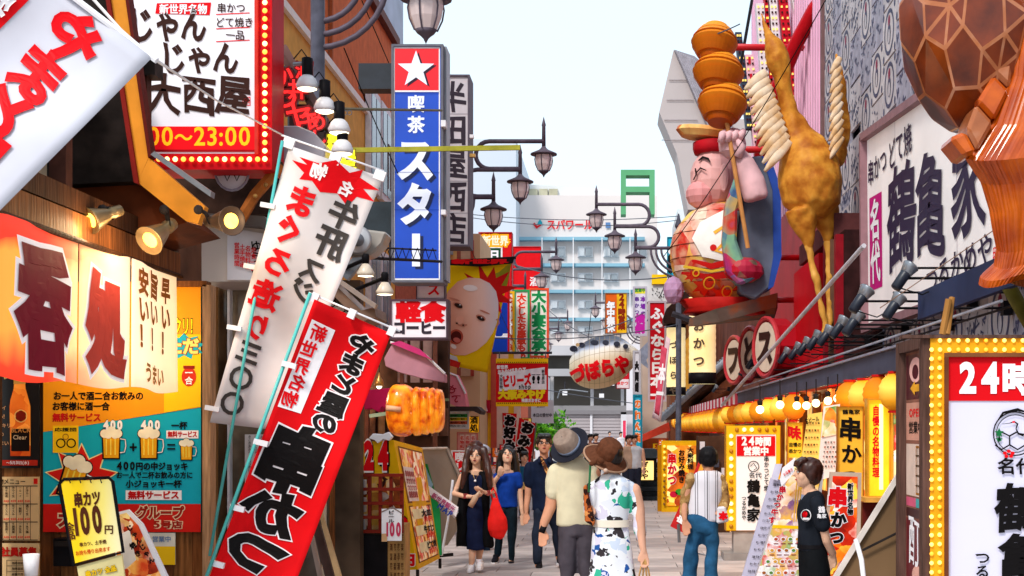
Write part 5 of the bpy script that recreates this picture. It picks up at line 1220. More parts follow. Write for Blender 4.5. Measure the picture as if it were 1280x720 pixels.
# curved red beam and strings of bulbs
t = thing('curved_red_beam', 'curved red steel beam sweeping down behind the golden bird', 'beam', P(960, 190, 25))
MB().tube([P(1042,-20,24.2),P(1018,12,24.5),P(995,55,24.9),P(972,110,25.3),P(957,160,25.6),P(948,215,25.8)], .13, 8).build('beam', M('#b8141e', .45, .08), t, True)
for y in (59, 187): MB().tube([P(918 if y < 100 else 928,y,24.6), P(1040,y+1,26)], .06, 8).build('cross_tube', M('#c8141c', .4, .05), t, True)
for y, x0 in ((322,968),(375,965)): MB().tube([P(x0,y,24.2), P(1000,y,24.4)], .05, 8).build('cross_tube', M('#c8141c', .4, .05), t, True)
t = thing('red_tower_sign', 'slim red and white tower sign edged with tiny square bulbs', 'sign', P(960, 200, 27))
for x0, x1, y0, y1, c_ in ((938,949,68,210,'#e8b8c4'),(952,962,4,215,'#e6dde0'),(962,966,-10,200,'#c01828'),(968,977,-10,190,'#e9e2e4'),(980,991,-10,150,'#c8182a'),(996,1003,-10,90,'#e6dde0'),(905,915,150,215,'#e0c8cc'),(926,934,40,160,'#3a4658')):
    sl = 7 if x0 > 910 else 4
    fpoly(t, 'fin', [(x0-sl,y0),(x1-sl,y0),(x1+sl,y1),(x0+sl,y1)], 27, .25, M(c_, .5, .08))
    s = Sheet(t, front(26.98)); n = int((y1-y0)/7)
    for k in range(n):
        y = y0+3+k*7; x = x0-sl+2*sl*(y-y0)/(y1-y0)
        for xx in (x+1.5, x+(x1-x0)-3.2): s.rect(xx, y, xx+2.4, y+2.6, (M('#f2d06a', .5, 0, 5, 0, .3), M('#3a1a1c', .5, 0))[k % 2], 1, 'small_bulbs')
        if x0 in (938,980) and k % 3 == 0: s.rect(x+4, y, x+(x1-x0)-4, y+9, M('#c41a2c', .5, 0), 1)
    s.done()
# --- folded grey building far behind
t = thing('folded_grey_building', 'angular pale grey sheet-metal building corner jutting into the sky', 'building', P(870, 260, 48))
fpoly(t, 'facade', [(842,62),(824,140),(846,192),(860,262),(960,262),(960,150),(905,148)], 48, 2, M('#bdb2b0', .5, .04, .4))
fpoly(t, 'ribbed_side', [(843,62),(868,70),(905,100),(915,160),(884,158)], 47.8, .3, M('#8f8a92', .45, .05, .5))
for k in range(9): MB().tube([P(846+k*2.6,64+k*1.2,47.75), P(886+k*3,158,47.75)], .03, 4).build('rib', M('#a8a2aa', .4), t)
for k in range(4): MB().tube([P(836-k*3,100+k*25,47.95), P(862+k*5,100+k*25,47.95)], .015, 4).build('seam', M('#9a9094', .5), t)

# --- golden crane figure
GOLD = ramp_mat('golden_wood', ((0,'#6e360c'),(.35,'#a85f1c'),(.6,'#cf8a30'),(1,'#e2ac54')), None, 0, 1, .5, 0, 6, .25, .8)
GOLDL = ramp_mat('pale_leg_wood', ((0,'#a86a24'),(.5,'#cf9440'),(1,'#e2b468')), None, 0, 1, .4, 0, 4, .25, .3)
CREAM = ramp_mat('cream_feather', ((0,'#9a6434'),(.42,'#c89c6c'),(.58,'#e0c8ac'),(1,'#eee0d2')), None, 0, 1, .5, 0, 3, .25, .3)
def fuse(mb, name, mat, parent, voxel=.012, smooth=4, wrinkle=0, wscale=6, wvec=(1,1,1)):
    """melt overlapping solids into one continuous skin"""
    o = mb.build(name, mat, parent); 
    md = o.modifiers.new('r', 'REMESH'); md.mode = 'VOXEL'; md.voxel_size = voxel; md.use_smooth_shade = True
    if smooth: ms = o.modifiers.new('s', 'SMOOTH'); ms.iterations = smooth; ms.factor = .5
    dg = bpy.context.evaluated_depsgraph_get(); me = bpy.data.meshes.new_from_object(o.evaluated_get(dg)); o.modifiers.clear(); old = o.data; o.data = me; bpy.data.meshes.remove(old)
    if not len(me.materials): me.materials.append(mat)
    if wrinkle:
        import numpy as np
        n = len(me.vertices); co = np.empty(n*3, 'f'); me.vertices.foreach_get('co', co); co = co.reshape(-1,3); no = np.empty(n*3, 'f'); me.vertices.foreach_get('normal', no); no = no.reshape(-1,3)
        R = np.random.RandomState(len(co) % 97); k = co*wscale*np.array(wvec); f = np.zeros(n)
        for a in range(5):
            d = R.normal(size=3); d /= np.linalg.norm(d); ph = R.rand()*6
            f += np.sin(k@d*(1+.7*a)+ph+1.5*np.sin(k@R.normal(size=3)*.5))/(1+.5*a)
        co += no*(f*wrinkle*.5)[:,None]; me.vertices.foreach_set('co', co.ravel().astype('f'))
    me.polygons.foreach_set('use_smooth', [True]*len(me.polygons)); me.update()
    return o
cd = 19.0
t = thing('crane_statue', 'giant golden wooden crane with raised cream-tipped wings and long thin legs', 'statue', P(1032, 415, cd))
mb = MB(); K = cd/F
def cp(pts): return [P(x, y, cd+dz) for x, y, dz in pts]
mb.tube(cp([(951,14,.1),(955,28,.05),(962,46,0),(969,62,0),(973,78,0),(977,95,.02),(981,115,.05),(986,140,.08),(994,165,.1),(1003,185,.1),(1010,205,.1),(1013,230,.1),(1014,255,.1),(1013,272,.1)]), [r*K for r in (1,2.5,7,14,15,11,9.5,12,20,30,38,41,36,18)], 20)
for pts, rs in (([(1002,262,0),(1005,280,0),(1010,300,0),(1012,312,0)],(22,17,9,4.5)),([(1030,262,.25),(1034,280,.25),(1035,295,.2),(1035,306,.2)],(20,15,8,4.5))): mb.tube(cp(pts), [r*K for r in rs], 14)
fuse(mb, 'body', GOLD, t, .022, 6, .009, 14)
for pts in ([(1010,306,0),(1015,330,0),(1019,345,-.03),(1021,352,-.03),(1025,375,0),(1031,402,0),(1033,420,0)],[(1035,302,.2),(1036,330,.18),(1037,348,.16),(1036,360,.18),(1037,385,.15),(1037,405,.1),(1036,422,.1)]):
    fuse(MB().tube(cp(pts), [r*K for r in (5.5,4,5.4,4.4,3.6,3.8,6)], 10), 'leg', GOLDL, t, .015, 1, .01, 20)
mb = MB()
for a in (-.9,-.2,.5,1.1): c = cp([(1034,418,.05)])[0]; mb.tube([c, c+Vector((.2*sin(a), -.22*cos(a), -.05))], [.045,.015], 6)
mb.build('foot', GOLDL, t, True)
def wing(bone, rs, feath, sgn):
    o = fuse(MB().tube(cp(bone), [r*K for r in rs], 12), 'wing', GOLD, t, .02, 2, .02, 14)
    for i, (x0, y0, x1, y1, w_) in enumerate(feath):
        a, b = cp([(x0,y0,-.02-.01*i),(x1,y1,-.05-.015*i)]); d = (b-a); n_ = MB(); L_ = d.length; rings = []
        dn = d.normalized(); side = dn.cross(Vector((0,1,0))).normalized()
        for k in range(7):
            q = k/6; ww = w_*K*sin(pi*min(.93, .3+.6*q))*1.0; c = a+d*q+Vector((0,-.04*sin(pi*q),0))
            rings.append([c+side*ww*cos(2*pi*j/10)+Vector((0,1,0))*.035*sin(2*pi*j/10) for j in range(10)])
        n_.loft(rings).build('feather', CREAM, t, True)
wing([(992,205,.2),(982,185,.1),(973,160,0),(966,135,0),(958,112,0),(952,94,0)], (15,13,10,9,8,4), [(958+i*2.9, 90+i*8.6, 931+i*2.5, 112+i*10.2, 6.5) for i in range(11)], -1)
wing([(1030,215,.25),(1046,195,.25),(1054,170,.25),(1055,140,.25),(1051,105,.25),(1045,66,.25)], (13,12,9,7,5,2.5), [(1050+i*.3, 72+i*11, 1038-i*.2, 92+i*12, 4.4) for i in range(10)], 1)

# --- papier-mache figure with dango lanterns
fd = 24.0; K2 = fd/F
t = thing('papier_mache_figure', 'giant papier mache figure in bright flowered clothes holding up a stick', 'statue', P(910, 400, fd))
def fp(x, y, dz=0): return P(x, y, fd+dz)
PNK = M('#e8b0ac', .6, .12, 3, .15); PNK2 = M('#e2b4b8', .6, .14, 3, .15)
BEL = photo_mat('flower_paint', ['#e8d8c4','#e6b848','#ecdcb4','#c82a1c','#f0e0c8','#e0561c','#e8c86a'], 2.6, 0, 3, .55)
def facet(mb, c, r, n, m, R=None, pw=2, jit=.02, seed=1):
    rn = random.Random(seed); rings = []
    for i in range(m+1):
        th = pi*i/m; st = max(sin(th), .03); ring = []
        for j in range(n):
            a = 2*pi*j/n; v = Vector((r[0]*st*cos(a), r[1]*st*sin(a), -r[2]*cos(th)))*(1+jit*(rn.random()-.5))
            ring.append((R @ v if R else v)+c)
        rings.append(ring)
    return mb.loft(rings)
facet(MB(), fp(905,318), (68*K2,.87,67*K2), 22, 13, jit=.015).build('belly', BEL, t)
gm = MB()
for i in range(2, 12):
    th = pi*i/13; gm.tube([fp(905,318)+Vector((68*K2*sin(th)*cos(a*pi/12)*1.005, .875*sin(th)*sin(a*pi/12), -66*K2*cos(th))) for a in range(24)], .006, 4, closed=True)
for j in range(11): a = 2*pi*j/22; gm.tube([fp(905,318)+Vector((68*K2*sin(pi*i/13)*cos(a+k*pi)*1.005, .88*sin(pi*i/13)*sin(a+k*pi), -66*K2*cos(pi*i/13))) for k in (0,) for i in range(1, 13)], .006, 4)
gm.build('frame_wires', M('#6a3a28', .6), t)
s = Sheet(t, lambda u, v, o: fp(905,318)+Vector(((u-905)*K2, -sqrt(max(.02, 1-((u-905)/70)**2-((v-318)/69)**2))*.9-o-.02, -(v-318)*K2)), .012, 6)
s.put([(872,285),(905,268),(938,275),(935,318),(905,336),(874,328),(862,305)], M('#ece6e0', .6, .05), 0, 'print')
for ring_ in ([(862,332),(885,340),(910,335),(935,322),(950,325)],[(850,345),(880,352),(905,350),(935,340)]): s.stroke(ring_, [3,7,8,6,2], M('#c81e1c', .55, 0), 1)
s.stroke([(852,338),(885,346),(912,342),(938,330)], 3, M('#f0c63c', .55, 0), 2); s.stroke([(888,300),(900,292),(908,300),(900,312),(890,322),(902,325)], 4, M('#e8a83c', .55, 0), 1)
for x, y, r in ((878,362,12),(900,372,11),(925,362,12),(948,355,10),(862,350,7),(945,335,7)): s.star(x, y, r, r*.5, 6, M('#d8341c', .55, 0), 1, sx=1.4); s.ring(x+5, y-3, r*.6, 1.5, M('#f0b430', .55, 0), 2)
s.ell(887,318,4,4, M('#c81e1c', .55, 0), 1); s.ell(915,312,4,4, M('#c81e1c', .55, 0), 1); s.done()
# base: red sash and dark tray
MB().lathe([(58*K2,-58*K2),(48*K2,-68*K2),(52*K2,-74*K2),(40*K2,-76*K2)], fp(905,318), 20, sy=1.0).build('sash', M('#b8201c', .5, .1), t, True)
MB().hexa([fp(862,398,-.6),fp(895,386,-1.0),fp(972,366,-.6),fp(972,385,.8),fp(868,400,.9)], [fp(860,408,-.5),fp(900,402,-.9),fp(970,384,-.5),fp(968,398,.7),fp(870,408,.8)]).build('tray', ramp_mat('tray_paint', ((0,'#3a3230'),(.5,'#7a6a60'),(.65,'#a8603c'),(1,'#8f8478')), None, 0, 1, .6, 0, 2), t)
# head
facet(MB(), fp(893,222,-.1), (30*K2,.42,38*K2), 14, 9, jit=.03, seed=4).build('head', PNK, t)
facet(MB(), fp(876,243,-.2), (19*K2,.3,18*K2), 12, 7, jit=.03, seed=5).build('muzzle', M('#e49c9c', .6, .1, 3), t)
facet(MB(), fp(905,222,-.5), (6*K2,.06,18*K2), 10, 6, jit=.06, seed=6).build('ear', PNK, t)
s = Sheet(t, lambda u, v, o: fp(893,222,-.1)+Vector(((u-893)*K2, -sqrt(max(.02, 1-((u-893)/31)**2-((v-222)/39)**2))*.44-o-.02, -(v-222)*K2)), .01)
s.stroke([(872,205),(877,201),(883,204),(886,209)], [2,3.4,3,1], BLK_P, 1); s.stroke([(868,221),(874,215),(881,219)], [1,2.4,1], BLK_P, 1); s.stroke([(868,214),(869,222),(866,228)], 1.6, BLK_P, 1)
s.done()
MB().lathe([(25*K2,-6*K2),(27*K2,0),(27*K2,8*K2),(22*K2,10*K2)], fp(893,187,-.1), 18).build('hat_band', M('#b81824', .55, .1), t, True)
HATP = photo_mat('hat_paint', ['#e8a44a','#d8742c','#ecc87a','#b8301c','#e8b060'], 3.2, 0, 7, .5)
MB().lathe([(5*K2,-4*K2),(33*K2,-2*K2),(40*K2,5*K2),(38*K2,10*K2),(26*K2,10*K2),(10*K2,12*K2)], fp(884,172,-.1), 20, R=Matrix.Rotation(.12, 3, 'Y'), sy=.7).build('hat_brim', HATP, t)
# coat back, sleeves and raised arm
MB().prism([fp(x, y, -.98) for x, y in ((938,196),(952,194),(966,205),(974,235),(975,320),(965,358),(945,374),(925,366),(918,330),(922,290),(930,240))], (0,.5,0)).build('coat', M('#5d6374', .6, .15, 3, .15), t, bevel=.03)
MB().prism([fp(x, y, -1.03) for x, y in ((952,194),(966,205),(976,235),(977,320),(967,358),(960,362),(967,320),(966,238),(957,208))], (0,.75,0)).build('coat_edge', M('#2c4a9c', .5, .12, 3), t)
KM = photo_mat('kimono_paint', ['#2a6ab0','#c83c2c','#7fb08c','#2a3f8f','#b82a5c','#d8a83c','#4a86a0'], 3.0, 0, 2, .55)
MB().prism([fp(x, y, -1.2) for x, y in ((925,205),(917,225),(907,255),(903,300),(908,340),(924,356),(942,350),(950,338),(930,325),(921,300),(922,262),(930,235))], (0,.45,0)).build('sleeve', KM, t, bevel=.04)
facet(MB(), fp(930,338,-1.0), (24*K2,.3,16*K2), 12, 7, jit=.04, seed=9).build('hem', photo_mat('hem_paint', ['#9c1c3c','#c8384c','#2c7a5c','#b81a2c'], 4, 0, 5, .5), t)
fuse(MB().tube([fp(946,250,-1.35),fp(940,228,-1.35),fp(930,205,-1.35),fp(920,190,-1.3)], [15*K2,16*K2,13*K2,10*K2], 12), 'arm', PNK2, t, .05, 0)
am = t.children[-1]
facet(MB(), fp(915,180,-1.3), (17*K2,.22,19*K2), 10, 6, jit=.12, seed=8).build('fist', PNK2, t)
for k in range(4): MB().tube([fp(901+k*8,178-k*1.5,-1.5),fp(903+k*8,168,-1.55),fp(908+k*7,164,-1.4)], [4.4*K2,4.6*K2,3.6*K2], 7).build('finger', PNK2, t, True)
MB().tube([fp(922,196,-1.5),fp(928,184,-1.55),fp(922,176,-1.5)], [5*K2,5*K2,4*K2], 7).build('thumb', PNK2, t, True)
facet(MB(), fp(842,363,-.3), (13*K2,.18,17*K2), 10, 6, jit=.12, seed=18).build('lower_hand', M('#b890b4', .6, .12, 3), t)
MB().tube([fp(840,392,-.3),fp(870,402,-.3)], [4*K2]*2, 6).build('support', IRON, t)
MB().tube([fp(908,150,-1.5),fp(935,310,-1.5)], .035, 8).build('stick', M('#c88a50', .5, .1), t)
t = thing('dango_lanterns', 'three stacked ribbed orange lanterns like dumplings on the raised stick', 'lantern', P(903, 155, fd-1.4))
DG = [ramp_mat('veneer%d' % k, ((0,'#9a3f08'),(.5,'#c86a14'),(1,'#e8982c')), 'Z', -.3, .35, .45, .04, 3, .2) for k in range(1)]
def ribbed(cx, cy, rx, ry, n=8, tilt=.12):
    prof = []; 
    for k in range(n):
        z0 = -ry+2*ry*k/n; z1 = -ry+2*ry*(k+1)/n; f = lambda z: rx*sqrt(max(.12, 1-(z/(ry*1.08))**2))
        prof += [(f((z0+z1)/2)*(1.0 if z0 > -ry*.1 else 1), z0+.001), (f((z0+z1)/2)*.84, z1-.001)] if (z0+z1) > 0 else [(f((z0+z1)/2)*.84, z0+.001), (f((z0+z1)/2), z1-.001)]
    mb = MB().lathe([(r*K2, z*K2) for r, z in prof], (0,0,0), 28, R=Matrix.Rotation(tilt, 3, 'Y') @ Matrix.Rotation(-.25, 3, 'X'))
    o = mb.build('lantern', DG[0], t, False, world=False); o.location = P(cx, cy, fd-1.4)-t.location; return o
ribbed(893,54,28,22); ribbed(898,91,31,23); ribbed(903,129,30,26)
MB().tube([P(893,30,fd-1.4),P(905,155,fd-1.0)], .02, 6).build('core_stick', WOODM, t)

# --- faceted turtle
td = 8.5; K3 = td/F
LAC = ramp_mat('lacquered_wood', ((0,'#2a0e06'),(.35,'#4a1a08'),(.6,'#7a300c'),(1,'#9a4a1c')), None, 0, 1, .28, 0, 4, .25, .15, .6)
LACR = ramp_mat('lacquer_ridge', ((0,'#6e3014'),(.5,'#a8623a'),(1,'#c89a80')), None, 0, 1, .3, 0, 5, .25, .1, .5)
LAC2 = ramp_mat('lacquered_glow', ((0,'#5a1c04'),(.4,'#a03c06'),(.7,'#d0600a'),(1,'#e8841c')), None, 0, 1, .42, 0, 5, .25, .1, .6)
t = thing('turtle_statue', 'huge faceted lacquered wooden turtle hanging at the top right corner', 'statue', P(1260, 350, td))
b0 = bmesh.new(); bmesh.ops.create_icosphere(b0, subdivisions=2, radius=1); rn = random.Random(12)
for v in b0.verts: v.co = (v.co+Vector((rn.uniform(-.1,.1), rn.uniform(-.1,.1), rn.uniform(-.1,.1))))
b0.faces.ensure_lookup_table(); b0.verts.ensure_lookup_table(); bm = bmesh.new(); cen = [bm.verts.new(f.calc_center_median()*1.08) for f in b0.faces]; b0.faces.index_update()
for v in b0.verts:           # polygonal scutes: one many-sided facet round every point
    fs_ = list(v.link_faces); n0 = v.co.normalized(); ax = n0.orthogonal(); ay = n0.cross(ax)
    fs_.sort(key=lambda f: atan2((f.calc_center_median()-v.co).dot(ay), (f.calc_center_median()-v.co).dot(ax)))
    hub = bm.verts.new(v.co*(.95 if rn.random() < .5 else 1.03)); ring_ = [cen[f.index] for f in fs_]
    if rn.random() < .45:
        for i_ in range(len(ring_)): bm.faces.new((hub, ring_[i_], ring_[(i_+1) % len(ring_)]))
    else: bm.verts.remove(hub); bm.faces.new(ring_)
b0.free()
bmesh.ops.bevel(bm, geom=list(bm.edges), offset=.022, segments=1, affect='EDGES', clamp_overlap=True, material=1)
for v in bm.verts:
    z = v.co.z; rx = 84*(1-.18*max(0, -z)) ; v.co = P(1210,38,td+.15)+Vector((v.co.x*rx*K3, v.co.y*.42, z*132*K3))-t.location
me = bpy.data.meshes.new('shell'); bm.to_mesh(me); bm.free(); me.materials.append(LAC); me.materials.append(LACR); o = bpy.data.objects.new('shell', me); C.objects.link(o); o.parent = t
inner = [(1186,172),(1208,163),(1221,128),(1243,92),(1249,48),(1253,4),(1254,-40)]; outer = [(1206,196),(1222,190),(1243,152),(1263,112),(1270,52),(1277,4),(1279,-40)]
for k in range(6):
    g_ = .025; a0, a1 = on_edge(inner[k], inner[k+1], g_), on_edge(inner[k], inner[k+1], 1-g_); b0, b1 = on_edge(outer[k], outer[k+1], g_), on_edge(outer[k], outer[k+1], 1-g_)
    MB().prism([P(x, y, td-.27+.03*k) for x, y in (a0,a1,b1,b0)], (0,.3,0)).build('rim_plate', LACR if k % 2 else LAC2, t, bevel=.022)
mb = MB(); rings = []
for y, x0, x1 in ((-60,1276,1420),(20,1270,1410),(90,1262,1400),(150,1238,1395),(195,1206,1385),(225,1226,1375),(260,1237,1360),(285,1241,1345),(310,1246,1332),(330,1243,1322),(345,1226,1312),(354,1224,1300)):
    ring = []; n = 150
    for j in range(n):
        a = 2*pi*j/n; rp = 1+.03*(abs(sin(a*23+.6*sin(y*.03)))-.5)+.02*sin(a*9+y*.01); ring.append(P((x0+x1)/2+(x1-x0)/2*cos(a)*rp, y+(x0*0)+6*sin(a*2), td-.05+.32*(x1-x0)/170*sin(a)*rp))
    rings.append(ring)
mb.loft(rings).build('body', LAC2, t, False)
for k in range(0): MB().prism([P(x, y, td-.3) for x, y in ((1212+k*7,296+k*5),(1236+k*6,285),(1242+k*6,300),(1226+k*7,308+k*5))], (0,.12,0)).build('claw', LAC2, t, bevel=.01)
MB().tube([P(1280,280,td+.1), P(1262,360,td+.6), P(1290,410,td+1)], .05, 8).build('bamboo_stay', M('#6f6a2a', .5, .15), t, True)
for a, b in (((1246,282),(1290,262)),((1248,290),(1290,268)),((1100,385),(1290,255))): MB().tube([P(*a,td+.2), P(*b,td-.1)], .003, 4).build('wire', M('#8a6a58', .5), t)

# --- awning fascia
t = thing('shop_canopy', 'long navy edged shop canopy over the lantern lit counters on the right', 'awning', (2.5, 18, 2.24))
MB().box((2.43, 19.8, 2.345), (.06, 16.0, .2)).build('fascia', NAVY, t)
MB().box((2.42, 19.8, 2.45), (.1, 16.04, .02)).build('top_trim', M('#8c90a4', .4, .1), t)
MB().box((2.95, 19.8, 2.43), (1.0, 16.0, .05)).build('roof', M('#5c4030', .7, .2), t)
MB().beam((2.5, 6, 2.75), (2.5, 11.6, 2.75), .05, .22).build('fascia', M('#2c3858', .5, .1), t)
t = thing('striped_awning', 'red and white striped valance continuing the navy canopy', 'awning', (2.4, 38, 2.24))
for k in range(36): MB().box((2.41+.004*(k % 2), 28.0+k*.56, 2.33), (.03, .55, .24)).build('stripe', (M('#c03048', .6, .05), M('#ecdfe2', .6, .05))[k % 2], t)
MB().box((2.9, 38, 2.43), (.9, 20, .04)).build('roof', M('#b8a8a4', .6, .1), t)
# --- shop interior
t = thing('lantern_shop', 'deep shop front glowing yellow under the navy canopy', 'shop', (3.2, 20, 0))
MB().box((3.3, 21, 1.2), (.2, 14, 2.4)).build('back_wall', M('#7a3c14', .6, .35, 2.5), t)
MB().box((3.3, 38, 1.2), (.2, 20, 2.4)).build('back_wall', M('#5a3020', .6, .4, 2), t)
MB().box((3.1, 12.9, 1.2), (.7, .12, 2.3)).build('end_wall', M('#8a4a1a', .6, .3, 2), t)
for k in range(9): MB().box((3.12, 14.2+k*1.55, 1.5), (.1, 1.2, 1.3)).build('lit_panel', photo_mat('lit_panels%d' % (k % 3), [['#f0b83c','#e88a1c','#f6e09a','#a8481c'],['#c8601c','#f2c860','#7a2a10','#f6e4b0'],['#e8a02c','#f4dc8a','#b8541c','#e8702c']][k % 3], 5, .5, k), t)
for k in range(10): MB().box((3.0, 13.6+k*1.5, 1.15), (.12, .12, 2.3)).build('post', WOODM, t)
for y in (13.6,16.4,19.5,23.5): point((2.85, y, 2.25), 17)
for y in (30,36,42): point((2.8, y, 2.25), 20)
point((2.0, 17.2, 1.2), 6)
# lanterns
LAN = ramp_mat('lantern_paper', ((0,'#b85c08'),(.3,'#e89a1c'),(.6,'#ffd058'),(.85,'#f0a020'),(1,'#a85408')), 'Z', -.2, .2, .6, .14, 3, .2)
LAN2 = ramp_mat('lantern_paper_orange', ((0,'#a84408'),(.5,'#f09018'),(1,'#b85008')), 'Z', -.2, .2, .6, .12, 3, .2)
def lantern_proto(mt, rx, rz, txt):
    th_ = thing('paper_lantern', 'p', 'lantern', (0,0,0), 'yellow paper lanterns under the canopy')
    prof = []
    for k in range(13):
        z = -rz+2*rz*k/12; prof.append((rx*sqrt(max(.10, 1-(z/rz)**2*.92))*(1-.07*(k % 2)), z))
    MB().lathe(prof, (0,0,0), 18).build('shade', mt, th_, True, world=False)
    MB().lathe([(rx*.42,-rz-.02),(rx*.42,-rz)], n=14).build('rim', M('#c01c1c', .5), th_, world=False); MB().lathe([(rx*.42,rz),(rx*.42,rz+.02)], n=14).build('rim', M('#c01c1c', .5), th_, world=False)
    if txt:
        s = Sheet(th_, lambda u, v, o: Vector((u, -sqrt(max(.0001, rx*rx*(1-(v/rz)**2*.92)-u*u))-.004-o, -v)), .001, .04); s.text(txt, 0, 0, rx*.8, BLK_P, vert=True, bold=.08); s.done()
    return th_
l1 = lantern_proto(LAN, .15, .16, ''); l2 = lantern_proto(LAN2, .15, .16, ''); l3 = lantern_proto(LAN, .2, .27, '鶴')
ORD = 'first second third fourth fifth sixth seventh eighth ninth tenth eleventh twelfth'.split()
def put_lantern(p, loc, label, sc=1):
    if p['label'] == 'p': p.location = loc; p['label'] = label; p.scale = (sc,)*3; return p
    return copy_tree(p, loc, label, scale=sc)
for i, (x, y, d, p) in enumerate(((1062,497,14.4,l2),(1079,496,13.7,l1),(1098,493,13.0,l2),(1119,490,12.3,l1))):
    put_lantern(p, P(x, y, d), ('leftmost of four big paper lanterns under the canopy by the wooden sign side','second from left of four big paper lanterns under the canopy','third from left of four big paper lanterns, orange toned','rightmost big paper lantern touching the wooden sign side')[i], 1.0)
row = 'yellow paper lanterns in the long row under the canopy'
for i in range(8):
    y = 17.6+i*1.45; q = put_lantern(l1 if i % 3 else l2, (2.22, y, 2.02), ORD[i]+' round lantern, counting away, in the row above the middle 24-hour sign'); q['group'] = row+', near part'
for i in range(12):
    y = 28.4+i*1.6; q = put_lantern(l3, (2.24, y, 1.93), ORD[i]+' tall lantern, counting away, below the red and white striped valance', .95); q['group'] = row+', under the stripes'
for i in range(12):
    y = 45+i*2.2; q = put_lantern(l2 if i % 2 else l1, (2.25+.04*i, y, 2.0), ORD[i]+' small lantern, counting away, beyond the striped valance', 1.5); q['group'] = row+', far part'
for k, (x, y) in enumerate(((996,507),(1008,507),(1020,504),(1035,501),(1047,498),(950,512),(975,506))):
    c = P(x, y, 15-.1*k); tt = thing('light_bulb', 'glowing round bulb hanging under the canopy, %s' % ('first of the bulbs left of the menus','second of the bulbs left of the menus','third of the bulbs above the menus','fourth bulb above the hanging menus','bulb nearest the big lanterns','bulb over the middle 24-hour sign','bulb just right of the middle 24-hour sign')[k], 'light bulb', c, 'bare bulbs under the canopy')
    MB().ball(c, .042, 12, 8).build('bulb', M('#ffe9a8', .3, 0, 5, 0, 2.0), tt, True); MB().lathe([(.025,.04),(.03,.09),(.012,.1)], c, 10).build('socket', DARK, tt, True); MB().tube([c+Vector((0,0,.09)), c+Vector((0,0,.25))], .006, 4).build('cord', DARK, tt)
# --- spotlights on rods
SPB = M('#1c2230', .4, .15); SPR = M('#8f949c', .3, .15, 6, 0, 0, .6)
def rod_lamp(x, y, z, label, scale=1, ln=None):
    s_ = (VY-y)/(z-EYE); d = F/s_; c = P(x, y, d); c.z = z
    t = thing('rod_spotlight', label, 'spotlight', c, 'black spotlights on rods above the canopy')
    av = Vector((.55,.25,.75)).normalized(); R = av.to_track_quat('Z', 'Y').to_matrix(); k = scale
    MB().lathe([(.02*k,-.2*k),(.045*k,-.19*k),(.048*k,-.04*k),(.05*k,-.02*k)], c, 12, R=R).build('body', SPB, t, True)
    MB().lathe([(.05*k,-.03*k),(.07*k,.05*k),(.075*k,.06*k),(.065*k,.05*k)], c, 14, R=R).build('reflector', SPR, t, True); MB().lathe([(.001,.045*k),(.066*k,.05*k)], c, 14, R=R).build('lens', M('#d8d4c4', .2, .05), t)
    e = ln or (3.3-c.x); a = c+Vector((0,0,-.06*k)); MB().tube([a, a+Vector((e,0,.0))], .012, 6).build('rod', BLACK, t)
    MB().box(a+Vector((e,0,0)), (.08,.1,.12)).build('mount', BLACK, t)
    MB().tube([c-av*.18*k, c+Vector((.12,0,-.2*k)), a+Vector((.35,0,-.02))], .006, 5).build('cable', BLACK, t)
sp = [(1134,339,2.99),(1121,377,2.82),(1080,368,2.99),(1070,398,2.84),(1052,404,2.95),(1035,415,2.95),(1021,421,2.95),(1008,429,2.95),(997,435,2.95),(983,441,2.95),(942,449,2.95),(932,459,2.95),(924,462,2.95),(895,484,2.95),(880,491,2.95),(865,497,2.95)]
nm_ = ['first and largest of the rod spotlights, before the brush sign','spotlight hanging just below the first one, with looped cables','spotlight above the second pair, before the magenta panel','lower spotlight of the second pair','fifth rod spotlight from the right','sixth rod spotlight from the right, below the bird legs','seventh rod spotlight from the right','eighth rod spotlight from the right','ninth rod spotlight from the right before the red wall','last spotlight before the red wall gap','upper right of three spotlights before the round red signs','middle of three spotlights before the round red signs','lower left of three spotlights before the round red signs','nearest of three small spotlights before the tiled roof','middle of three small spotlights before the tiled roof','farthest of three small spotlights by the lamp post']
for (x, y, z), lb in zip(sp, nm_): rod_lamp(x, y, z, lb, (.92 if x > 1090 else 1.05) if x > 900 else .9)
t = thing('rod_rack', 'thin black horizontal rods fixed to the wall over the canopy', 'rods', (2.9, 14, 2.7))
for y, z in ((11.5,3.05),(12.0,2.9),(13.5,2.78),(14.5,2.7),(15.5,2.66),(17,2.64),(19,2.62),(21,2.62),(24,2.62)): MB().tube([(2.35,y,z),(3.36,y,z)], .01, 5).build('rod', BLACK, t)
MB().tube([(2.45,9,2.56),(2.45,27,2.56)], .012, 5).build('rail', M('#a8acb8', .4), t); MB().tube([(2.75,9,2.6),(2.75,27,2.6)], .01, 5).build('rail', BLACK, t)
tag(MB().tube([P(1178,418,8.3),P(1186,374,8.3)], .02, 8).tube([P(1184,418,8.3),P(1190,372,8.35)], .018, 8).build('bamboo_sticks', M('#a8743c', .6, .15)), 'two short bamboo sticks standing behind the large bulb framed sign', 'sticks')
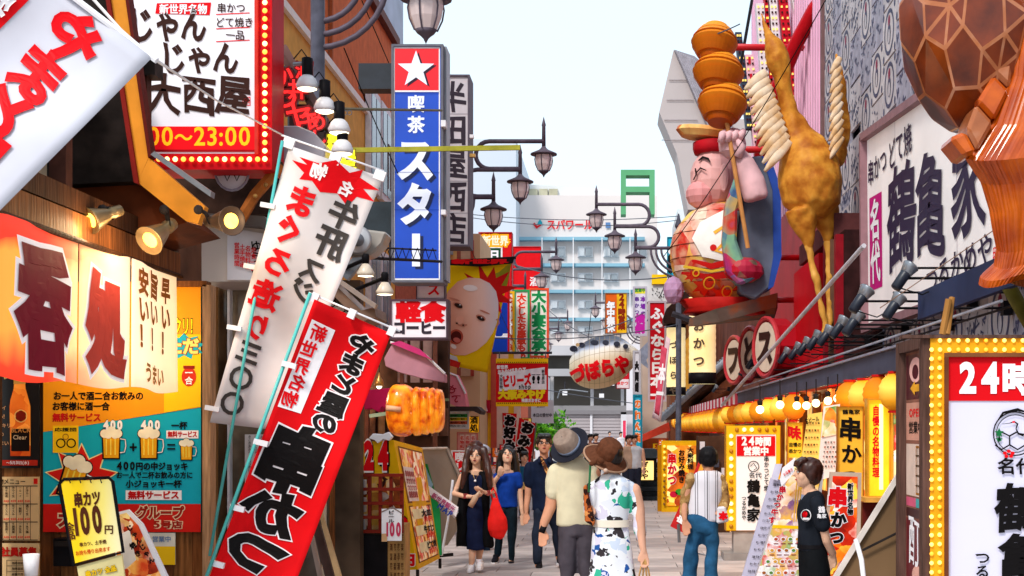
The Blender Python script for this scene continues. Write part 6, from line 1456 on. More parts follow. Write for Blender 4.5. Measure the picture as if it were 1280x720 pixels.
# --- round red signs
for i, (x, y, r, ch, d, lb) in enumerate(((958,434,.47,'ス',23,'largest of the three round red signs, nearest, with black katakana'),(938,441,.46,'と',25.5,'middle one of the three round red signs on the red wall'),(918,450,.46,'フ',28,'farthest left of the three round red signs'))):
    c = P(x, y, d); R = Matrix.Rotation(radians(-72), 3, 'Z'); t = thing('round_sign', lb, 'sign', c, 'round red signs')
    MB().lathe([(.001,0),(r,.0),(r,-.35),(.001,-.35)], c, 8, 'Y', R=R).build('drum', M('#a01420', .45, .08), t); MB().tube([c+R@Vector((r*cos(a*pi/12), -.01, r*sin(a*pi/12))) for a in range(24)], .04, 6, closed=True).build('rim', M('#b8343c', .4), t)
    MB().lathe([(r*.86,.0),(r*.86,.02),(.001,.02)], c, 24, 'Y', R=R).build('face', M('#ddc8b4', .5, .05), t)
    s = Sheet(t, lambda u, v, o, c=c, R=R: c+R@Vector((u, -.03-o, -v))); s.text(ch, 0, 0, r*1.3, M('#3a2420', .5, 0), bold=.12); s.done()
# --- near 24-hour sign
bd = 7.5
YF = ramp_mat('bulb_frame_yellow', ((0,'#c8780c'),(.5,'#e09a14'),(1,'#eeb42c')), None, 0, 1, .4, 0, 4)
t = thing('bulb_framed_sign', 'huge 24時間 sign with yellow bulb frame and wooden side at the right edge', 'sign', P(1220, 790, bd))
OW = M('#5a4038', .6, .3, 5, .3, 0, 0, (9,9,.8))
x0 = P(1163,0,bd).x; x1 = P(1420,0,bd).x; zt_ = P(0,420,bd).z
MB().box(((x0+x1)/2, bd+.35, (zt_+.25)/2), (x1-x0-.01, .66, zt_-.27)).build('case', M('#3c2a24', .6, .2), t)
fbox(t, 'bulb_frame', 1163,422,1420,446, bd-.02, .05, YF); fbox(t, 'bulb_frame', 1163,446,1186,800, bd-.02, .05, YF)
fbox(t, 'inner_trim', 1181,441,1420,446, bd-.035, .04, M('#7a4a2c', .5, .15)); fbox(t, 'inner_trim', 1181,446,1186,800, bd-.035, .04, M('#6a3a24', .5, .15))
fbox(t, 'white_panel', 1186,446,1420,800, bd-.0, .03, M('#cdc9de', .5, .03, 1, 0, .08)); fbox(t, 'red_panel', 1186,446,1420,501, bd-.008, .02, M('#cc0c16', .5, .05, 2, 0, .06))
fbox(t, 'top_trim', 1128,418.5,1420,422.5, bd-.04, .08, OW)
s = Sheet(t, front(bd-.012), .0012)
s.text('24', 1224, 475, 41, WHT_P, bold=.09, w=56); s.text('時', 1273, 474, 42, WHT_P, bold=.09); s.text('間営業中', 1390, 474, 42, WHT_P, bold=.09, w=176)
s.ring(1269,542,28,1.6, BLK_P, 1); s.ring(1269,542,24,1.0, BLK_P, 1)
s.stroke([(1243,532),(1254,516),(1272,512),(1286,516)], [1,3,4,1], BLK_P, 2); s.stroke([(1252,540),(1262,545),(1262,556),(1252,562),(1244,556)], 2, BLK_P, 2); s.stroke([(1262,545),(1271,540)], 2, BLK_P, 2); s.stroke([(1262,556),(1272,562),(1282,556)], 2, BLK_P, 2)
s.stroke([(1253,530),(1262,529),(1268,527),(1272,530),(1270,536),(1273,542),(1280,544)], [.6,.8,2,2.4,1.4,2.4,4], BLK_P, 3); s.ell(1267,527.5,2,1.2, RED_P, 4)
s.star(1249,541,6,3,5, M('#1c6a3c', .5, 0), 3); s.rect(1248,544,1250,552, M('#1c6a3c', .5, 0), 3); s.star(1249,549,5,3,5, M('#1c6a3c', .5, 0), 3, sy=.6)
for k in range(5): s.ell(1261+5*cos(k*1.257-1.57), 567.5+3.4*sin(k*1.257-1.57), 2.6, 2.2, RED_P, 3+k*.2, n=10)
s.text('名代', 1270, 583, 21, BLK_P, w=46, bold=.06, brush=.02); s.text('鶴', 1274, 636, 62, BLK_P, bold=.07, brush=.02); s.text('亀', 1278, 700, 62, BLK_P, bold=.07, brush=.02); s.text('家', 1278, 764, 62, BLK_P, bold=.07, brush=.02)
s.text('つるかめや', 1228, 733, 19, BLK_P, vert=True, w=90, bold=.05, brush=.03); s.text('串かつどて焼', 1330, 700, 26, BLK_P, vert=True, w=220, bold=.05, brush=.03)
s.done()
YB2 = M('#f6cf62', .3, .1, 8, 0, .9); YB3 = M('#f0a830', .3, .1, 8, 0, .5)
pts = [(1175+11.5*i, 425.5) for i in range(20)]+[(1175+11.5*i, 437) for i in range(20)]+[(1174.5, 448+11.6*i) for i in range(30)]+[(1164.5, 437+11.6*i) for i in range(30)]
bulbs(t, pts, bd-.03, .0115, (YB2, YB2, YB3))
# wooden side with stickers
A, B = Vector((x0-.002, bd+.70, zt_-.005)), Vector((x0-.002, bd-.01, zt_-.005)); Cc, D = Vector((x0-.002, bd-.01, .2)), Vector((x0-.002, bd+.70, .2))
MB().hexa([A,B,Cc,D], [v+Vector((.03,0,0)) for v in (A,B,Cc,D)]).build('side_board', M('#8a5a4a', .5, .2, 4), t)
for y in (bd+.035, bd+.66): MB().box((x0-.02, y, zt_/2+.1), (.045, .09, zt_-.2)).build('side_post', OW, t)
MB().box((x0-.02, bd+.35, zt_-.03), (.045, .54, .06)).build('side_rail', OW, t)
s = Sheet(t, quadfn(A, B, Cc, D, .71, zt_-.2), .0015); H_ = zt_-.2
def st(v0, v1, c_, **k): s.rect(.1, v0, .6, v1, M(c_, .4, .1), 1)
st(.07,.32,'#4a1420'); s.ell(.35,.16,.16,.07, M('#e8b0a8', .5), 2); s.ell(.35,.17,.08,.04, M('#4a1420', .5), 3); s.put([(.22,.26),(.34,.22),(.34,.24),(.46,.24),(.46,.28),(.34,.28),(.34,.30)], M('#e8a42c', .5), 3)
st(.34,.55,'#d89a84'); s.text('OPEN', .35, .40, .05, MR, w=.34, bold=.05); s.text('営業中', .35, .48, .07, BLK_P, w=.36, bold=.04)
st(.57,.86,'#e2c8b8'); s.border(.36,.58,.58,.85,.012, M('#a86a2a', .5), 2)
for k in range(4): s.rect(.36,.63+k*.055,.58,.638+k*.055, M('#4a3418', .5), 3); s.rect(.40+k*.05,.58,.405+k*.05,.85, M('#4a3418', .5), 3.2)
st(.87,.92,'#d8587a'); s.rect(.36,.87,.6,.92, M('#4aa0a0', .5), 2); st(.93,.98,'#3a0f14')
st(.99,1.35,'#6a1420'); s.text('酊', .32, 1.12, .3, WHT_P, bold=.02, brush=.04); s.ell(.42,1.3,.16,.06, M('#e0a898', .5), 2)
st(1.36,1.85,'#cf8a5c'); s.border(.16,1.45,.56,1.8,.012, M('#7a3418', .5), 2); s.rect(.2,1.5,.36,1.62, M('#7c6a60', .5), 2); s.rect(.3,1.62,.5,1.75, M('#4a3a3c', .5), 2); s.rect(.4,1.5,.52,1.6, M('#e8c060', .5), 2)
s.done()
# --- middle 24-hour sign (same family)
t = thing('bulb_framed_sign', 'middle white 24時間営業中 sign with yellow bulb frame on a wheeled grey stand', 'sign', P(940, 700, 19)); md_ = 19
fbox(t, 'case', 908,532,976,664, md_, .35, M('#c8860c', .45, .15)); 
for q in ((908,532,975,543),(908,543,920,663),(970,543,975,663)): fbox(t, 'bulb_frame', *q, md_-.03, .03, M('#eab41c', .45, .06))
fbox(t, 'panel', 920,543,970,663, md_-.02, .03, M('#e2dede', .5, .03, 2, 0, .1)); fbox(t, 'red_panel', 921,545,969,570, md_-.03, .02, M('#cc0c16', .5, .03, 2, 0, .05))
s = Sheet(t, front(md_-.035)); s.text('24時間', 945, 552, 11.5, WHT_P, w=38, bold=.1); s.text('営業中', 945, 564, 11, WHT_P, w=32, bold=.1)
s.ring(942,583,7,1, BLK_P, 1); s.stroke([(938,583),(942,579),(946,585),(942,588)], 1, BLK_P); s.text('名代', 944, 594, 7, BLK_P, w=16, bold=.04)
for ch, y in (('鶴',608),('亀',626),('家',644)): s.text(ch, 942, y, 17, BLK_P, bold=.07, brush=.02)
s.text('串かつどて焼', 958, 592, 6.5, BLK_P, vert=True, w=44, bold=.05); s.text('つるかめや', 930, 635, 6, BLK_P, vert=True, w=30, bold=.05); s.done()
bulbs(t, [(914,545+9.4*i) for i in range(13)]+[(921+9.4*i,537) for i in range(6)], md_-.04, .028, (M('#ffe89a', .3, .1, 8, 0, .8), M('#b8780c', .3, .1, 8)))
fbox(t, 'pedestal', 917,664,968,700, md_+.02, .3, M('#a8a09c', .5, .1)); fbox(t, 'base', 905,692,976,703, md_-.12, .6, M('#8f8a88', .5, .1))
for x in (908,922,966): MB().lathe([(.05,0),(.05,.04)], P(x,706,md_-.1), 12, 'X').build('wheel', BLACK, t, True)
# yellow okonomiyaki sign
t = thing('bulb_framed_sign', 'small yellow framed food picture sign beside the right lamp post', 'sign', P(850, 650, 30))
fbox(t, 'frame', 827,551,873,640, 30, .3, M('#e8b014', .45, .06)); fbox(t, 'side', 822,556,827,640, 30.2, .2, M('#b87c0c', .5)); fbox(t, 'panel', 834,557,870,632, 29.97, .05, photo_mat('okonomi', ['#f2c04a','#f6dc8a','#e07a1c','#8f2a10','#f0a028'], 5, .35, 4))
s = Sheet(t, front(29.96), .004); s.text('串かつ', 840, 587, 11, RED_P, vert=True, w=40, bold=.1, out=WHT_P, outw=.08, layer=1); s.text('お好み焼き', 852, 583, 8, BLK_P, vert=True, w=42, bold=.1, layer=2); s.text('大衆料理', 863, 573, 8, BLK_P, vert=True, w=28, bold=.08, layer=2)
for x, y, c_ in ((842,618,'#c81c3c'),(849,615,'#3c9c2c'),(856,622,'#e88a9c')): s.ell(x, y, 5, 4, M(c_, .5, .2), 2, n=12)
s.done(); fbox(t, 'pedestal', 845,640,868,650, 30.1, .2, DARK)
bulbs(t, [(830.5,558+7.2*i) for i in range(11)], 29.95, .03, (M('#8a5a0c', .4), M('#f4d25a', .3, 0, 5, 0, .4)))
for x in (826,840,862): MB().tube([P(x,652,29.6), P(x+8,654,29.3)], .04, 6).build('wheel', BLACK, t)
# gifuya lantern stand
t = thing('stone_like_lantern_stand', 'black roofed standing lantern ぎふや at the foot of the far lamp post', 'lantern', P(807, 627, 35)); gd = 35
fpoly(t, 'roof', [(789,569),(794,561),(820,561),(825,569),(822,573),(792,573)], gd-.1, .7, M('#3c444a', .5, .15), bevel=.01); fbox(t, 'case', 794,573,821,602, gd, .5, BLACK)
fbox(t, 'lit_panel', 798,576,817,600, gd-.02, .04, M('#f4c878', .4, .15, 3, 0, .7)); s = Sheet(t, front(gd-.03), .004); s.text('ぎふや', 806, 588, 9, BLK_P, vert=True, w=22, bold=.1); s.done()
for k in range(4): fbox(t, 'step', 792-k*1.0,602+k*6.2,822+k*1.0,607.6+k*6.2, gd-.1-.05*k, .6+.1*k, (M('#20262a', .5, .2), M('#343c42', .5, .2))[k % 2])
# --- waitress surroundings
FOOD = ['#8a2a14','#d8641c','#f0b040','#f6e8d8','#c83a2a','#5c8a3a','#f4d8a0']
t, s = sign('hanging_poster', 'yellow poster 味 with red brush character behind the counter menus', 'poster', 15.5, (984,528,1004,700), M('#ecb82c', .5, .06, 3, 0, .15), M('#c8701c', .5), .05, .8)
s.text('味', 993, 541, 17, M('#d0141c', .5, 0), bold=.1, brush=.03); s.text('自慢の', 994, 556, 6, BLK_P, w=16, bold=.06); s.text('串かつ', 994, 564, 6, BLK_P, w=16, bold=.06); s.rect(986,572,1003,640, photo_mat('pot_photo', FOOD, 6, .2, 2), 1); s.done()
for i, (x, y, w_, h, c_, lb) in enumerate(((1002,515,22,80,'#f0c860','yellow sheet menu with handwriting hanging left of the food photo menu'),(1024,505,22,90,'#e8d8d0','sheet menu with food photos on top hanging beside the 串かつ sign'))):
    t = thing('hanging_menu', lb, 'menu', P(x+10, y+h, 14)); q = [(x+8-i*2,y+3),(x+8+w_-4,y),(x+w_-2,y+h),(x-4+i,y+h+6)]
    fpoly(t, 'sheet', q, 14-.1*i, .02, M(c_, .5, .05, 3, 0, .1)); s = Sheet(t, front(13.99-.1*i), .003)
    if i: s.put([(x+8,y+5),(x+w_+2,y+2),(x+w_,y+38),(x+3,y+42)], photo_mat('mini_dishes', FOOD, 9, .15, 6), 1, 'print'); 
    for a in range(5):
        for b in range(6): s.text(R_.choice(('串','玉','酒','定','牛')), x+5+a*3.6-b*.7+(3 if i else 2), y+(48 if i else 14)+b*(6 if i else 9), 2.8, (BLK_P, M('#b04a1c', .5))[(a+b) % 2], bold=.08, layer=2)
    if not i: s.text('生ビール', x+13, y+10, 7, BLK_P, w=18, bold=.06, rot=-.2)
    s.done()
t, s = sign('vertical_banner_sign', 'tall yellow sign with black brush 串かつ behind the waitress', 'sign', 12.9, (1047,508,1080,720), M('#e0a834', .5, .08, 3, 0, .12), M('#a8641c', .5), .05, 1)
s.text('串', 1063, 537, 30, BLK_P, bold=.07, brush=.02); s.text('か', 1064, 568, 25, BLK_P, bold=.07, brush=.02); s.text('つ', 1062, 596, 23, BLK_P, bold=.07, brush=.02); s.text('鶴亀家', 1064, 515, 6, BLK_P, bold=.06, w=22); s.done()
t, s = sign('lit_sign', 'bright yellow lit vertical sign with fine red writing right of 串かつ', 'sign', 12.5, (1084,498,1114,622), M('#f4b818', .4, .12, 5, 0, .4), M('#d8921c', .4), .1, 2)
s.text('自慢の名物料理', 1095, 552, 9, RED_P, vert=True, w=90, bold=.08); s.rect(1099,505,1104,612, M('#fff0a8', .4, 0, 5, 0, .5), 1); s.done(); fbox(t, 'ledge', 1082,622,1116,628, 12.3, .3, M('#e8a84c', .5))
t, s = sign('lit_sign', 'narrow lit food picture strip beside the wooden sign side', 'sign', 12.4, (1116,505,1134,600), photo_mat('strip_food', FOOD, 10, .5, 9), M('#e8a82c', .4), .06, 1); s.done()
t = thing('brown_counter', 'dark reddish counter base under the lit yellow sign', 'counter', P(1100, 720, 12.6)); fbox(t, 'body', 1078,628,1135,830, 12.6, .4, M('#6a2420', .5, .25, 3))
# easel poster
t = thing('poster_easel', 'framed red 串かつ food poster on an easel right of the waitress', 'poster', P(1055, 720, 11.6)); ed_ = 11.6
fpoly(t, 'board', [(1038,590),(1077,591),(1074,760),(1024,760)], ed_, .05, M('#c8b09c', .5, .08)); s = Sheet(t, front(ed_-.004), .002)
s.put([(1041,595),(1072,596),(1069,755),(1028,755)], photo_mat('kushikatsu_photo', ['#7a1408','#c8280c','#f07818','#f8c040','#b8200c','#f0dcc8'], 9, .3, 12), 1, 'print')
for ch, x, y, h, mt in (('串',1047,622,25,RED_P),('か',1048,650,20,BLK_P),('つ',1046,672,18,BLK_P)): s.text(ch, x, y, h, mt, bold=.12, out=WHT_P, outw=.1, layer=2, rot=.05)
s.text('新世界名物', 1063, 624, 7.5, BLK_P, vert=True, w=40, bold=.1, out=WHT_P, outw=.12, layer=2); s.done()
# brown board back
t = thing('folding_board', 'brown back of a tilted board with pale edge and white strut by the wooden sign', 'board', P(1090, 720, 8.8)); fpoly(t, 'panel', [(1129,584),(1131,600),(1133,800),(1020,800),(1000,790)], 8.6, .04, M('#7a5f44', .6, .12, 2))
MB().beam(P(1130,583,8.58), P(1008,780,8.58), .03, .03).build('edge', M('#d8ccc4', .5), t); MB().tube([P(1124,665,8.56), P(1078,688,8.56)], .008, 5).build('seam', DARK, t); MB().tube([P(1070,675,8.4), P(1077,700,8.3), P(1084,760,8.2)], .016, 6).build('strut', WHITE, t, True)
MB().tube([P(1121,598,8.57)+Vector((0,0,0)), P(1122,640,8.4)], .003, 4).build('stay_wire', METAL, t)
# menu boards left of waitress
t = thing('menu_board', 'narrow pale lavender price list board leaning at the kerb', 'menu', P(935, 720, 12.2)); q = [(964,597),(977,600),(944,740),(922,740)]
fpoly(t, 'board', q, 12.2, .05, M('#c3bfd6', .5, .05)); s = Sheet(t, front(12.19), .002)
for b in range(15):
    for a in range(3): s.text(R_.choice(('串かつ','どて','酒','玉子','名物')), 968-b*2.6+a*5, 606+b*9, 3.4, INK2, bold=.04, w=4.4, rot=.2)
s.done(); fpoly(t, 'side', [(977,600),(981,598),(950,740),(944,740)], 12.22, .08, DARK); fpoly(t, 'top_sheet', [(969,580),(978,580),(972,601),(964,598)], 12.15, .01, M('#cfcbe0', .5))
t = thing('menu_board', 'wide colourful food menu board leaning beside the waitress', 'menu', P(975, 720, 11.6)); q = [(986,588),(1030,590),(1010,760),(932,760)]
fpoly(t, 'board', q, 11.6, .05, M('#b8b0b4', .5, .05)); s = Sheet(t, front(11.59), .002)
s.put([(985,594),(1026,594),(1014,658),(966,656)], photo_mat('menu_top', ['#b81c2c','#f4e0d0','#e8b03c','#8a5a8a','#f0d8c8','#d88a1c'], 14, .12, 15), 1, 'print'); s.put([(965,660),(1014,662),(1008,755),(934,755)], photo_mat('menu_dishes', ['#d8d0d8','#c8503c','#e6e0e4','#d8a04c','#8fa86a','#eeeaee','#a86a4a'], 16, .1, 16), 1, 'print'); s.put([(966,656),(1014,658),(1014,662),(965,660)], YEL_P, 2, 'print')
for k in range(5): s.text(('串','か','つ','牛','す')[k], 978-k*3.2, 612+k*9.5, 9, M('#c01c2c', .5, 0), bold=.1, layer=3, out=WHT_P, outw=.1); s.stroke([(996+k*3,602),(992+k*3,652)], 1.4, M('#f0b83c', .5, 0), 3)
for a in range(5):
    for b in range(4): s.ell(970+a*9-b*5, 674+b*14, 3.4, 2.8, WHT_P, 3, n=12); s.ell(970+a*9-b*5, 674+b*14, 2.4, 1.9, M(('#b84a2c','#d89a3c','#5c8a3c','#a8602c')[(a*3+b) % 4], .5), 4, n=10); s.rect(967+a*9-b*5, 679+b*14, 973+a*9-b*5, 680.2+b*14, M('#8a3a3a', .5), 3)
s.done(); fpoly(t, 'flapping_sheet', [(978,585),(994,572),(992,592),(977,608),(975,600)], 11.4, .012, WHT_P)
s = Sheet(t, front(11.39), .002); s.text('お品書き', 985, 590, 4, MR, w=14, rot=-.6, bold=.05); s.done()
# ================================================================== MIDDLE DISTANCE, RIGHT AND CENTRE
def paper_big(label, x0, x1, y0, y1, d, chars, band):
    t = thing('big_paper_lantern', label, 'lantern', P((x0+x1)/2, y1, d), 'big white paper lanterns'); r = (x1-x0)/2*d/F; cx = (x0+x1)/2
    n = 26; prof = []
    for k in range(n+1): y = y0+(y1-y0)*k/n; prof.append((r*(1-.025*(k % 2)), P(0,y,d).z))
    c = P(cx,0,d); c.z = 0
    MB().lathe(prof[::-1], c, 24).build('shade', ramp_mat('cream_lantern', ((0,'#e8b45c'),(.5,'#f4dca0'),(1,'#f8ecd0')), None, 0, 1, .6, .3, 1.6), t, True)
    for a, b in band: MB().lathe([(r*1.03, P(0,b,d).z), (r*1.03, P(0,a,d).z)], c, 24).build('band', BLACK, t, True)
    s = Sheet(t, lambda u, v, o: Vector((c.x+(u-cx)*d/F, d-sqrt(max(.001, r*r-((u-cx)*d/F)**2))-.02-o, P(0,v,d).z)), .004, 4)
    for k, ch in enumerate(chars): s.text(ch, cx-(x1-x0)*.16, y0+(y1-y0)*(.34+.2*k), (x1-x0)*.42, M('#5a4a3c', .6, 0), bold=.08)
    s.done(); MB().tube([c+Vector((0,0,prof[0][1])), c+Vector((0,0,prof[0][1]+.4))], .02, 5).build('hook', IRON, t); return t
paper_big('big glowing paper lantern with black lower band and faint characters below the flowered figure', 861, 895, 372, 480, 29, 'おかつ', ((466,480),))
paper_big('second big paper lantern with black top and bottom bands behind the lamp post', 833, 857, 400, 494, 43, 'づぼらや', ((398,410),(484,494)))
def eave(name, label, pts, d, th, mat): t = thing(name, label, 'roof', P(pts[0][0], pts[0][1], d)); fpoly(t, 'roof', pts, d, th, mat); return t
eave('dark_eave', 'dark brown projecting eave ends above the big paper lanterns', [(829,398),(833,386),(858,362),(870,370),(862,385),(866,400),(858,404),(830,404)], 42.5, 1.2, M('#3a2620', .6, .2))
t = thing('timber_shopfront', 'yellow lit timber shopfront behind the big paper lanterns', 'building', P(880, 520, 36)); fbox(t, 'wall', 846, 380, 920, 640, 50, 1.5, M('#5a2f1c', .7, .3, 1.2))
for k in range(5): fbox(t, 'timber', 858+k*12, 396, 863+k*12, 480, 49.6, .15, (WOODM, WOODL)[k % 2])
for k in range(3): fbox(t, 'lit_window', 896+k*0, 396+k*26, 912, 418+k*26, 49.5, .1, M('#eab85c', .4, .2, 3, 0, .5))
fpoly(t, 'shogi_board', [(850,432),(862,420),(880,500),(866,512),(852,490)], 47, .3, M('#d89a3c', .5, .15, 4, .1)); fpoly(t, 'shogi_board', [(862,425),(872,436),(890,492),(880,500)], 47.4, .3, M('#a8641c', .5, .2, 4, .1))
# tiled roofs
t = thing('tiled_roof', 'grey tiled sloping roof edges rising right behind the lamp post', 'roof', P(860, 510, 32)); TR = M('#7e828c', .45, .15, 5)
A_, B_ = (829,522), (918,428)
q_ = [P(829,520,47), P(919,438,40), P(924,452,40), P(832,526,47)]
MB().hexa(q_, [v+Vector((1.5,.5,.3)) for v in q_]).build('roof_bed', M('#5c3a2a', .6, .2), t)
for k in range(30):
    q = k/29; a = P(829+(919-829)*q, 518+(436-518)*q, 47-7*q); MB().tube([a, a+Vector((.9,.3,.18))], .1, 6).build('roof_tile', TR, t, True)
MB().tube([P(827,524,46.8), P(920,440,39.8)], .1, 6).build('ridge', M('#9a9ea8', .45, .1), t, True)
t = thing('tiled_roof', 'second lower roof below with reddish boards', 'roof', P(880, 505, 43)); q_ = [P(868,508,45),P(922,462,40),P(925,474,40),P(872,516,45)]; MB().hexa(q_, [v+Vector((1.2,.4,.1)) for v in q_]).build('roof_bed', M('#8a4a2c', .6, .2), t)
# --- vertical signs, right of centre
SKB = '#e6ecef'
t, s = vsign('red vertical sign with white ふぐなら日本一 characters beside the pennant', 44, (810,376,833,502), '#cc1020','#b8a8b0','ふぐなら日本一','#f8f0f2',None, 16, .09, y0=392, dy=17, sx=1.1); s.done()
t, s = vsign('purple lettered vertical sign with yellow top left of the red ふぐ sign', 50, (791,358,809,420), '#d8d0e0','#b8b0bc','','#7a2a9a',None, 8)
s.rect(792,359,808,367, M('#e8dc3c', .5), 1); s.text('営業中', 800, 363, 5, M('#3a8a3c', .5, 0), bold=.1, w=13)
for k, ch in enumerate('本場の'): s.text(ch, 804, 374+k*9, 7, M('#7a2a9a', .5, 0), bold=.1, vert=True)
for k, ch in enumerate('串かつ'): s.text(ch, 796, 374+k*8, 6, M('#5a2a8a', .5, 0), bold=.08, vert=True)
s.text('横', 800, 399, 12, M('#c0249a', .5, 0), bold=.15); s.text('綱', 800, 411, 12, M('#c0249a', .5, 0), bold=.15); s.done()
t, s = sign('vertical_sign', 'orange and yellow twin sign 年中無休 over the blowfish lantern', 'sign', 52, (756,366,784,417), M('#e0601c', .5, .05), M('#8a6a50', .5), .1, 1)
s.rect(771,367,783,416, M('#ecb41c', .5), 1)
for k, ch in enumerate('年中無休'): s.text(ch, 763.5, 382+k*9.4, 10, WHT_P, bold=.14, out=M('#5a3a20', .5), outw=.08, layer=2)
for k, ch in enumerate('24時営業'): s.text(ch, 777, 372+k*9, 9, M('#8a2a10', .5), bold=.14, layer=2)
s.done()
t, s = vsign('white sign with bold black 大開場 strokes under the blowfish tail', 46, (791,438,801,493), '#e0dce2','#b8b4bc','大開場','#1a1618',None, 12, .14, y0=458, dy=13, sx=.8); s.done()
t, s = vsign('cyan vertical sign with orange marks left of the far lamp post', 45, (791,493,803,562), '#28a8c8','#1c8098','のれん街','#f0742c','#f6f0e0', 11, .12, y0=505, dy=14); s.done()
t, s = sign('projecting_sign', 'cyan sign with dark figure shape behind the right lamp post tip', 'sign', 43, (834,296,850,346), M('#28b0cc', .5, .05), M('#188098', .5), .2, 1)
s.ell(838,330,5,12, BLK_P, 1); s.ell(839,314,4,4, WHT_P, 2); s.text('タ', 845, 312, 9, M('#0c4a6a', .5, 0), bold=.1); s.done()
t = thing('figure_topped_box', 'white box with black specks and yellow top near the cyan sign', 'sign', P(825, 377, 46)); fpoly(t, 'body', [(809,377),(812,360),(820,354),(834,356),(838,377)], 46, .8, M('#d8d4d2', .6, .1)); fbox(t, 'yellow_top', 815,343,834,355, 45.9, .5, YEL_P)
s = Sheet(t, front(45.98), .006)
for k in range(16): s.ell(812+R_.random()*23, 360+R_.random()*12, .8, .8, BLK_P, 1, n=6)
s.done()
t, s = sign('small_sign', 'small red sign with white lower panel under the right end of the blowfish lantern', 'sign', 60, (770,462,787,486), M('#c81828', .5, .05), M('#8a3a40', .5), .1, 1); s.rect(770,474,787,486, M('#e8d8dc', .5), 1); s.text('串かつ', 778, 479, 5, RED_P, bold=.08, layer=2); s.ell(781,467,3,3, WHT_P, 1); s.done()
t, s = sign('small_sign', 'thin pink vertical board at the end of the street', 'sign', 92, (778,525,783,566), M('#d83a5a', .5, .05), WHITE, .1, .6); s.done()
# pennants
for i, (q, d, lb, m_) in enumerate((([(833,420),(838,424),(826,528),(815,522)], 38, 'long pink and white pennant hanging before the red ふぐ sign', M('#e6c8d0', .7, .08)), ([(827,432),(834,436),(824,520),(818,516)], 37.6, 'red inner strip of the pennant by the red ふぐ sign', M('#d85068', .7, .1)))):
    t, s = flag('pennant', lb, q, d, m_, (.1,.1,.05), n=4, m=14); 
    if i: s.text('本一', 826, 480, 9, WHT_P, vert=True, bold=.1, w=50, rot=.1)
    s.done()
# --- blowfish lantern
t = thing('blowfish_lantern', 'big blowfish shaped paper lantern with red づぼらや writing hanging over the street', 'lantern', P(755, 490, 55)); bf = 55.; kb = bf/F
FISH = None
def fish_mat():
    m = bpy.data.materials.new('fish_paint'); m.use_nodes = True; n = m.node_tree.nodes; L = m.node_tree.links; b = n['Principled BSDF']; b.inputs['Roughness'].default_value = .6
    tc = n.new('ShaderNodeTexCoord'); sp = n.new('ShaderNodeSeparateXYZ'); L.new(tc.outputs['Object'], sp.inputs[0]); nz = n.new('ShaderNodeTexNoise'); nz.inputs['Scale'].default_value = 1.5; L.new(tc.outputs['Object'], nz.inputs[0])
    a = n.new('ShaderNodeMath'); a.operation = 'MULTIPLY_ADD'; a.inputs[1].default_value = .25; L.new(nz.outputs[0], a.inputs[0])
    q = n.new('ShaderNodeMath'); q.operation = 'MULTIPLY_ADD'; q.inputs[1].default_value = -.16; L.new(sp.outputs['X'], q.inputs[0]); L.new(sp.outputs['Z'], q.inputs[2]); L.new(q.outputs[0], a.inputs[2])
    cr = n.new('ShaderNodeValToRGB'); L.new(a.outputs[0], cr.inputs[0]); e = cr.color_ramp.elements
    mr = n.new('ShaderNodeMapRange'); mr.inputs[1].default_value = -.5; mr.inputs[2].default_value = 2.2; L.new(a.outputs[0], mr.inputs[0]); L.new(mr.outputs[0], cr.inputs[0])
    for i, (p, h) in enumerate(((0,'#d8a868'),(.4,'#e8c894'),(.72,'#e8d4b4'),(.84,'#e4dcd4'),(.88,'#b0b4c4'),(.93,'#5c6274'),(1,'#3c3e4c'))):
        el = e[i] if i < 2 else e.new(p); el.position = p; el.color = lin(h)
    L.new(cr.outputs[0], b.inputs['Base Color']); return m
Rf = Matrix.Rotation(radians(12), 3, 'Y')
mb = MB(); rings = []
for i in range(15):
    th_ = i/14; x = -43+88*th_; r = 33*sqrt(max(.04, 1-((x+3)/41.5)**2)) if x < 20 else 33*sqrt(max(.04, 1-(23/41.5)**2))*(1-(x-20)/30)**1.1+1.5
    ring = []
    for j in range(20): a = 2*pi*j/20; ring.append(P(755+x, 452-x*.16, bf)+Vector((0, .9*r/33*sin(a)*1.0, r*kb*cos(a))))
    rings.append(ring)
mb.loft(rings).build('body', fish_mat(), t, True)
mb = MB()
for i in range(1, 14): mb.tube(rings[i], .006, 4, closed=True)
for j in range(0, 20, 2): mb.tube([rings[i][j] for i in range(15)], .006, 4)
mb.build('ribs', M('#a8906c', .6), t)
for pts in ([(797,440),(812,425),(815,438),(808,450),(812,462),(799,452)],): fpoly(t, 'tail', pts, bf-.05, .1, M('#8a8ea0', .6, .15))
s = Sheet(t, lambda u, v, o: P(u, v, bf-.9*sqrt(max(.06, 1-((u-752)/43)**2-((v-452+(u-755)*.16)/33)**2))-.06-o), .012, 8)
s.text('づぼらや', 750, 462, 24, RED_P, w=76, bold=.12, rot=radians(-12))
for x, y, rx, ry in ((717,436,5,4),(727,431,4,3),(743,428,5,3),(757,428,4,3),(771,430,4,3.4),(782,433,3.4,3)): s.ell(x, y, rx, ry, M('#2c2c38', .6), 1, n=14)
s.ell(722,431,2.4,2.4, M('#c8a070', .6), 2, n=10); s.done()
for x in (735,775): MB().tube([P(x,425,bf),P(x+4,390,bf)], .015, 4).build('wire', IRON, t)
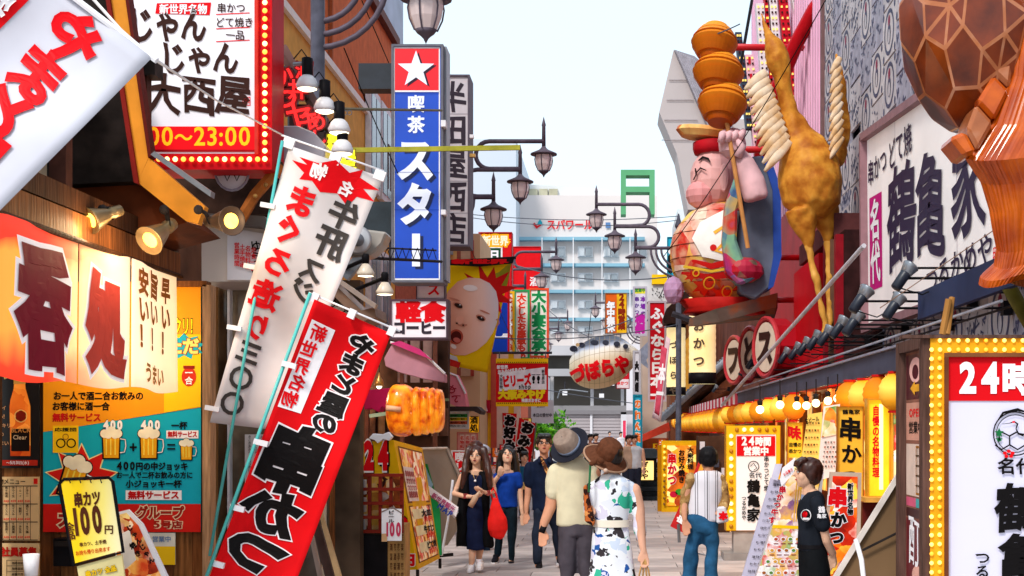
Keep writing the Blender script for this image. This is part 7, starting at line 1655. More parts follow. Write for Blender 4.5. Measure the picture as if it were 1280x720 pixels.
# --- overhead wires
def wire(label, a, b, sag, r=.012, n=14, mat=None):
    a, b = P(*a), P(*b); pts = [a*(1-k/n)+b*(k/n)-Vector((0,0,sag*4*(k/n)*(1-k/n))) for k in range(n+1)]
    return tag(MB().tube(pts, r, 5).build('overhead_wire', mat or BLACK), label, 'wire', 'overhead wires')
WG_ = M('#5a5e68', .5)
wire('wire sloping from the orange building over the star sign to the baby banner pole', (430,60,18), (553,330,22), .1, .008)
wire('wire from beside the star sign down to the street end', (452,0,20), (700,540,60), .3, .008)
wire('sagging wire from the red sign to the far lamp post', (640,330,50), (845,345,41), .3, .018, mat=WG_)
wire('upper wire crossing before the white building', (588,268,60), (850,270,60), .2, .018, mat=WG_)
wire('second wire crossing just below it before the white building', (588,272,60), (850,275,60), .3, .018, mat=WG_)
wire('low wire crossing behind the baby banner at lettering height', (645,400,50), (810,388,50), .6, .018, mat=WG_)
wire('wire running from the white tower down to the blowfish lantern', (646,345,70), (760,430,56), .5, .018, mat=WG_)
wire('wire from the blowfish lantern up to the right lamp post', (790,430,56), (843,330,42), .2, .018, mat=WG_)
wire('wire above the gift shop sign running right', (560,418,35), (850,405,41), .25, .014, mat=WG_)
wire('long black cable crossing the flowered figure up to the bird', (830,320,22.2), (1032,0,16.5), .12, .007)
wire('thin cable from the dango lanterns to the upper right', (872,50,22.5), (925,30,22), .02, .01, mat=WG_)
wire('black cable down the red tower sign edge', (940,0,26), (905,190,24), .05, .03)
wire('wire low across the street beside the shutters', (600,470,60), (800,505,60), .1, .02, mat=WG_)
# --- buildings closing the sides in the distance
t = thing('right_far_buildings', 'cream and brown shop buildings behind the vertical signs on the right', 'building', P(830, 560, 62))
fbox(t, 'wall', 803, 378, 840, 640, 62, 6, M('#b8a090', .7, .15, .6)); fbox(t, 'wall', 838, 395, 900, 640, 56, 4, M('#7a4a34', .7, .25, .6))
t = thing('left_far_buildings', 'tan shop buildings behind the vertical banners on the left', 'building', P(640, 560, 62))
fbox(t, 'wall', 560, 330, 632, 640, 66, 4, M('#c89a8a', .7, .15, .4)); fbox(t, 'wall', 620, 440, 660, 640, 60, 4, M('#8a4a3c', .7, .25, .6)); fbox(t, 'wall', 655, 470, 684, 600, 88, 4, M('#c8c0c4', .7, .1, .4))
# clutter of small stalls
used_ = set(); EN = {'串かつ':'skewer','大阪名物':'local speciality','土産':'souvenir','酒':'sake','お好み焼':'pancake','営業中':'open for business','たこ焼':'octopus ball','名物':'famous dish','定食':'set meal','うどん':'noodle'}
CN = {'#c81c20':'red','#ecae1c':'amber','#e8e0e4':'white','#d8601c':'orange','#f0d05c':'pale yellow','#b01c3c':'crimson','#e8b0a0':'salmon'}
def clutter(x0, x1, y0, y1, d, n, seed, side, labels):
    R = random.Random(seed)
    for i in range(n):
        x = R.uniform(x0, x1); y = R.uniform(y0, y1); w_, h = R.uniform(5,14), R.uniform(8,22); dd = d+R.uniform(-3,3)
        while 1:
            c1 = R.choice(list(CN)); tx = R.choice(('串かつ','大阪名物','土産','酒','お好み焼','営業中','たこ焼','名物','定食','うどん'))
            if (c1, tx) not in used_: used_.add((c1, tx)); break
        t, s = sign('small_sign', labels % (CN[c1], EN[tx]), 'sign', dd, (x,y,x+w_,y+h), M(c1, .5, .1, 3, 0, .15), M('#6a3a30', .5), .08, .6, 'small stall signs '+side)
        s.text(tx, x+w_/2, y+h/2, min(w_*.7, 7), WHT_P if c1 in ('#c81c20','#b01c3c','#d8601c') else (BLK_P, RED_P)[i % 2], vert=True, w=h*.8, bold=.1, layer=1); s.done()
clutter(596, 660, 520, 590, 40, 26, 5, 'on the left behind the walkers', 'small %s %s sign among the signs behind the man in navy')
clutter(775, 828, 545, 590, 55, 12, 9, 'on the right by the far lamp post', 'small %s %s sign near the black lantern stand')
clutter(600, 625, 555, 600, 33, 5, 15, 'low on the left', 'small %s %s sign low behind the walking women')
# reddish eaves and lit stalls on the right beyond the post
t = thing('stall_row', 'row of low red and orange lit stalls right of the far lamp post', 'stall', P(815, 600, 60)); 
fbox(t, 'wall', 801, 548, 836, 625, 58, 3, M('#8a3a1c', .6, .4, 1.5, 0, .1)); fpoly(t, 'canopy', [(800,545),(836,528),(838,538),(800,553)], 56, 1.5, M('#c8402c', .6, .1))
t = thing('tall_menu_stand', 'narrow white lettered standing sign left of the yellow picture sign', 'sign', P(820, 622, 36)); fbox(t, 'panel', 816,575,827,622, 36, .2, M('#ddd6d2', .5, .05)); s = Sheet(t, front(35.99), .004); s.text('牛すじ串かつ', 821.5, 598, 7, BLK_P, vert=True, w=40, bold=.08); s.done()
tag(MB().lathe([(.12,0),(.16,.3),(.15,.32),(.001,.32)], P(818,628,37), 12).build('bucket', M('#2f9a3c', .5)), 'small green bucket beside the standing lantern', 'bucket')
t = thing('red_banner_stand', 'slanted red poster board behind the man in the striped vest', 'board', P(855, 665, 16)); fpoly(t, 'board', [(862,606),(880,560),(886,562),(866,672),(838,658)], 16, .05, M('#c82a2c', .5, .15)); s = Sheet(t, front(15.99), .003); s.text('串かつ', 858, 640, 14, WHT_P, w=34, bold=.1, rot=-1.1); s.put([(868,600),(880,570),(882,574),(866,640)], M('#e8a83c', .5), 1, 'print'); s.done()
for x in (848,866): MB().tube([P(x,655,16), P(x+1,678,16)], .02, 6).build('leg', METAL, t)
t = thing('bicycle_frame', 'grey tubular stand legs beside the middle 24-hour sign', 'stand', P(880, 690, 16)); MB().tube([P(868,650,16),P(862,690,16),P(884,694,16),P(890,650,16)], .02, 6).build('tube', METAL, t, True)
t = thing('dark_interior', 'dim stall opening under the lantern row left of the middle 24-hour sign', 'stall', P(885, 620, 24)); fbox(t, 'wall', 872, 545, 912, 690, 24, .4, M('#4a3226', .7, .4, 2))
for k in range(8): fbox(t, 'goods', 875+(k*9) % 34, 552+k*11, 881+(k*9) % 34, 562+k*11, 23.9, .1, (M('#c8c4cc', .5, .1), M('#d8601c', .5, .1), M('#3a3c4a', .5, .2))[k % 3])
t = thing('grey_column', 'pale grey ribbed columns of a far building behind the right signs', 'building', P(905, 400, 42)); fbox(t, 'wall', 862, 262, 960, 400, 50, 4, M('#a8a0a4', .7, .1, .4))
# ================================================================== PEOPLE
SKIN = M('#d8a48a', .55, .06, 8); SKIN2 = M('#cc9274', .55, .06, 8); SKIN3 = M('#dcae92', .55, .05, 8)
HAIRB = M('#17110f', .4, .25, 30); HAIRR = M('#3a1a12', .4, .25, 30)
EYEW = M('#e8e0da', .4, 0); EYED = M('#1a100c', .3, 0); LIPM = M('#b8484a', .45, 0)
class Body:
    def __init__(s, label, d, foot, skin=SKIN):
        s.d = d; s.k = d/F; s.t = thing('person', label, 'person', P(foot, VY+EYE*F/d, d)); s.skin = skin; s.mb = MB()
    def J(s, x, y, dz=0): return P(x, y, s.d+dz)
    def limb(s, mb, pts, rs, n=12):
        k = s.k; P_ = [s.J(*p) for p in pts]; mb.tube(P_, [r*k for r in rs], n)
        for p, r in zip(P_, rs): mb.ball(p, r*k*.99, 10, 6)
    def rings(s, mb, rows, n=24, pw=1.0):
        """rows: (x, y, half width px, half depth px, dz)"""
        R = []
        for x, y, rx, ry, dz in rows: R.append([s.J(x, y, dz)+Vector((rx*s.k*cos(2*pi*j/n), ry*s.k*sin(2*pi*j/n), 0)) for j in range(n)])
        mb.loft(R)
    def head(s, x, y, h, yaw=0, pitch=0, dz=0, roll=0, face=True, glasses=False, mouth=0, brow=HAIRB):
        """h: head height in pixels; yaw 0 faces the camera, pitch > 0 looks up"""
        k = h*s.k; c = s.J(x, y, dz); R = Matrix.Rotation(yaw, 3, 'Z') @ Matrix.Rotation(roll, 3, 'Y') @ Matrix.Rotation(-pitch, 3, 'X'); s.hk, s.hc, s.hR = k, c, R
        q = lambda v: c+R@(Vector(v)*k)
        m = s.mb
        m.ball(q((0,.05,.1)), (.345*k,.42*k,.40*k), 18, 12, R); m.ball(q((0,-.08,-.16)), (.27*k,.29*k,.31*k), 16, 10, R); m.ball(q((0,-.2,-.36)), (.12*k,.12*k,.1*k), 10, 6, R)
        m.ball(q((.15,-.2,-.1)), (.14*k,.14*k,.16*k), 10, 6, R); m.ball(q((-.15,-.2,-.1)), (.14*k,.14*k,.16*k), 10, 6, R)
        m.tube([q((0,-.36,.08)), q((0,-.42,-.02)), q((0,-.455,-.1))], [.035*k,.05*k,.065*k], 8)
        for e in (-1, 1): m.ball(q((.35*e,.06,-.02)), (.04*k,.08*k,.12*k), 8, 6, R)
        nk = q((0,.08,-.3)); m.tube([nk, nk+Vector((0,.01,-.42*k))], [.2*k,.22*k], 12)
        if face:
            for e in (-1, 1):
                MB().ball(q((.14*e,-.352,.03)), (.068*k,.03*k,.03*k), 10, 6, R).build('eye', EYEW, s.t, True); MB().ball(q((.14*e,-.372,.03)), (.03*k,.02*k,.028*k), 8, 6, R).build('iris', EYED, s.t, True)
                MB().tube([q((.07*e,-.385,.115)), q((.15*e,-.375,.135)), q((.22*e,-.32,.115))], [.012*k,.018*k,.008*k], 6).build('eyebrow', brow, s.t, True)
                MB().tube([q((.075*e,-.378,.05)), q((.14*e,-.385,.068)), q((.21*e,-.34,.045))], [.008*k,.012*k,.006*k], 6).build('eyelid', brow, s.t, True)
            MB().ball(q((0,-.36,-.22)), (.09*k,.035*k,(.024+mouth*.03)*k), 10, 6, R).build('lips', LIPM, s.t, True)
            if mouth: MB().ball(q((0,-.385,-.22)), (.055*k,.02*k,.022*k), 8, 5, R).build('mouth', EYED, s.t, True)
            if glasses:
                for e in (-1, 1): MB().tube([q((.145*e+.105*cos(a*pi/6),-.43,.03+.07*sin(a*pi/6))) for a in range(12)], .012*k, 5, closed=True).build('glasses', BLACK, s.t)
                MB().tube([q((-.05,-.44,.04)), q((.05,-.44,.04))], .01*k, 5).tube([q((.25,-.43,.04)), q((.36,.05,.04))], .01*k, 5).tube([q((-.25,-.43,.04)), q((-.36,.05,.04))], .01*k, 5).build('glasses', BLACK, s.t)
        return q
    def hair_cap(s, mat, back=.0, low=-.1, fringe=.22, long=(), thick=1.0, side=-.1):
        k, c, R = s.hk, s.hc, s.hR; q = lambda v: c+R@(Vector(v)*k); m = MB()
        m.ball(q((0,.09,.15)), (.39*k*thick,.45*k,.40*k), 18, 10, R); m.ball(q((0,.2,low+.1)), (.35*k*thick,.30*k,.34*k), 14, 8, R)
        for e in (-1,1): m.ball(q((.31*e*thick,.08,side+.12)), (.1*k,.18*k,.26*k), 10, 6, R)
        if fringe:
            for i in range(7): a = -.9+.3*i; m.tube([q((.28*sin(a),-.1,.5)), q((.33*sin(a),-.34,.36)), q((.35*sin(a),-.40,fringe))], [.09*k,.08*k,.03*k], 7)
        for pts, rs in long: s.limb(m, pts, rs, 10)
        return fuse(m, 'hair', mat, s.t, .008, 2, .004, 60, (1,1,.25))
    def hand(s, w, tip, curl=0, side=1, sp=1.0):
        """w wrist, tip knuckle direction (pixels); palm, four fingers of unequal length and a thumb off the side"""
        a = s.J(*w); b = s.J(*tip); d = (b-a).normalized(); u = Vector((1,0,0))-d*d.x
        u = u.normalized() if u.length > .1 else Vector((0,1,0)); n_ = d.cross(u); m = s.mb
        pl = .085; c = a+d*pl
        for i in range(4):
            o = (i-1.5)*.019*sp; L = (.062,.072,.068,.052)[i]; p0 = a+u*o*.6+d*.015; p1 = c+u*o; p2 = p1+d*L*.5+n_*curl*.012; p3 = p1+d*L*(1-.25*abs(curl))+n_*curl*.035
            m.tube([p0, p1, p2, p3], [.014,.0115,.0095,.0075], 8); m.ball(p3, .0075, 6, 5)
        t0 = a+d*.025+u*side*.022; m.tube([t0, t0+d*.03+u*side*.022, t0+d*.062+u*side*.026+n_*curl*.02], [.013,.011,.008], 8)
    def finish(s, voxel=.0075): return fuse(s.mb, 'body', s.skin, s.t, voxel, 2)
    def cloth(s, nm, mb, mat, voxel=.012, wr=.006, ws=16, wv=(1,1,.6), sm=3): return fuse(mb, nm, mat, s.t, voxel, sm, wr*1.7, ws, wv)
    def shoe(s, x, y, dx, mat, sole=None, back=False, L=.25):
        """toe towards the camera (dx px sideways)"""
        a = s.J(x, y, 0); t = Vector((dx*s.k, -1 if not back else 1, 0)).normalized(); m = MB()
        up = Vector((0,0,1)); m.tube([a-t*L*.25+up*.05, a+up*.045, a+t*L*.35+up*.035, a+t*L*.62+up*.028], [.042,.045,.042,.026], 10); m.tube([a-t*L*.2+up*.05, a-t*L*.16+up*.11], [.04,.036], 10)
        fuse(m, 'shoe', mat, s.t, .009, 2); r = t.cross(up)
        MB().prism([a-t*.09+r*.035, a-t*.09-r*.035, a+t*.1-r*.045, a+t*.19-r*.02, a+t*.19+r*.02, a+t*.1+r*.045], (0,0,.022)).build('sole', sole or WHITE, s.t)
NVY = M('#151c38', .7, .12, 20); BLK = M('#0f0f12', .75, .15, 20); DEN = M('#1c2a3c', .75, .2, 15)
# --- woman in black vest
b = Body('woman in a navy dress and long black vest holding a small bottle', 17.4, 594, SKIN3)
b.head(595, 570, 24, yaw=-.1, pitch=-.02, mouth=.6)
L_ = b.limb
L_(b.mb, [(578,596,0),(572,609,.02),(568,617,-.02),(579,620,-.14),(590,621,-.2)], [4.6,4.0,3.6,3.0,2.4]); b.hand((590,621,-.2),(602,619,-.26), .6, 1)
L_(b.mb, [(612,597,0),(616,607,.02),(617,614,-.03),(610,617,-.14),(605,615,-.2)], [4.6,4.0,3.5,3.0,2.4]); b.hand((606,616,-.2),(596,611,-.26), .6, -1)
b.rings(b.mb, [(595,588,8,6,.02),(595,594,13.5,5.5,.02),(595,606,10.5,5.5,.02),(595,625,7.5,4.5,.02),(595,645,10.5,5.5,.02)])
L_(b.mb, [(590,650,0),(591,680,0),(590,698,-.02),(589,709,0)], [8,5.2,4.2,3]); L_(b.mb, [(601,650,.1),(601,680,.1),(599,694,.12),(598,703,.14)], [8,5.2,4.2,3])
b.finish()
m = MB(); b.rings(m, [(595,593,11,8,0),(595,598,14.5,9.5,0),(595,610,13.5,9.5,0),(595,625,12,9,0),(595,642,14.5,10,0),(595,665,14,9.5,0),(595,687,12.5,9,0)]); b.cloth('dress', m, NVY)
m = MB(); b.rings(m, [(585,590,6,8,.02),(582,600,7,11,.0),(580,625,7,11,0),(578,650,7.5,11,0),(577,683,7,10,0)]); b.rings(m, [(604,590,6,8,.02),(607,600,6,11,0),(607,625,6,11,0),(609,650,6.5,11,0),(610,683,6,10,0)]); b.rings(m, [(595,590,14,4,.08),(595,620,16,4,.1),(595,683,17,4,.12)]); b.cloth('long_vest', m, BLK, wr=.01)
b.hair_cap(HAIRR, low=-.1, fringe=0, long=(([(586,562,.0),(583,575,-.03),(581,590,-.08),(579,606,-.08),(580,618,-.06)],[5,4.5,4.5,4,2]),([(604,562,0),(608,576,-.03),(611,592,-.08),(612,608,-.08),(609,618,-.06)],[5,5,5,4,2]),([(595,560,.1),(595,580,.14),(595,605,.14)],[10,12,10])))
for x, y, dx in ((589,714,-4),(600,711,3)): b.shoe(x, y, dx, WHT_P)
for x, y in ((590,706),(599,702)): MB().tube([b.J(x,y-3,.0), b.J(x,y+4,.0)], .036, 10).build('sock', M('#d8d4dc', .8), b.t, True)
MB().ball(b.J(594,601,-.12), .015, 8, 6).build('pendant', WHT_P, b.t); MB().tube([b.J(591,592,-.09), b.J(594,601,-.12), b.J(598,592,-.09)], .003, 4).build('necklace', BRASS, b.t)
for x, y in ((582,620),(610,616)): MB().tube([b.J(x,y-3,-.16), b.J(x,y+3,-.16)], .03, 8).build('wrist_band', M('#8a3a3a', .5), b.t)
o = MB().tube([b.J(588,633,-.26), b.J(594,623,-.27), b.J(597,618,-.27), b.J(600,614,-.27)], [.035,.036,.02,.014], 12).build('drink_bottle', M('#c8a488', .3, .1), None, True); tag(o, 'small clear bottle with tan label held by the woman in the black vest', 'bottle')
o = thing('shoulder_bag', 'bright red soft bag hanging from the arm of the woman in the black vest', 'bag', b.J(621,674,-.1)); m = MB()
RB = M('#e02420', .6, .1, 8)
kk = b.k; R_rows = []
for x, y, rx, ry in ((619,622,3.5,3),(620,634,7,5),(622,648,11,7),(622,662,11.5,8),(621,671,8,6),(621,674,4,4)): R_rows.append([b.J(x,y,-.12)+Vector((rx*kk*cos(2*pi*j/20), ry*kk*sin(2*pi*j/20), 0)) for j in range(20)])
m.loft(R_rows); fuse(m, 'bag_body', RB, o, .012, 3, .014, 22, (1,1,.3)); MB().tube([b.J(617,628,-.1), b.J(613,616,-.12), b.J(616,610,-.08), b.J(620,618,-.04), b.J(623,630,-.1)], .014, 6).build('strap', RB, o, True)
# --- person in grey cap behind
b = Body('person in a pale grey cap mostly hidden behind the woman with the red bag', 20.5, 603, SKIN)
b.head(603, 570, 20, pitch=.1); b.limb(b.mb, [(603,585,0),(603,625,0)], [12,11]); b.finish()
m = MB(); m.ball(b.J(603,562,0), (.11,.13,.08), 14, 8); m.tube([b.J(603,563,-.1), b.J(603,564,-.18)], [.08,.06], 8); b.cloth('cap', m, M('#a8b0c0', .7, .1, 20), .01, .002)
m = MB(); b.rings(m, [(603,586,9,8,0),(603,592,15,9,0),(603,640,13,9,0)]); b.cloth('shirt', m, M('#6a7080', .7)); m = MB()
for x in (598,608): b.limb(m, [(x,636,0),(x,670,0),(x,694,0)], [7,5.5,4.5])
b.cloth('trousers', m, DEN); b.shoe(598,695,0,BLK); b.shoe(608,695,0,BLK)
# --- woman in blue
b = Body('woman in a royal blue top and dark jeans looking up at the signs', 18.6, 632, SKIN3)
b.head(634, 571, 22, yaw=.15, pitch=.45)
b.limb(b.mb, [(621,597,.02),(614,608,.02),(618,602,-.1),(624,594,-.14)], [4.4,3.8,3.2,2.4]); b.hand((624,596,-.15),(626,587,-.2), .7, 1)
b.limb(b.mb, [(647,597,0),(650,610,.02),(651,624,0),(652,636,-.04),(653,643,-.05)], [4.4,3.6,3.2,2.6,2.2]); b.hand((653,643,-.05),(654,654,-.07), .4, 1)
b.rings(b.mb, [(634,588,8,6,.02),(634,594,10.5,4.5,.02),(634,620,7.5,4.5,.02),(633,640,8.5,4.5,.02)]); b.limb(b.mb, [(622,690,.1),(621,700,.12)], [3,3]); b.limb(b.mb, [(639,695,0),(639,704,0)], [3,3]); b.finish()
m = MB(); b.rings(m, [(634,591,8,7,0),(634,594,15,8.5,0),(634,606,13.5,9.5,0),(634,620,12.5,9,0),(634,634,14,9.5,0)]); b.limb(m, [(622,595,0),(617,604,0)], [5.6,5.2]); b.limb(m, [(646,595,0),(649,606,0)], [5.6,5]); b.cloth('blouse', m, M('#123a92', .65, .12, 15))
m = MB(); b.limb(m, [(628,636,0),(625,662,.04),(622,692,.1)], [8,5.8,4]); b.limb(m, [(639,636,0),(640,664,0),(639,700,0)], [8,5.8,4]); b.cloth('jeans', m, M('#16242e', .75, .2, 15))
b.hair_cap(HAIRB, fringe=0, long=(([(627,566,.02),(624,578,.02),(623,592,.0),(625,600,-.02)],[4,4,4,2]),([(642,566,.02),(645,578,.02),(646,592,.02),(644,602,0)],[4.5,4.5,4.5,3]),([(635,565,.12),(635,585,.13)],[9,9])))
b.shoe(619, 704, -4, M('#1a1a22', .6)); b.shoe(639, 709, 3, M('#1a1a22', .6)); MB().tube([b.J(622,590,-.08), b.J(620,606,-.09)], .012, 6).build('bag_strap', NVY, b.t)
# --- woman in teal, far
b = Body('woman in a teal top with a yellow bag further back between two walkers', 28, 655, SKIN3)
b.head(655, 572, 15, yaw=.2, pitch=.1); b.limb(b.mb, [(648,586,0),(646,600,0),(650,608,-.1)], [3,2.6,2]); b.hand((650,608,-.1),(655,609,-.12), .4); b.limb(b.mb, [(663,586,0),(665,600,0),(663,612,0)], [3,2.6,2]); b.hand((663,612,0),(663,618,0), .3); b.rings(b.mb, [(655,583,5,4,0),(655,600,7,5,0)]); b.finish(.01)
m = MB(); b.rings(m, [(655,583,6,5,0),(655,586,9.5,6,0),(655,612,8,6,0)]); b.cloth('top', m, M('#1f5a7c', .7), .018); m = MB(); b.limb(m, [(652,612,0),(652,644,0)], [4.4,3.2]); b.limb(m, [(659,612,0),(659,644,.1)], [4.4,3.2]); b.cloth('trousers', m, NVY, .018); b.hair_cap(HAIRB, fringe=.25)
b.shoe(652,646,0,BLK); b.shoe(659,645,0,BLK); tag(fbox(None, 'handbag', 647, 603, 657, 612, 27.6, .1, M('#e8c070', .6), bevel=.01), 'small yellow bag held in front by the woman in teal', 'bag')
# --- man in navy shirt
b = Body('tall man in a navy shirt and glasses with a patterned strap across his chest', 18.0, 684, SKIN2)
b.head(680, 556, 26, yaw=.08, pitch=.18, glasses=True, mouth=.4)
b.limb(b.mb, [(661,586,0),(661,604,.02),(660,620,.02),(658,634,-.02),(658,641,-.03)], [5.4,4.8,4.4,3.4,2.6]); b.hand((658,641,-.03),(657,652,-.05), .4, 1)
b.limb(b.mb, [(703,588,.02),(707,606,.04),(707,626,.0),(704,640,-.04)], [5.2,4.8,4.2,3]); b.hand((704,640,-.04),(703,652,-.05), .4, -1)
b.rings(b.mb, [(681,574,8,7,.02),(681,582,14.5,5.5,.02),(682,610,11.5,5.5,.02),(682,640,10.5,5.5,.02)]); b.limb(b.mb, [(672,700,0),(672,708,0)], [3.4,3.4]); b.limb(b.mb, [(697,690,.3),(698,698,.3)], [3.4,3.4]); b.finish()
m = MB(); b.rings(m, [(681,574,9,8,0),(681,579,17,9.5,0),(681,588,20,10.5,0),(682,606,17.5,10.5,0),(682,622,16.5,10,0),(683,638,18,10.5,0)]); b.limb(m, [(663,584,0),(662,594,0),(662,604,0)], [7,7,6.6]); b.limb(m, [(700,584,0),(704,596,.02),(706,606,.03)], [7,7,6.6]); b.limb(m, [(676,573,-.05),(674,578,-.13)], [3,2.5]); b.limb(m, [(687,573,-.05),(688,578,-.13)], [3,2.5]); b.cloth('shirt', m, M('#141d33', .65, .15, 12), wr=.008)
m = MB(); b.limb(m, [(675,640,0),(673,668,0),(672,702,0)], [9.4,7,5.4]); b.limb(m, [(692,640,.05),(696,664,.15),(698,694,.3)], [9.4,7,5.4]); b.cloth('trousers', m, M('#232a3a', .75, .15, 12), wr=.008)
b.hair_cap(HAIRB, low=.05, fringe=.33, side=.05, thick=.98); b.shoe(674, 712, 2, M('#1c1c20', .6)); b.shoe(700, 705, 4, M('#1c1c20', .6), L=.24)
MB().prism([b.J(x, y, -.215) for x, y in ((674,571),(678,571),(691,600),(687,603))], (0,.02,0)).build('patterned_strap', photo_mat('strap', ['#2a1c14','#d8a05c','#6a3a20','#e8c89a'], 40, 0, 2, .6, True), b.t)
# --- man with hat, back view
b = Body('man in a cream polo shirt, grey trousers and a tilted grey fedora seen from behind', 11.9, 716, SKIN2)
b.head(711, 557, 33, yaw=pi-.5, pitch=.35, face=False)
b.limb(b.mb, [(694,592,0),(691,612,.02),(688,634,.0),(680,654,-.04),(678,662,-.05)], [9,8,7.2,5.6,4.4]); b.hand((678,662,-.05),(679,684,-.08), .6, 1)
b.limb(b.mb, [(742,592,.0),(746,612,0),(745,632,-.02)], [9,8,7]); b.hand((745,632,-.02),(744,646,-.04), .5, -1)
b.rings(b.mb, [(716,578,8.5,6.5,0),(717,588,20.5,10.5,0),(719,630,17.5,9.5,0),(720,660,17.5,9.5,0)]); b.finish(.008)
m = MB(); b.rings(m, [(714,570,10,10,.03),(715,576,17,12,0),(716,583,25,14,0),(717,594,27,15,0),(719,615,24,15,0),(720,635,23,15,0),(720,657,24.5,16,0)]); b.limb(m, [(696,589,0),(691,604,0),(689,616,0)], [10,10.5,10]); b.limb(m, [(740,590,0),(744,604,0),(745,616,0)], [10,10.5,10]); b.cloth('polo_shirt', m, M('#d6cdae', .75, .05, 10), wr=.012, ws=10)
MB().tube([b.J(714,571,.03)+Vector((.105*cos(a*pi/10), .08*sin(a*pi/10), .012*cos(a*pi/10))) for a in range(20)], .014, 8, closed=True).build('collar', M('#d6cdae', .75, .05, 10), b.t, True)
GT = M('#4c464e', .75, .12, 12); m = MB(); b.limb(m, [(711,658,0),(710,700,0),(709,745,.02),(708,784,.05)], [14,11.5,9.5,8]); b.limb(m, [(731,658,0),(733,700,0),(734,745,-.02),(735,784,-.05)], [14,11.5,9.5,8]); b.rings(m, [(720,652,22,14,0),(721,668,24,15,0)]); b.cloth('trousers', m, GT, wr=.012, ws=9)
b.shoe(709,796,0,BLK,back=True); b.shoe(735,796,0,BLK,back=True); b.hair_cap(M('#4a4644', .5, .3, 30), fringe=0, low=-.05)
MB().tube([b.J(675,660,-.05), b.J(682,663,-.05)], .036, 12).build('wrist_watch', BLACK, b.t, True)
q = lambda x, y, dz=0: b.J(x, y, dz)
hR = Matrix.Rotation(radians(-38), 3, 'Y') @ Matrix.Rotation(radians(38), 3, 'X')
HATG = M('#8f7c70', .8, .1, 30, .1)
o = thing('fedora_hat', 'grey brown fedora with dark brim tilted back on the man in cream', 'hat', q(710,556,-.03)); hc = q(712,557,-.03)
m = MB(); m.lathe([(.105,-.0),(.108,.04),(.10,.09),(.088,.125),(.05,.128),(.001,.11)], hc, 24, R=hR, sy=1.15); fuse(m, 'crown', HATG, o, .008, 3, .003, 20)
MB().lathe([(.108,.0),(.11,.035),(.105,.036)], hc, 24, R=hR, sy=1.15).build('hat_band', M('#7c88a0', .6), o, True); MB().lathe([(.10,.0),(.15,-.004),(.175,.012),(.178,.008),(.15,-.012),(.10,-.008)], hc, 28, R=hR, sy=1.12).build('brim', M('#23242e', .7, .1), o, True)
# --- woman in printed dress, back view
b = Body('woman in a white dress with teal and black patches, from behind', 11.6, 764, SKIN)
b.head(764, 570, 33, yaw=pi+.5, pitch=.3, face=False)
b.limb(b.mb, [(793,612,0),(799,635,0),(801,662,-.02),(803,682,-.05),(805,690,-.06)], [8,7,6,4.6,3.8]); b.hand((804,688,-.06),(806,704,-.08), .7, -1)
b.limb(b.mb, [(740,610,0),(736,630,0)], [8,7]); b.hand((736,630,-.06),(737,644,-.08), .6, 1); b.rings(b.mb, [(764,590,8.5,5.5,0),(764,604,21.5,9.5,0),(764,650,16.5,8.5,0)]); b.limb(b.mb, [(756,760,0),(756,796,0)], [6,4.5]); b.limb(b.mb, [(774,760,0),(774,796,0)], [6,4.5]); b.finish(.008)
PRT = photo_mat('dress_print', ['#dfe4ee','#c9d6ea','#e8ecf2','#2f2a30','#e6eaf2','#38b090','#e9ecf4','#d4d0e4','#24549c','#e4e8f0','#3a3438','#e8ecf4'], 9, 0, 3, .75, True, .06)
m = MB(); b.rings(m, [(764,594,12,9,0),(764,598,22,11,0),(764,603,29,13,0),(764,615,28,14.5,0),(764,635,24,14,0),(764,652,21.5,13.5,0),(764,664,23,14,0),(765,690,27,16,0),(765,730,29,18,0),(765,770,31,19,0)]); b.limb(m, [(788,608,0),(795,622,0),(799,645,0),(800,662,0),(801,672,-.01)], [8,8.6,8.4,8.8,6]); b.limb(m, [(740,608,0),(737,622,0),(736,640,0)], [8,8.6,7]); b.cloth('dress', m, PRT, wr=.012, ws=12, wv=(1,1,.35))
MB().loft([[b.J(764,y,0)+Vector((22.6*b.k*cos(2*pi*j/28), 14.6*b.k*sin(2*pi*j/28), 0)) for j in range(28)] for y in (649.5, 652, 656, 658.5)], False).build('belt', M('#e6dccc', .6, .04), b.t, True)
b.shoe(756,796,0,M('#c8b49a', .6),back=True); b.shoe(774,796,0,M('#c8b49a', .6),back=True); b.hair_cap(HAIRB, fringe=0)
hB = M('#5f3826', .85, .15, 30, .15); o = thing('sun_hat', 'brown cloth sun hat with wide brim and bow on the woman in the printed dress', 'hat', b.J(762,560,0)); hc = b.J(760,567,0); hR = Matrix.Rotation(radians(24), 3, 'Y') @ Matrix.Rotation(radians(26), 3, 'X')
m = MB(); m.lathe([(.108,-.02),(.112,.03),(.105,.08),(.07,.115),(.001,.13)], hc, 26, R=hR, sy=1.1); fuse(m, 'crown', hB, o, .009, 3, .004, 18)
MB().lathe([(.105,.0),(.15,-.035),(.187,-.047),(.192,-.053),(.15,-.045),(.10,-.012)], hc, 40, R=hR, sy=1.02, ribs=1, ribd=.015).build('brim', hB, o, True); MB().tube([hc+hR@Vector((.19*cos(a*pi/16), .195*sin(a*pi/16), -.05)) for a in range(32)], .009, 6, closed=True).build('brim_edge', M('#a8846c', .8), o, True)
bw = b.J(746,577,-.16)
for e in (-1,1): MB().ball(bw+Vector((.03*e,0,.01*e)), (.035,.015,.022), 10, 6, Matrix.Rotation(.5*e, 3, 'Y')).build('bow', hB, o, True)
MB().ball(b.J(757,588,-.2), (.02,.012,.016), 8, 6).build('ornament', M('#c8a894', .4), o, True)
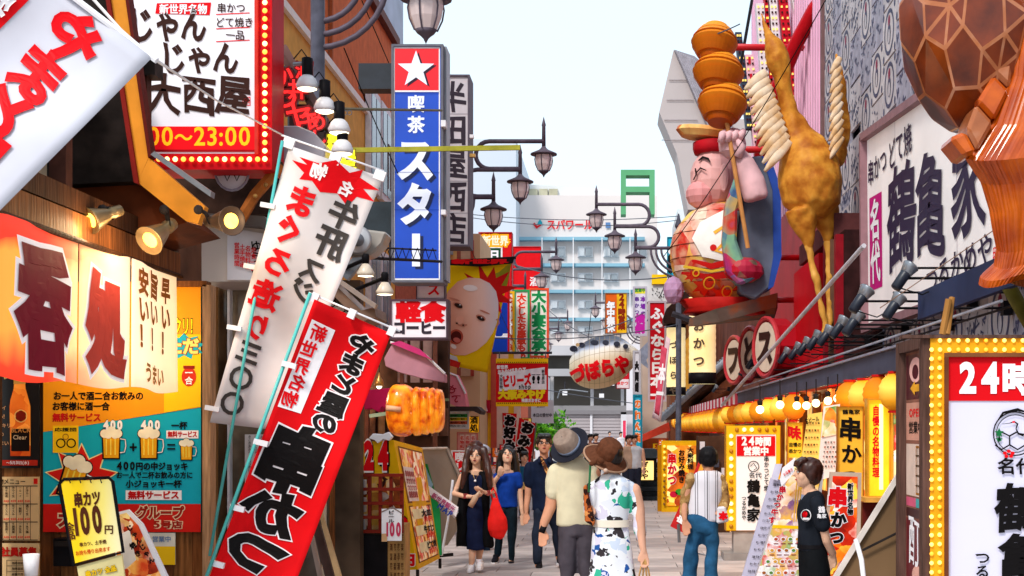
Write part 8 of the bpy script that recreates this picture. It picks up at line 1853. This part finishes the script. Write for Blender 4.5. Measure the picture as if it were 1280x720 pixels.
o = thing('shoulder_bag', 'tortoiseshell patterned bag under the left arm of the woman in the printed dress', 'bag', b.J(735,655,-.05)); MB().prism([b.J(x,y,-.12) for x, y in ((729,608),(733,606),(744,652),(742,658),(731,652))], (0,.16,0)).build('bag_body', photo_mat('tortoise', ['#2a120a','#b8602c','#5a2410','#d89050','#8a3c1c'], 22, 0, 2, .5, True), o, bevel=.01); MB().tube([b.J(738,578,-.12), b.J(737,600,-.16), b.J(736,615,-.15)], .01, 6).build('strap', M('#2c6a44', .6), o)
o = thing('tote_bag', 'tan bag handles held low by the woman in the printed dress', 'bag', b.J(806,740,-.08))
for e in (-1,1): MB().tube([b.J(800+e*3,728,-.08), b.J(803+e*1.5,708,-.09), b.J(806,699,-.1), b.J(809+e*1.5,712,-.09), b.J(811+e*2,728,-.08)], .008, 6).build('handle', M('#c89a60', .6), o, True)
fbox(o, 'bag_body', 793, 727, 822, 772, 11.5, .12, M('#b88c58', .7, .1), bevel=.02)
# --- man in striped vest
b = Body('grey haired man in a striped white vest and blue jeans seen from behind', 13.2, 880, SKIN2)
b.head(885, 574, 30, yaw=pi+.1, pitch=-.1, face=False)
BRS = photo_mat('brown_sleeve', ['#6a4a2c','#b08a54','#8a6438','#d0ac74'], 26, 0, 4, .7)
b.limb(b.mb, [(861,604,0),(856,625,0),(855,640,-.05),(856,650,-.08)], [5,4.6,4,3.2]); b.hand((856,650,-.08),(858,664,-.1), .5, 1); b.limb(b.mb, [(904,604,0),(908,622,0),(903,634,-.05)], [5,4.6,4]); b.hand((903,634,-.05),(901,644,-.08), .6, -1)
b.rings(b.mb, [(884,592,9,8,0),(883,602,15.5,7.5,0),(880,645,13.5,7.5,0)]); b.finish(.009)
m = MB(); b.limb(m, [(864,600,0),(858,615,0),(855,630,0),(854,640,-.03)], [8,7,6.4,5.6]); b.limb(m, [(901,600,0),(905,614,0),(906,626,-.02),(903,633,-.04)], [8,7,6.4,5.6]); b.cloth('shirt_sleeves', m, BRS, wr=.012, ws=24)
def vest_mat():
    m = bpy.data.materials.new('striped_vest'); m.use_nodes = True; n = m.node_tree.nodes; L = m.node_tree.links; bb = n['Principled BSDF']; bb.inputs['Roughness'].default_value = .8
    tc = n.new('ShaderNodeTexCoord'); sp = n.new('ShaderNodeSeparateXYZ'); L.new(tc.outputs['Object'], sp.inputs[0]); mr = n.new('ShaderNodeMapRange'); mr.inputs[1].default_value = -.16; mr.inputs[2].default_value = .2; L.new(sp.outputs['X'], mr.inputs[0])
    cr = n.new('ShaderNodeValToRGB'); cr.color_ramp.interpolation = 'CONSTANT'; L.new(mr.outputs[0], cr.inputs[0]); e = cr.color_ramp.elements
    for i, (p, h) in enumerate(((0,'#dcd8e0'),(.2,'#2c2630'),(.215,'#dcd8e0'),(.26,'#2c2630'),(.275,'#dcd8e0'),(.44,'#8a8690'),(.455,'#dcd8e0'),(.5,'#2c2630'),(.52,'#dcd8e0'),(.55,'#8a8690'),(.56,'#dcd8e0'),(.72,'#2c2630'),(.735,'#dcd8e0'),(.77,'#2c2630'),(.79,'#dcd8e0'))):
        el = e[i] if i < 2 else e.new(p); el.position = p; el.color = lin(h)
    L.new(cr.outputs[0], bb.inputs['Base Color']); return m
m = MB(); b.rings(m, [(884,588,10,9,0),(884,592,18,11,0),(884,600,22,13,0),(882,620,21,13.5,0),(880,636,20.5,13.5,0),(879,652,21,14,0)]); b.cloth('vest', m, vest_mat(), wr=.007, ws=12)
JN = M('#2a5a80', .8, .3, 9); m = MB(); b.rings(m, [(879,646,19.5,13,0),(879,664,20.5,14,0)]); b.limb(m, [(870,662,0),(864,692,.02),(861,725,.05),(860,762,.08)], [11.5,9.8,8.8,8]); b.limb(m, [(888,662,0),(890,692,-.02),(889,725,-.05),(888,762,-.05)], [11.5,9.8,8.8,8]); b.cloth('jeans', m, JN, wr=.016, ws=12)
b.shoe(860,770,0,BLK,back=True); b.shoe(889,770,0,BLK,back=True); b.hair_cap(M('#1c1a1c', .5, .3, 40), fringe=0, low=-.12, thick=1.05)
o = thing('shopping_bag', 'white shopping bag with red mark held by the man in the striped vest', 'bag', P(903,652,13.1)); MB().prism([P(x,y,13.05) for x, y in ((897,634),(907,633),(912,652),(896,655))], (0,.1,0)).build('bag_body', M('#dcd8de', .6, .05), o, bevel=.015); s = Sheet(o, front(13.04), .002); s.text('本', 904, 645, 10, RED_P, bold=.2); s.done()
# --- waitress
b = Body('young woman in black T-shirt and apron standing sideways by the menus', 10.9, 1017, SKIN3)
b.head(1009, 592, 38, yaw=-pi/2+.12, pitch=.06, brow=HAIRR)
b.limb(b.mb, [(1024,632,-.16),(1029,655,-.17),(1033,676,-.14),(1039,690,-.08),(1042,695,-.05)], [7,6,5.2,4.4,3.6]); b.hand((1041,694,-.06),(1035,707,-.04), .6, 1)
b.limb(b.mb, [(1022,630,.16),(1027,655,.18),(1034,676,.14),(1042,692,.04)], [7,6,5.2,4]); b.hand((1042,692,.04),(1037,704,.02), .6, 1)
b.rings(b.mb, [(1016,612,8,7,0),(1017,624,9.5,16.5,0),(1016,650,11.5,13.5,0),(1015,680,9.5,11.5,0),(1016,700,12.5,14.5,0)]); b.limb(b.mb, [(1015,740,-.08),(1018,810,-.08)], [8,6]); b.limb(b.mb, [(1019,740,.08),(1020,810,.08)], [8,6]); b.finish(.0075)
m = MB(); b.rings(m, [(1016,612,9,10,0),(1017,618,12,18,0),(1016,626,15,23,0),(1014,645,17.5,20,0),(1014,662,16.5,18,0),(1014,682,16,18,0),(1016,688,17,19,0)]); b.limb(m, [(1021,628,-.15),(1026,642,-.165),(1029,654,-.17)], [10,10.5,10]); b.limb(m, [(1021,628,.15),(1025,642,.165),(1028,654,.17)], [10,10.5,10]); b.cloth('t_shirt', m, M('#1c2028', .75, .12, 12), wr=.009, ws=13)
m = MB(); b.rings(m, [(1015,679,17.5,19.5,0),(1016,690,18.5,21,0),(1018,712,20,23,0),(1019,760,20,23,0),(1019,800,19,22,0)]); b.cloth('apron', m, M('#121417', .75, .15, 12), wr=.01, ws=12, wv=(1,1,.3))
MB().loft([[b.J(1015,y,0)+Vector((18.6*b.k*cos(2*pi*j/24), 20.6*b.k*sin(2*pi*j/24), 0)) for j in range(24)] for y in (680,685)], False).build('apron_tie', BLACK, b.t, True)
b.hair_cap(HAIRR, fringe=.2, low=-.16, thick=1.06, side=-.12); b.shoe(1016,824,-10,BLK); b.shoe(1022,822,-10,BLK)
s = Sheet(b.t, lambda u, v, o: b.J(u, v, -.142-.004*abs(u-1008)-o*0)+Vector((0,-o-.012,0)), .002)
s.ell(1007,644,6.5,7.5, WHT_P, 1); s.ell(1007,644,5.6,6.6, BLK_P, 2); s.ell(1006,643,3.6,4, RED_P, 3); s.rect(1003,647,1011,649.5, WHT_P, 3); s.done()
s = Sheet(b.t, lambda u, v, o: b.J(u, v, -.245)+Vector((0,-o,0)), .002); s.text('鶴', 1027, 637, 9, WHT_P, bold=.04); s.text('亀家', 1027, 645, 6, WHT_P, bold=.04); s.done()
MB().prism([b.J(x,y,-.02) for x, y in ((1003,618),(1009,620),(1006,630),(1001,627))], (0,.05,0)).build('collar_scarf', M('#8a90a8', .7), b.t)
# --- small figures far away
far = [(738,572,40,'#2a2a34',1.0,'far walker in dark clothes between the two hats'),(745,571,44,'#4a3038',.9,'far walker with dark hair beside the brown sun hat'),(793,578,34,'#c8ccd4',1.0,'walker in pale clothes just right of the brown sun hat'),(786,575,34,'#b89a84',.9,'far walker in a tan top near the far lamp post'),(703,576,60,'#8a2a34',1.0,'far walker in crimson behind the man in cream'),(776,570,70,'#d8d8e0',1.0,'tiny far walker in white near the shutters'),(762,566,80,'#5a6a8a',1.0,'tiny far walker in blue near the shutters')]
for x, y, d, c_, sc, lb in far:
    b = Body(lb, d, x, SKIN); hp = .22*F/d; u = F/d; top = VY+(EYE-1.6)*u; b.head(x, top+hp*.5, hp, yaw=.3, face=d < 40); b.rings(b.mb, [(x,top+.26*u,.08*u,.06*u,0),(x,top+.34*u,.18*u,.1*u,0),(x,top+.7*u,.15*u,.1*u,0)])
    for e in (-1,1): b.limb(b.mb, [(x+e*.19*u,top+.36*u,0),(x+e*.23*u,top+.6*u,0),(x+e*.22*u,top+.8*u,-.05)], [.05*u,.042*u,.03*u], 8); b.hand((x+e*.22*u,top+.8*u,-.05),(x+e*.22*u,top+.9*u,-.06),.3,-e)
    b.finish(.014); m = MB(); b.rings(m, [(x,top+.27*u,.1*u,.08*u,0),(x,top+.33*u,.2*u,.12*u,0),(x,top+.8*u,.17*u,.12*u,0)]); b.cloth('top', m, M(c_, .7), .02, .008); m = MB()
    for e in (-1,1): b.limb(m, [(x+e*.08*u,top+.8*u,0),(x+e*.09*u,top+1.2*u,.05*e),(x+e*.09*u,top+1.53*u,.1*e)], [.1*u,.075*u,.055*u], 8)
    b.cloth('trousers', m, M('#2c3040', .7), .02, .008); b.hair_cap(HAIRB, fringe=.3)
    for e in (-1,1): b.shoe(x+e*.09*u, VY+EYE*u, 0, BLK)
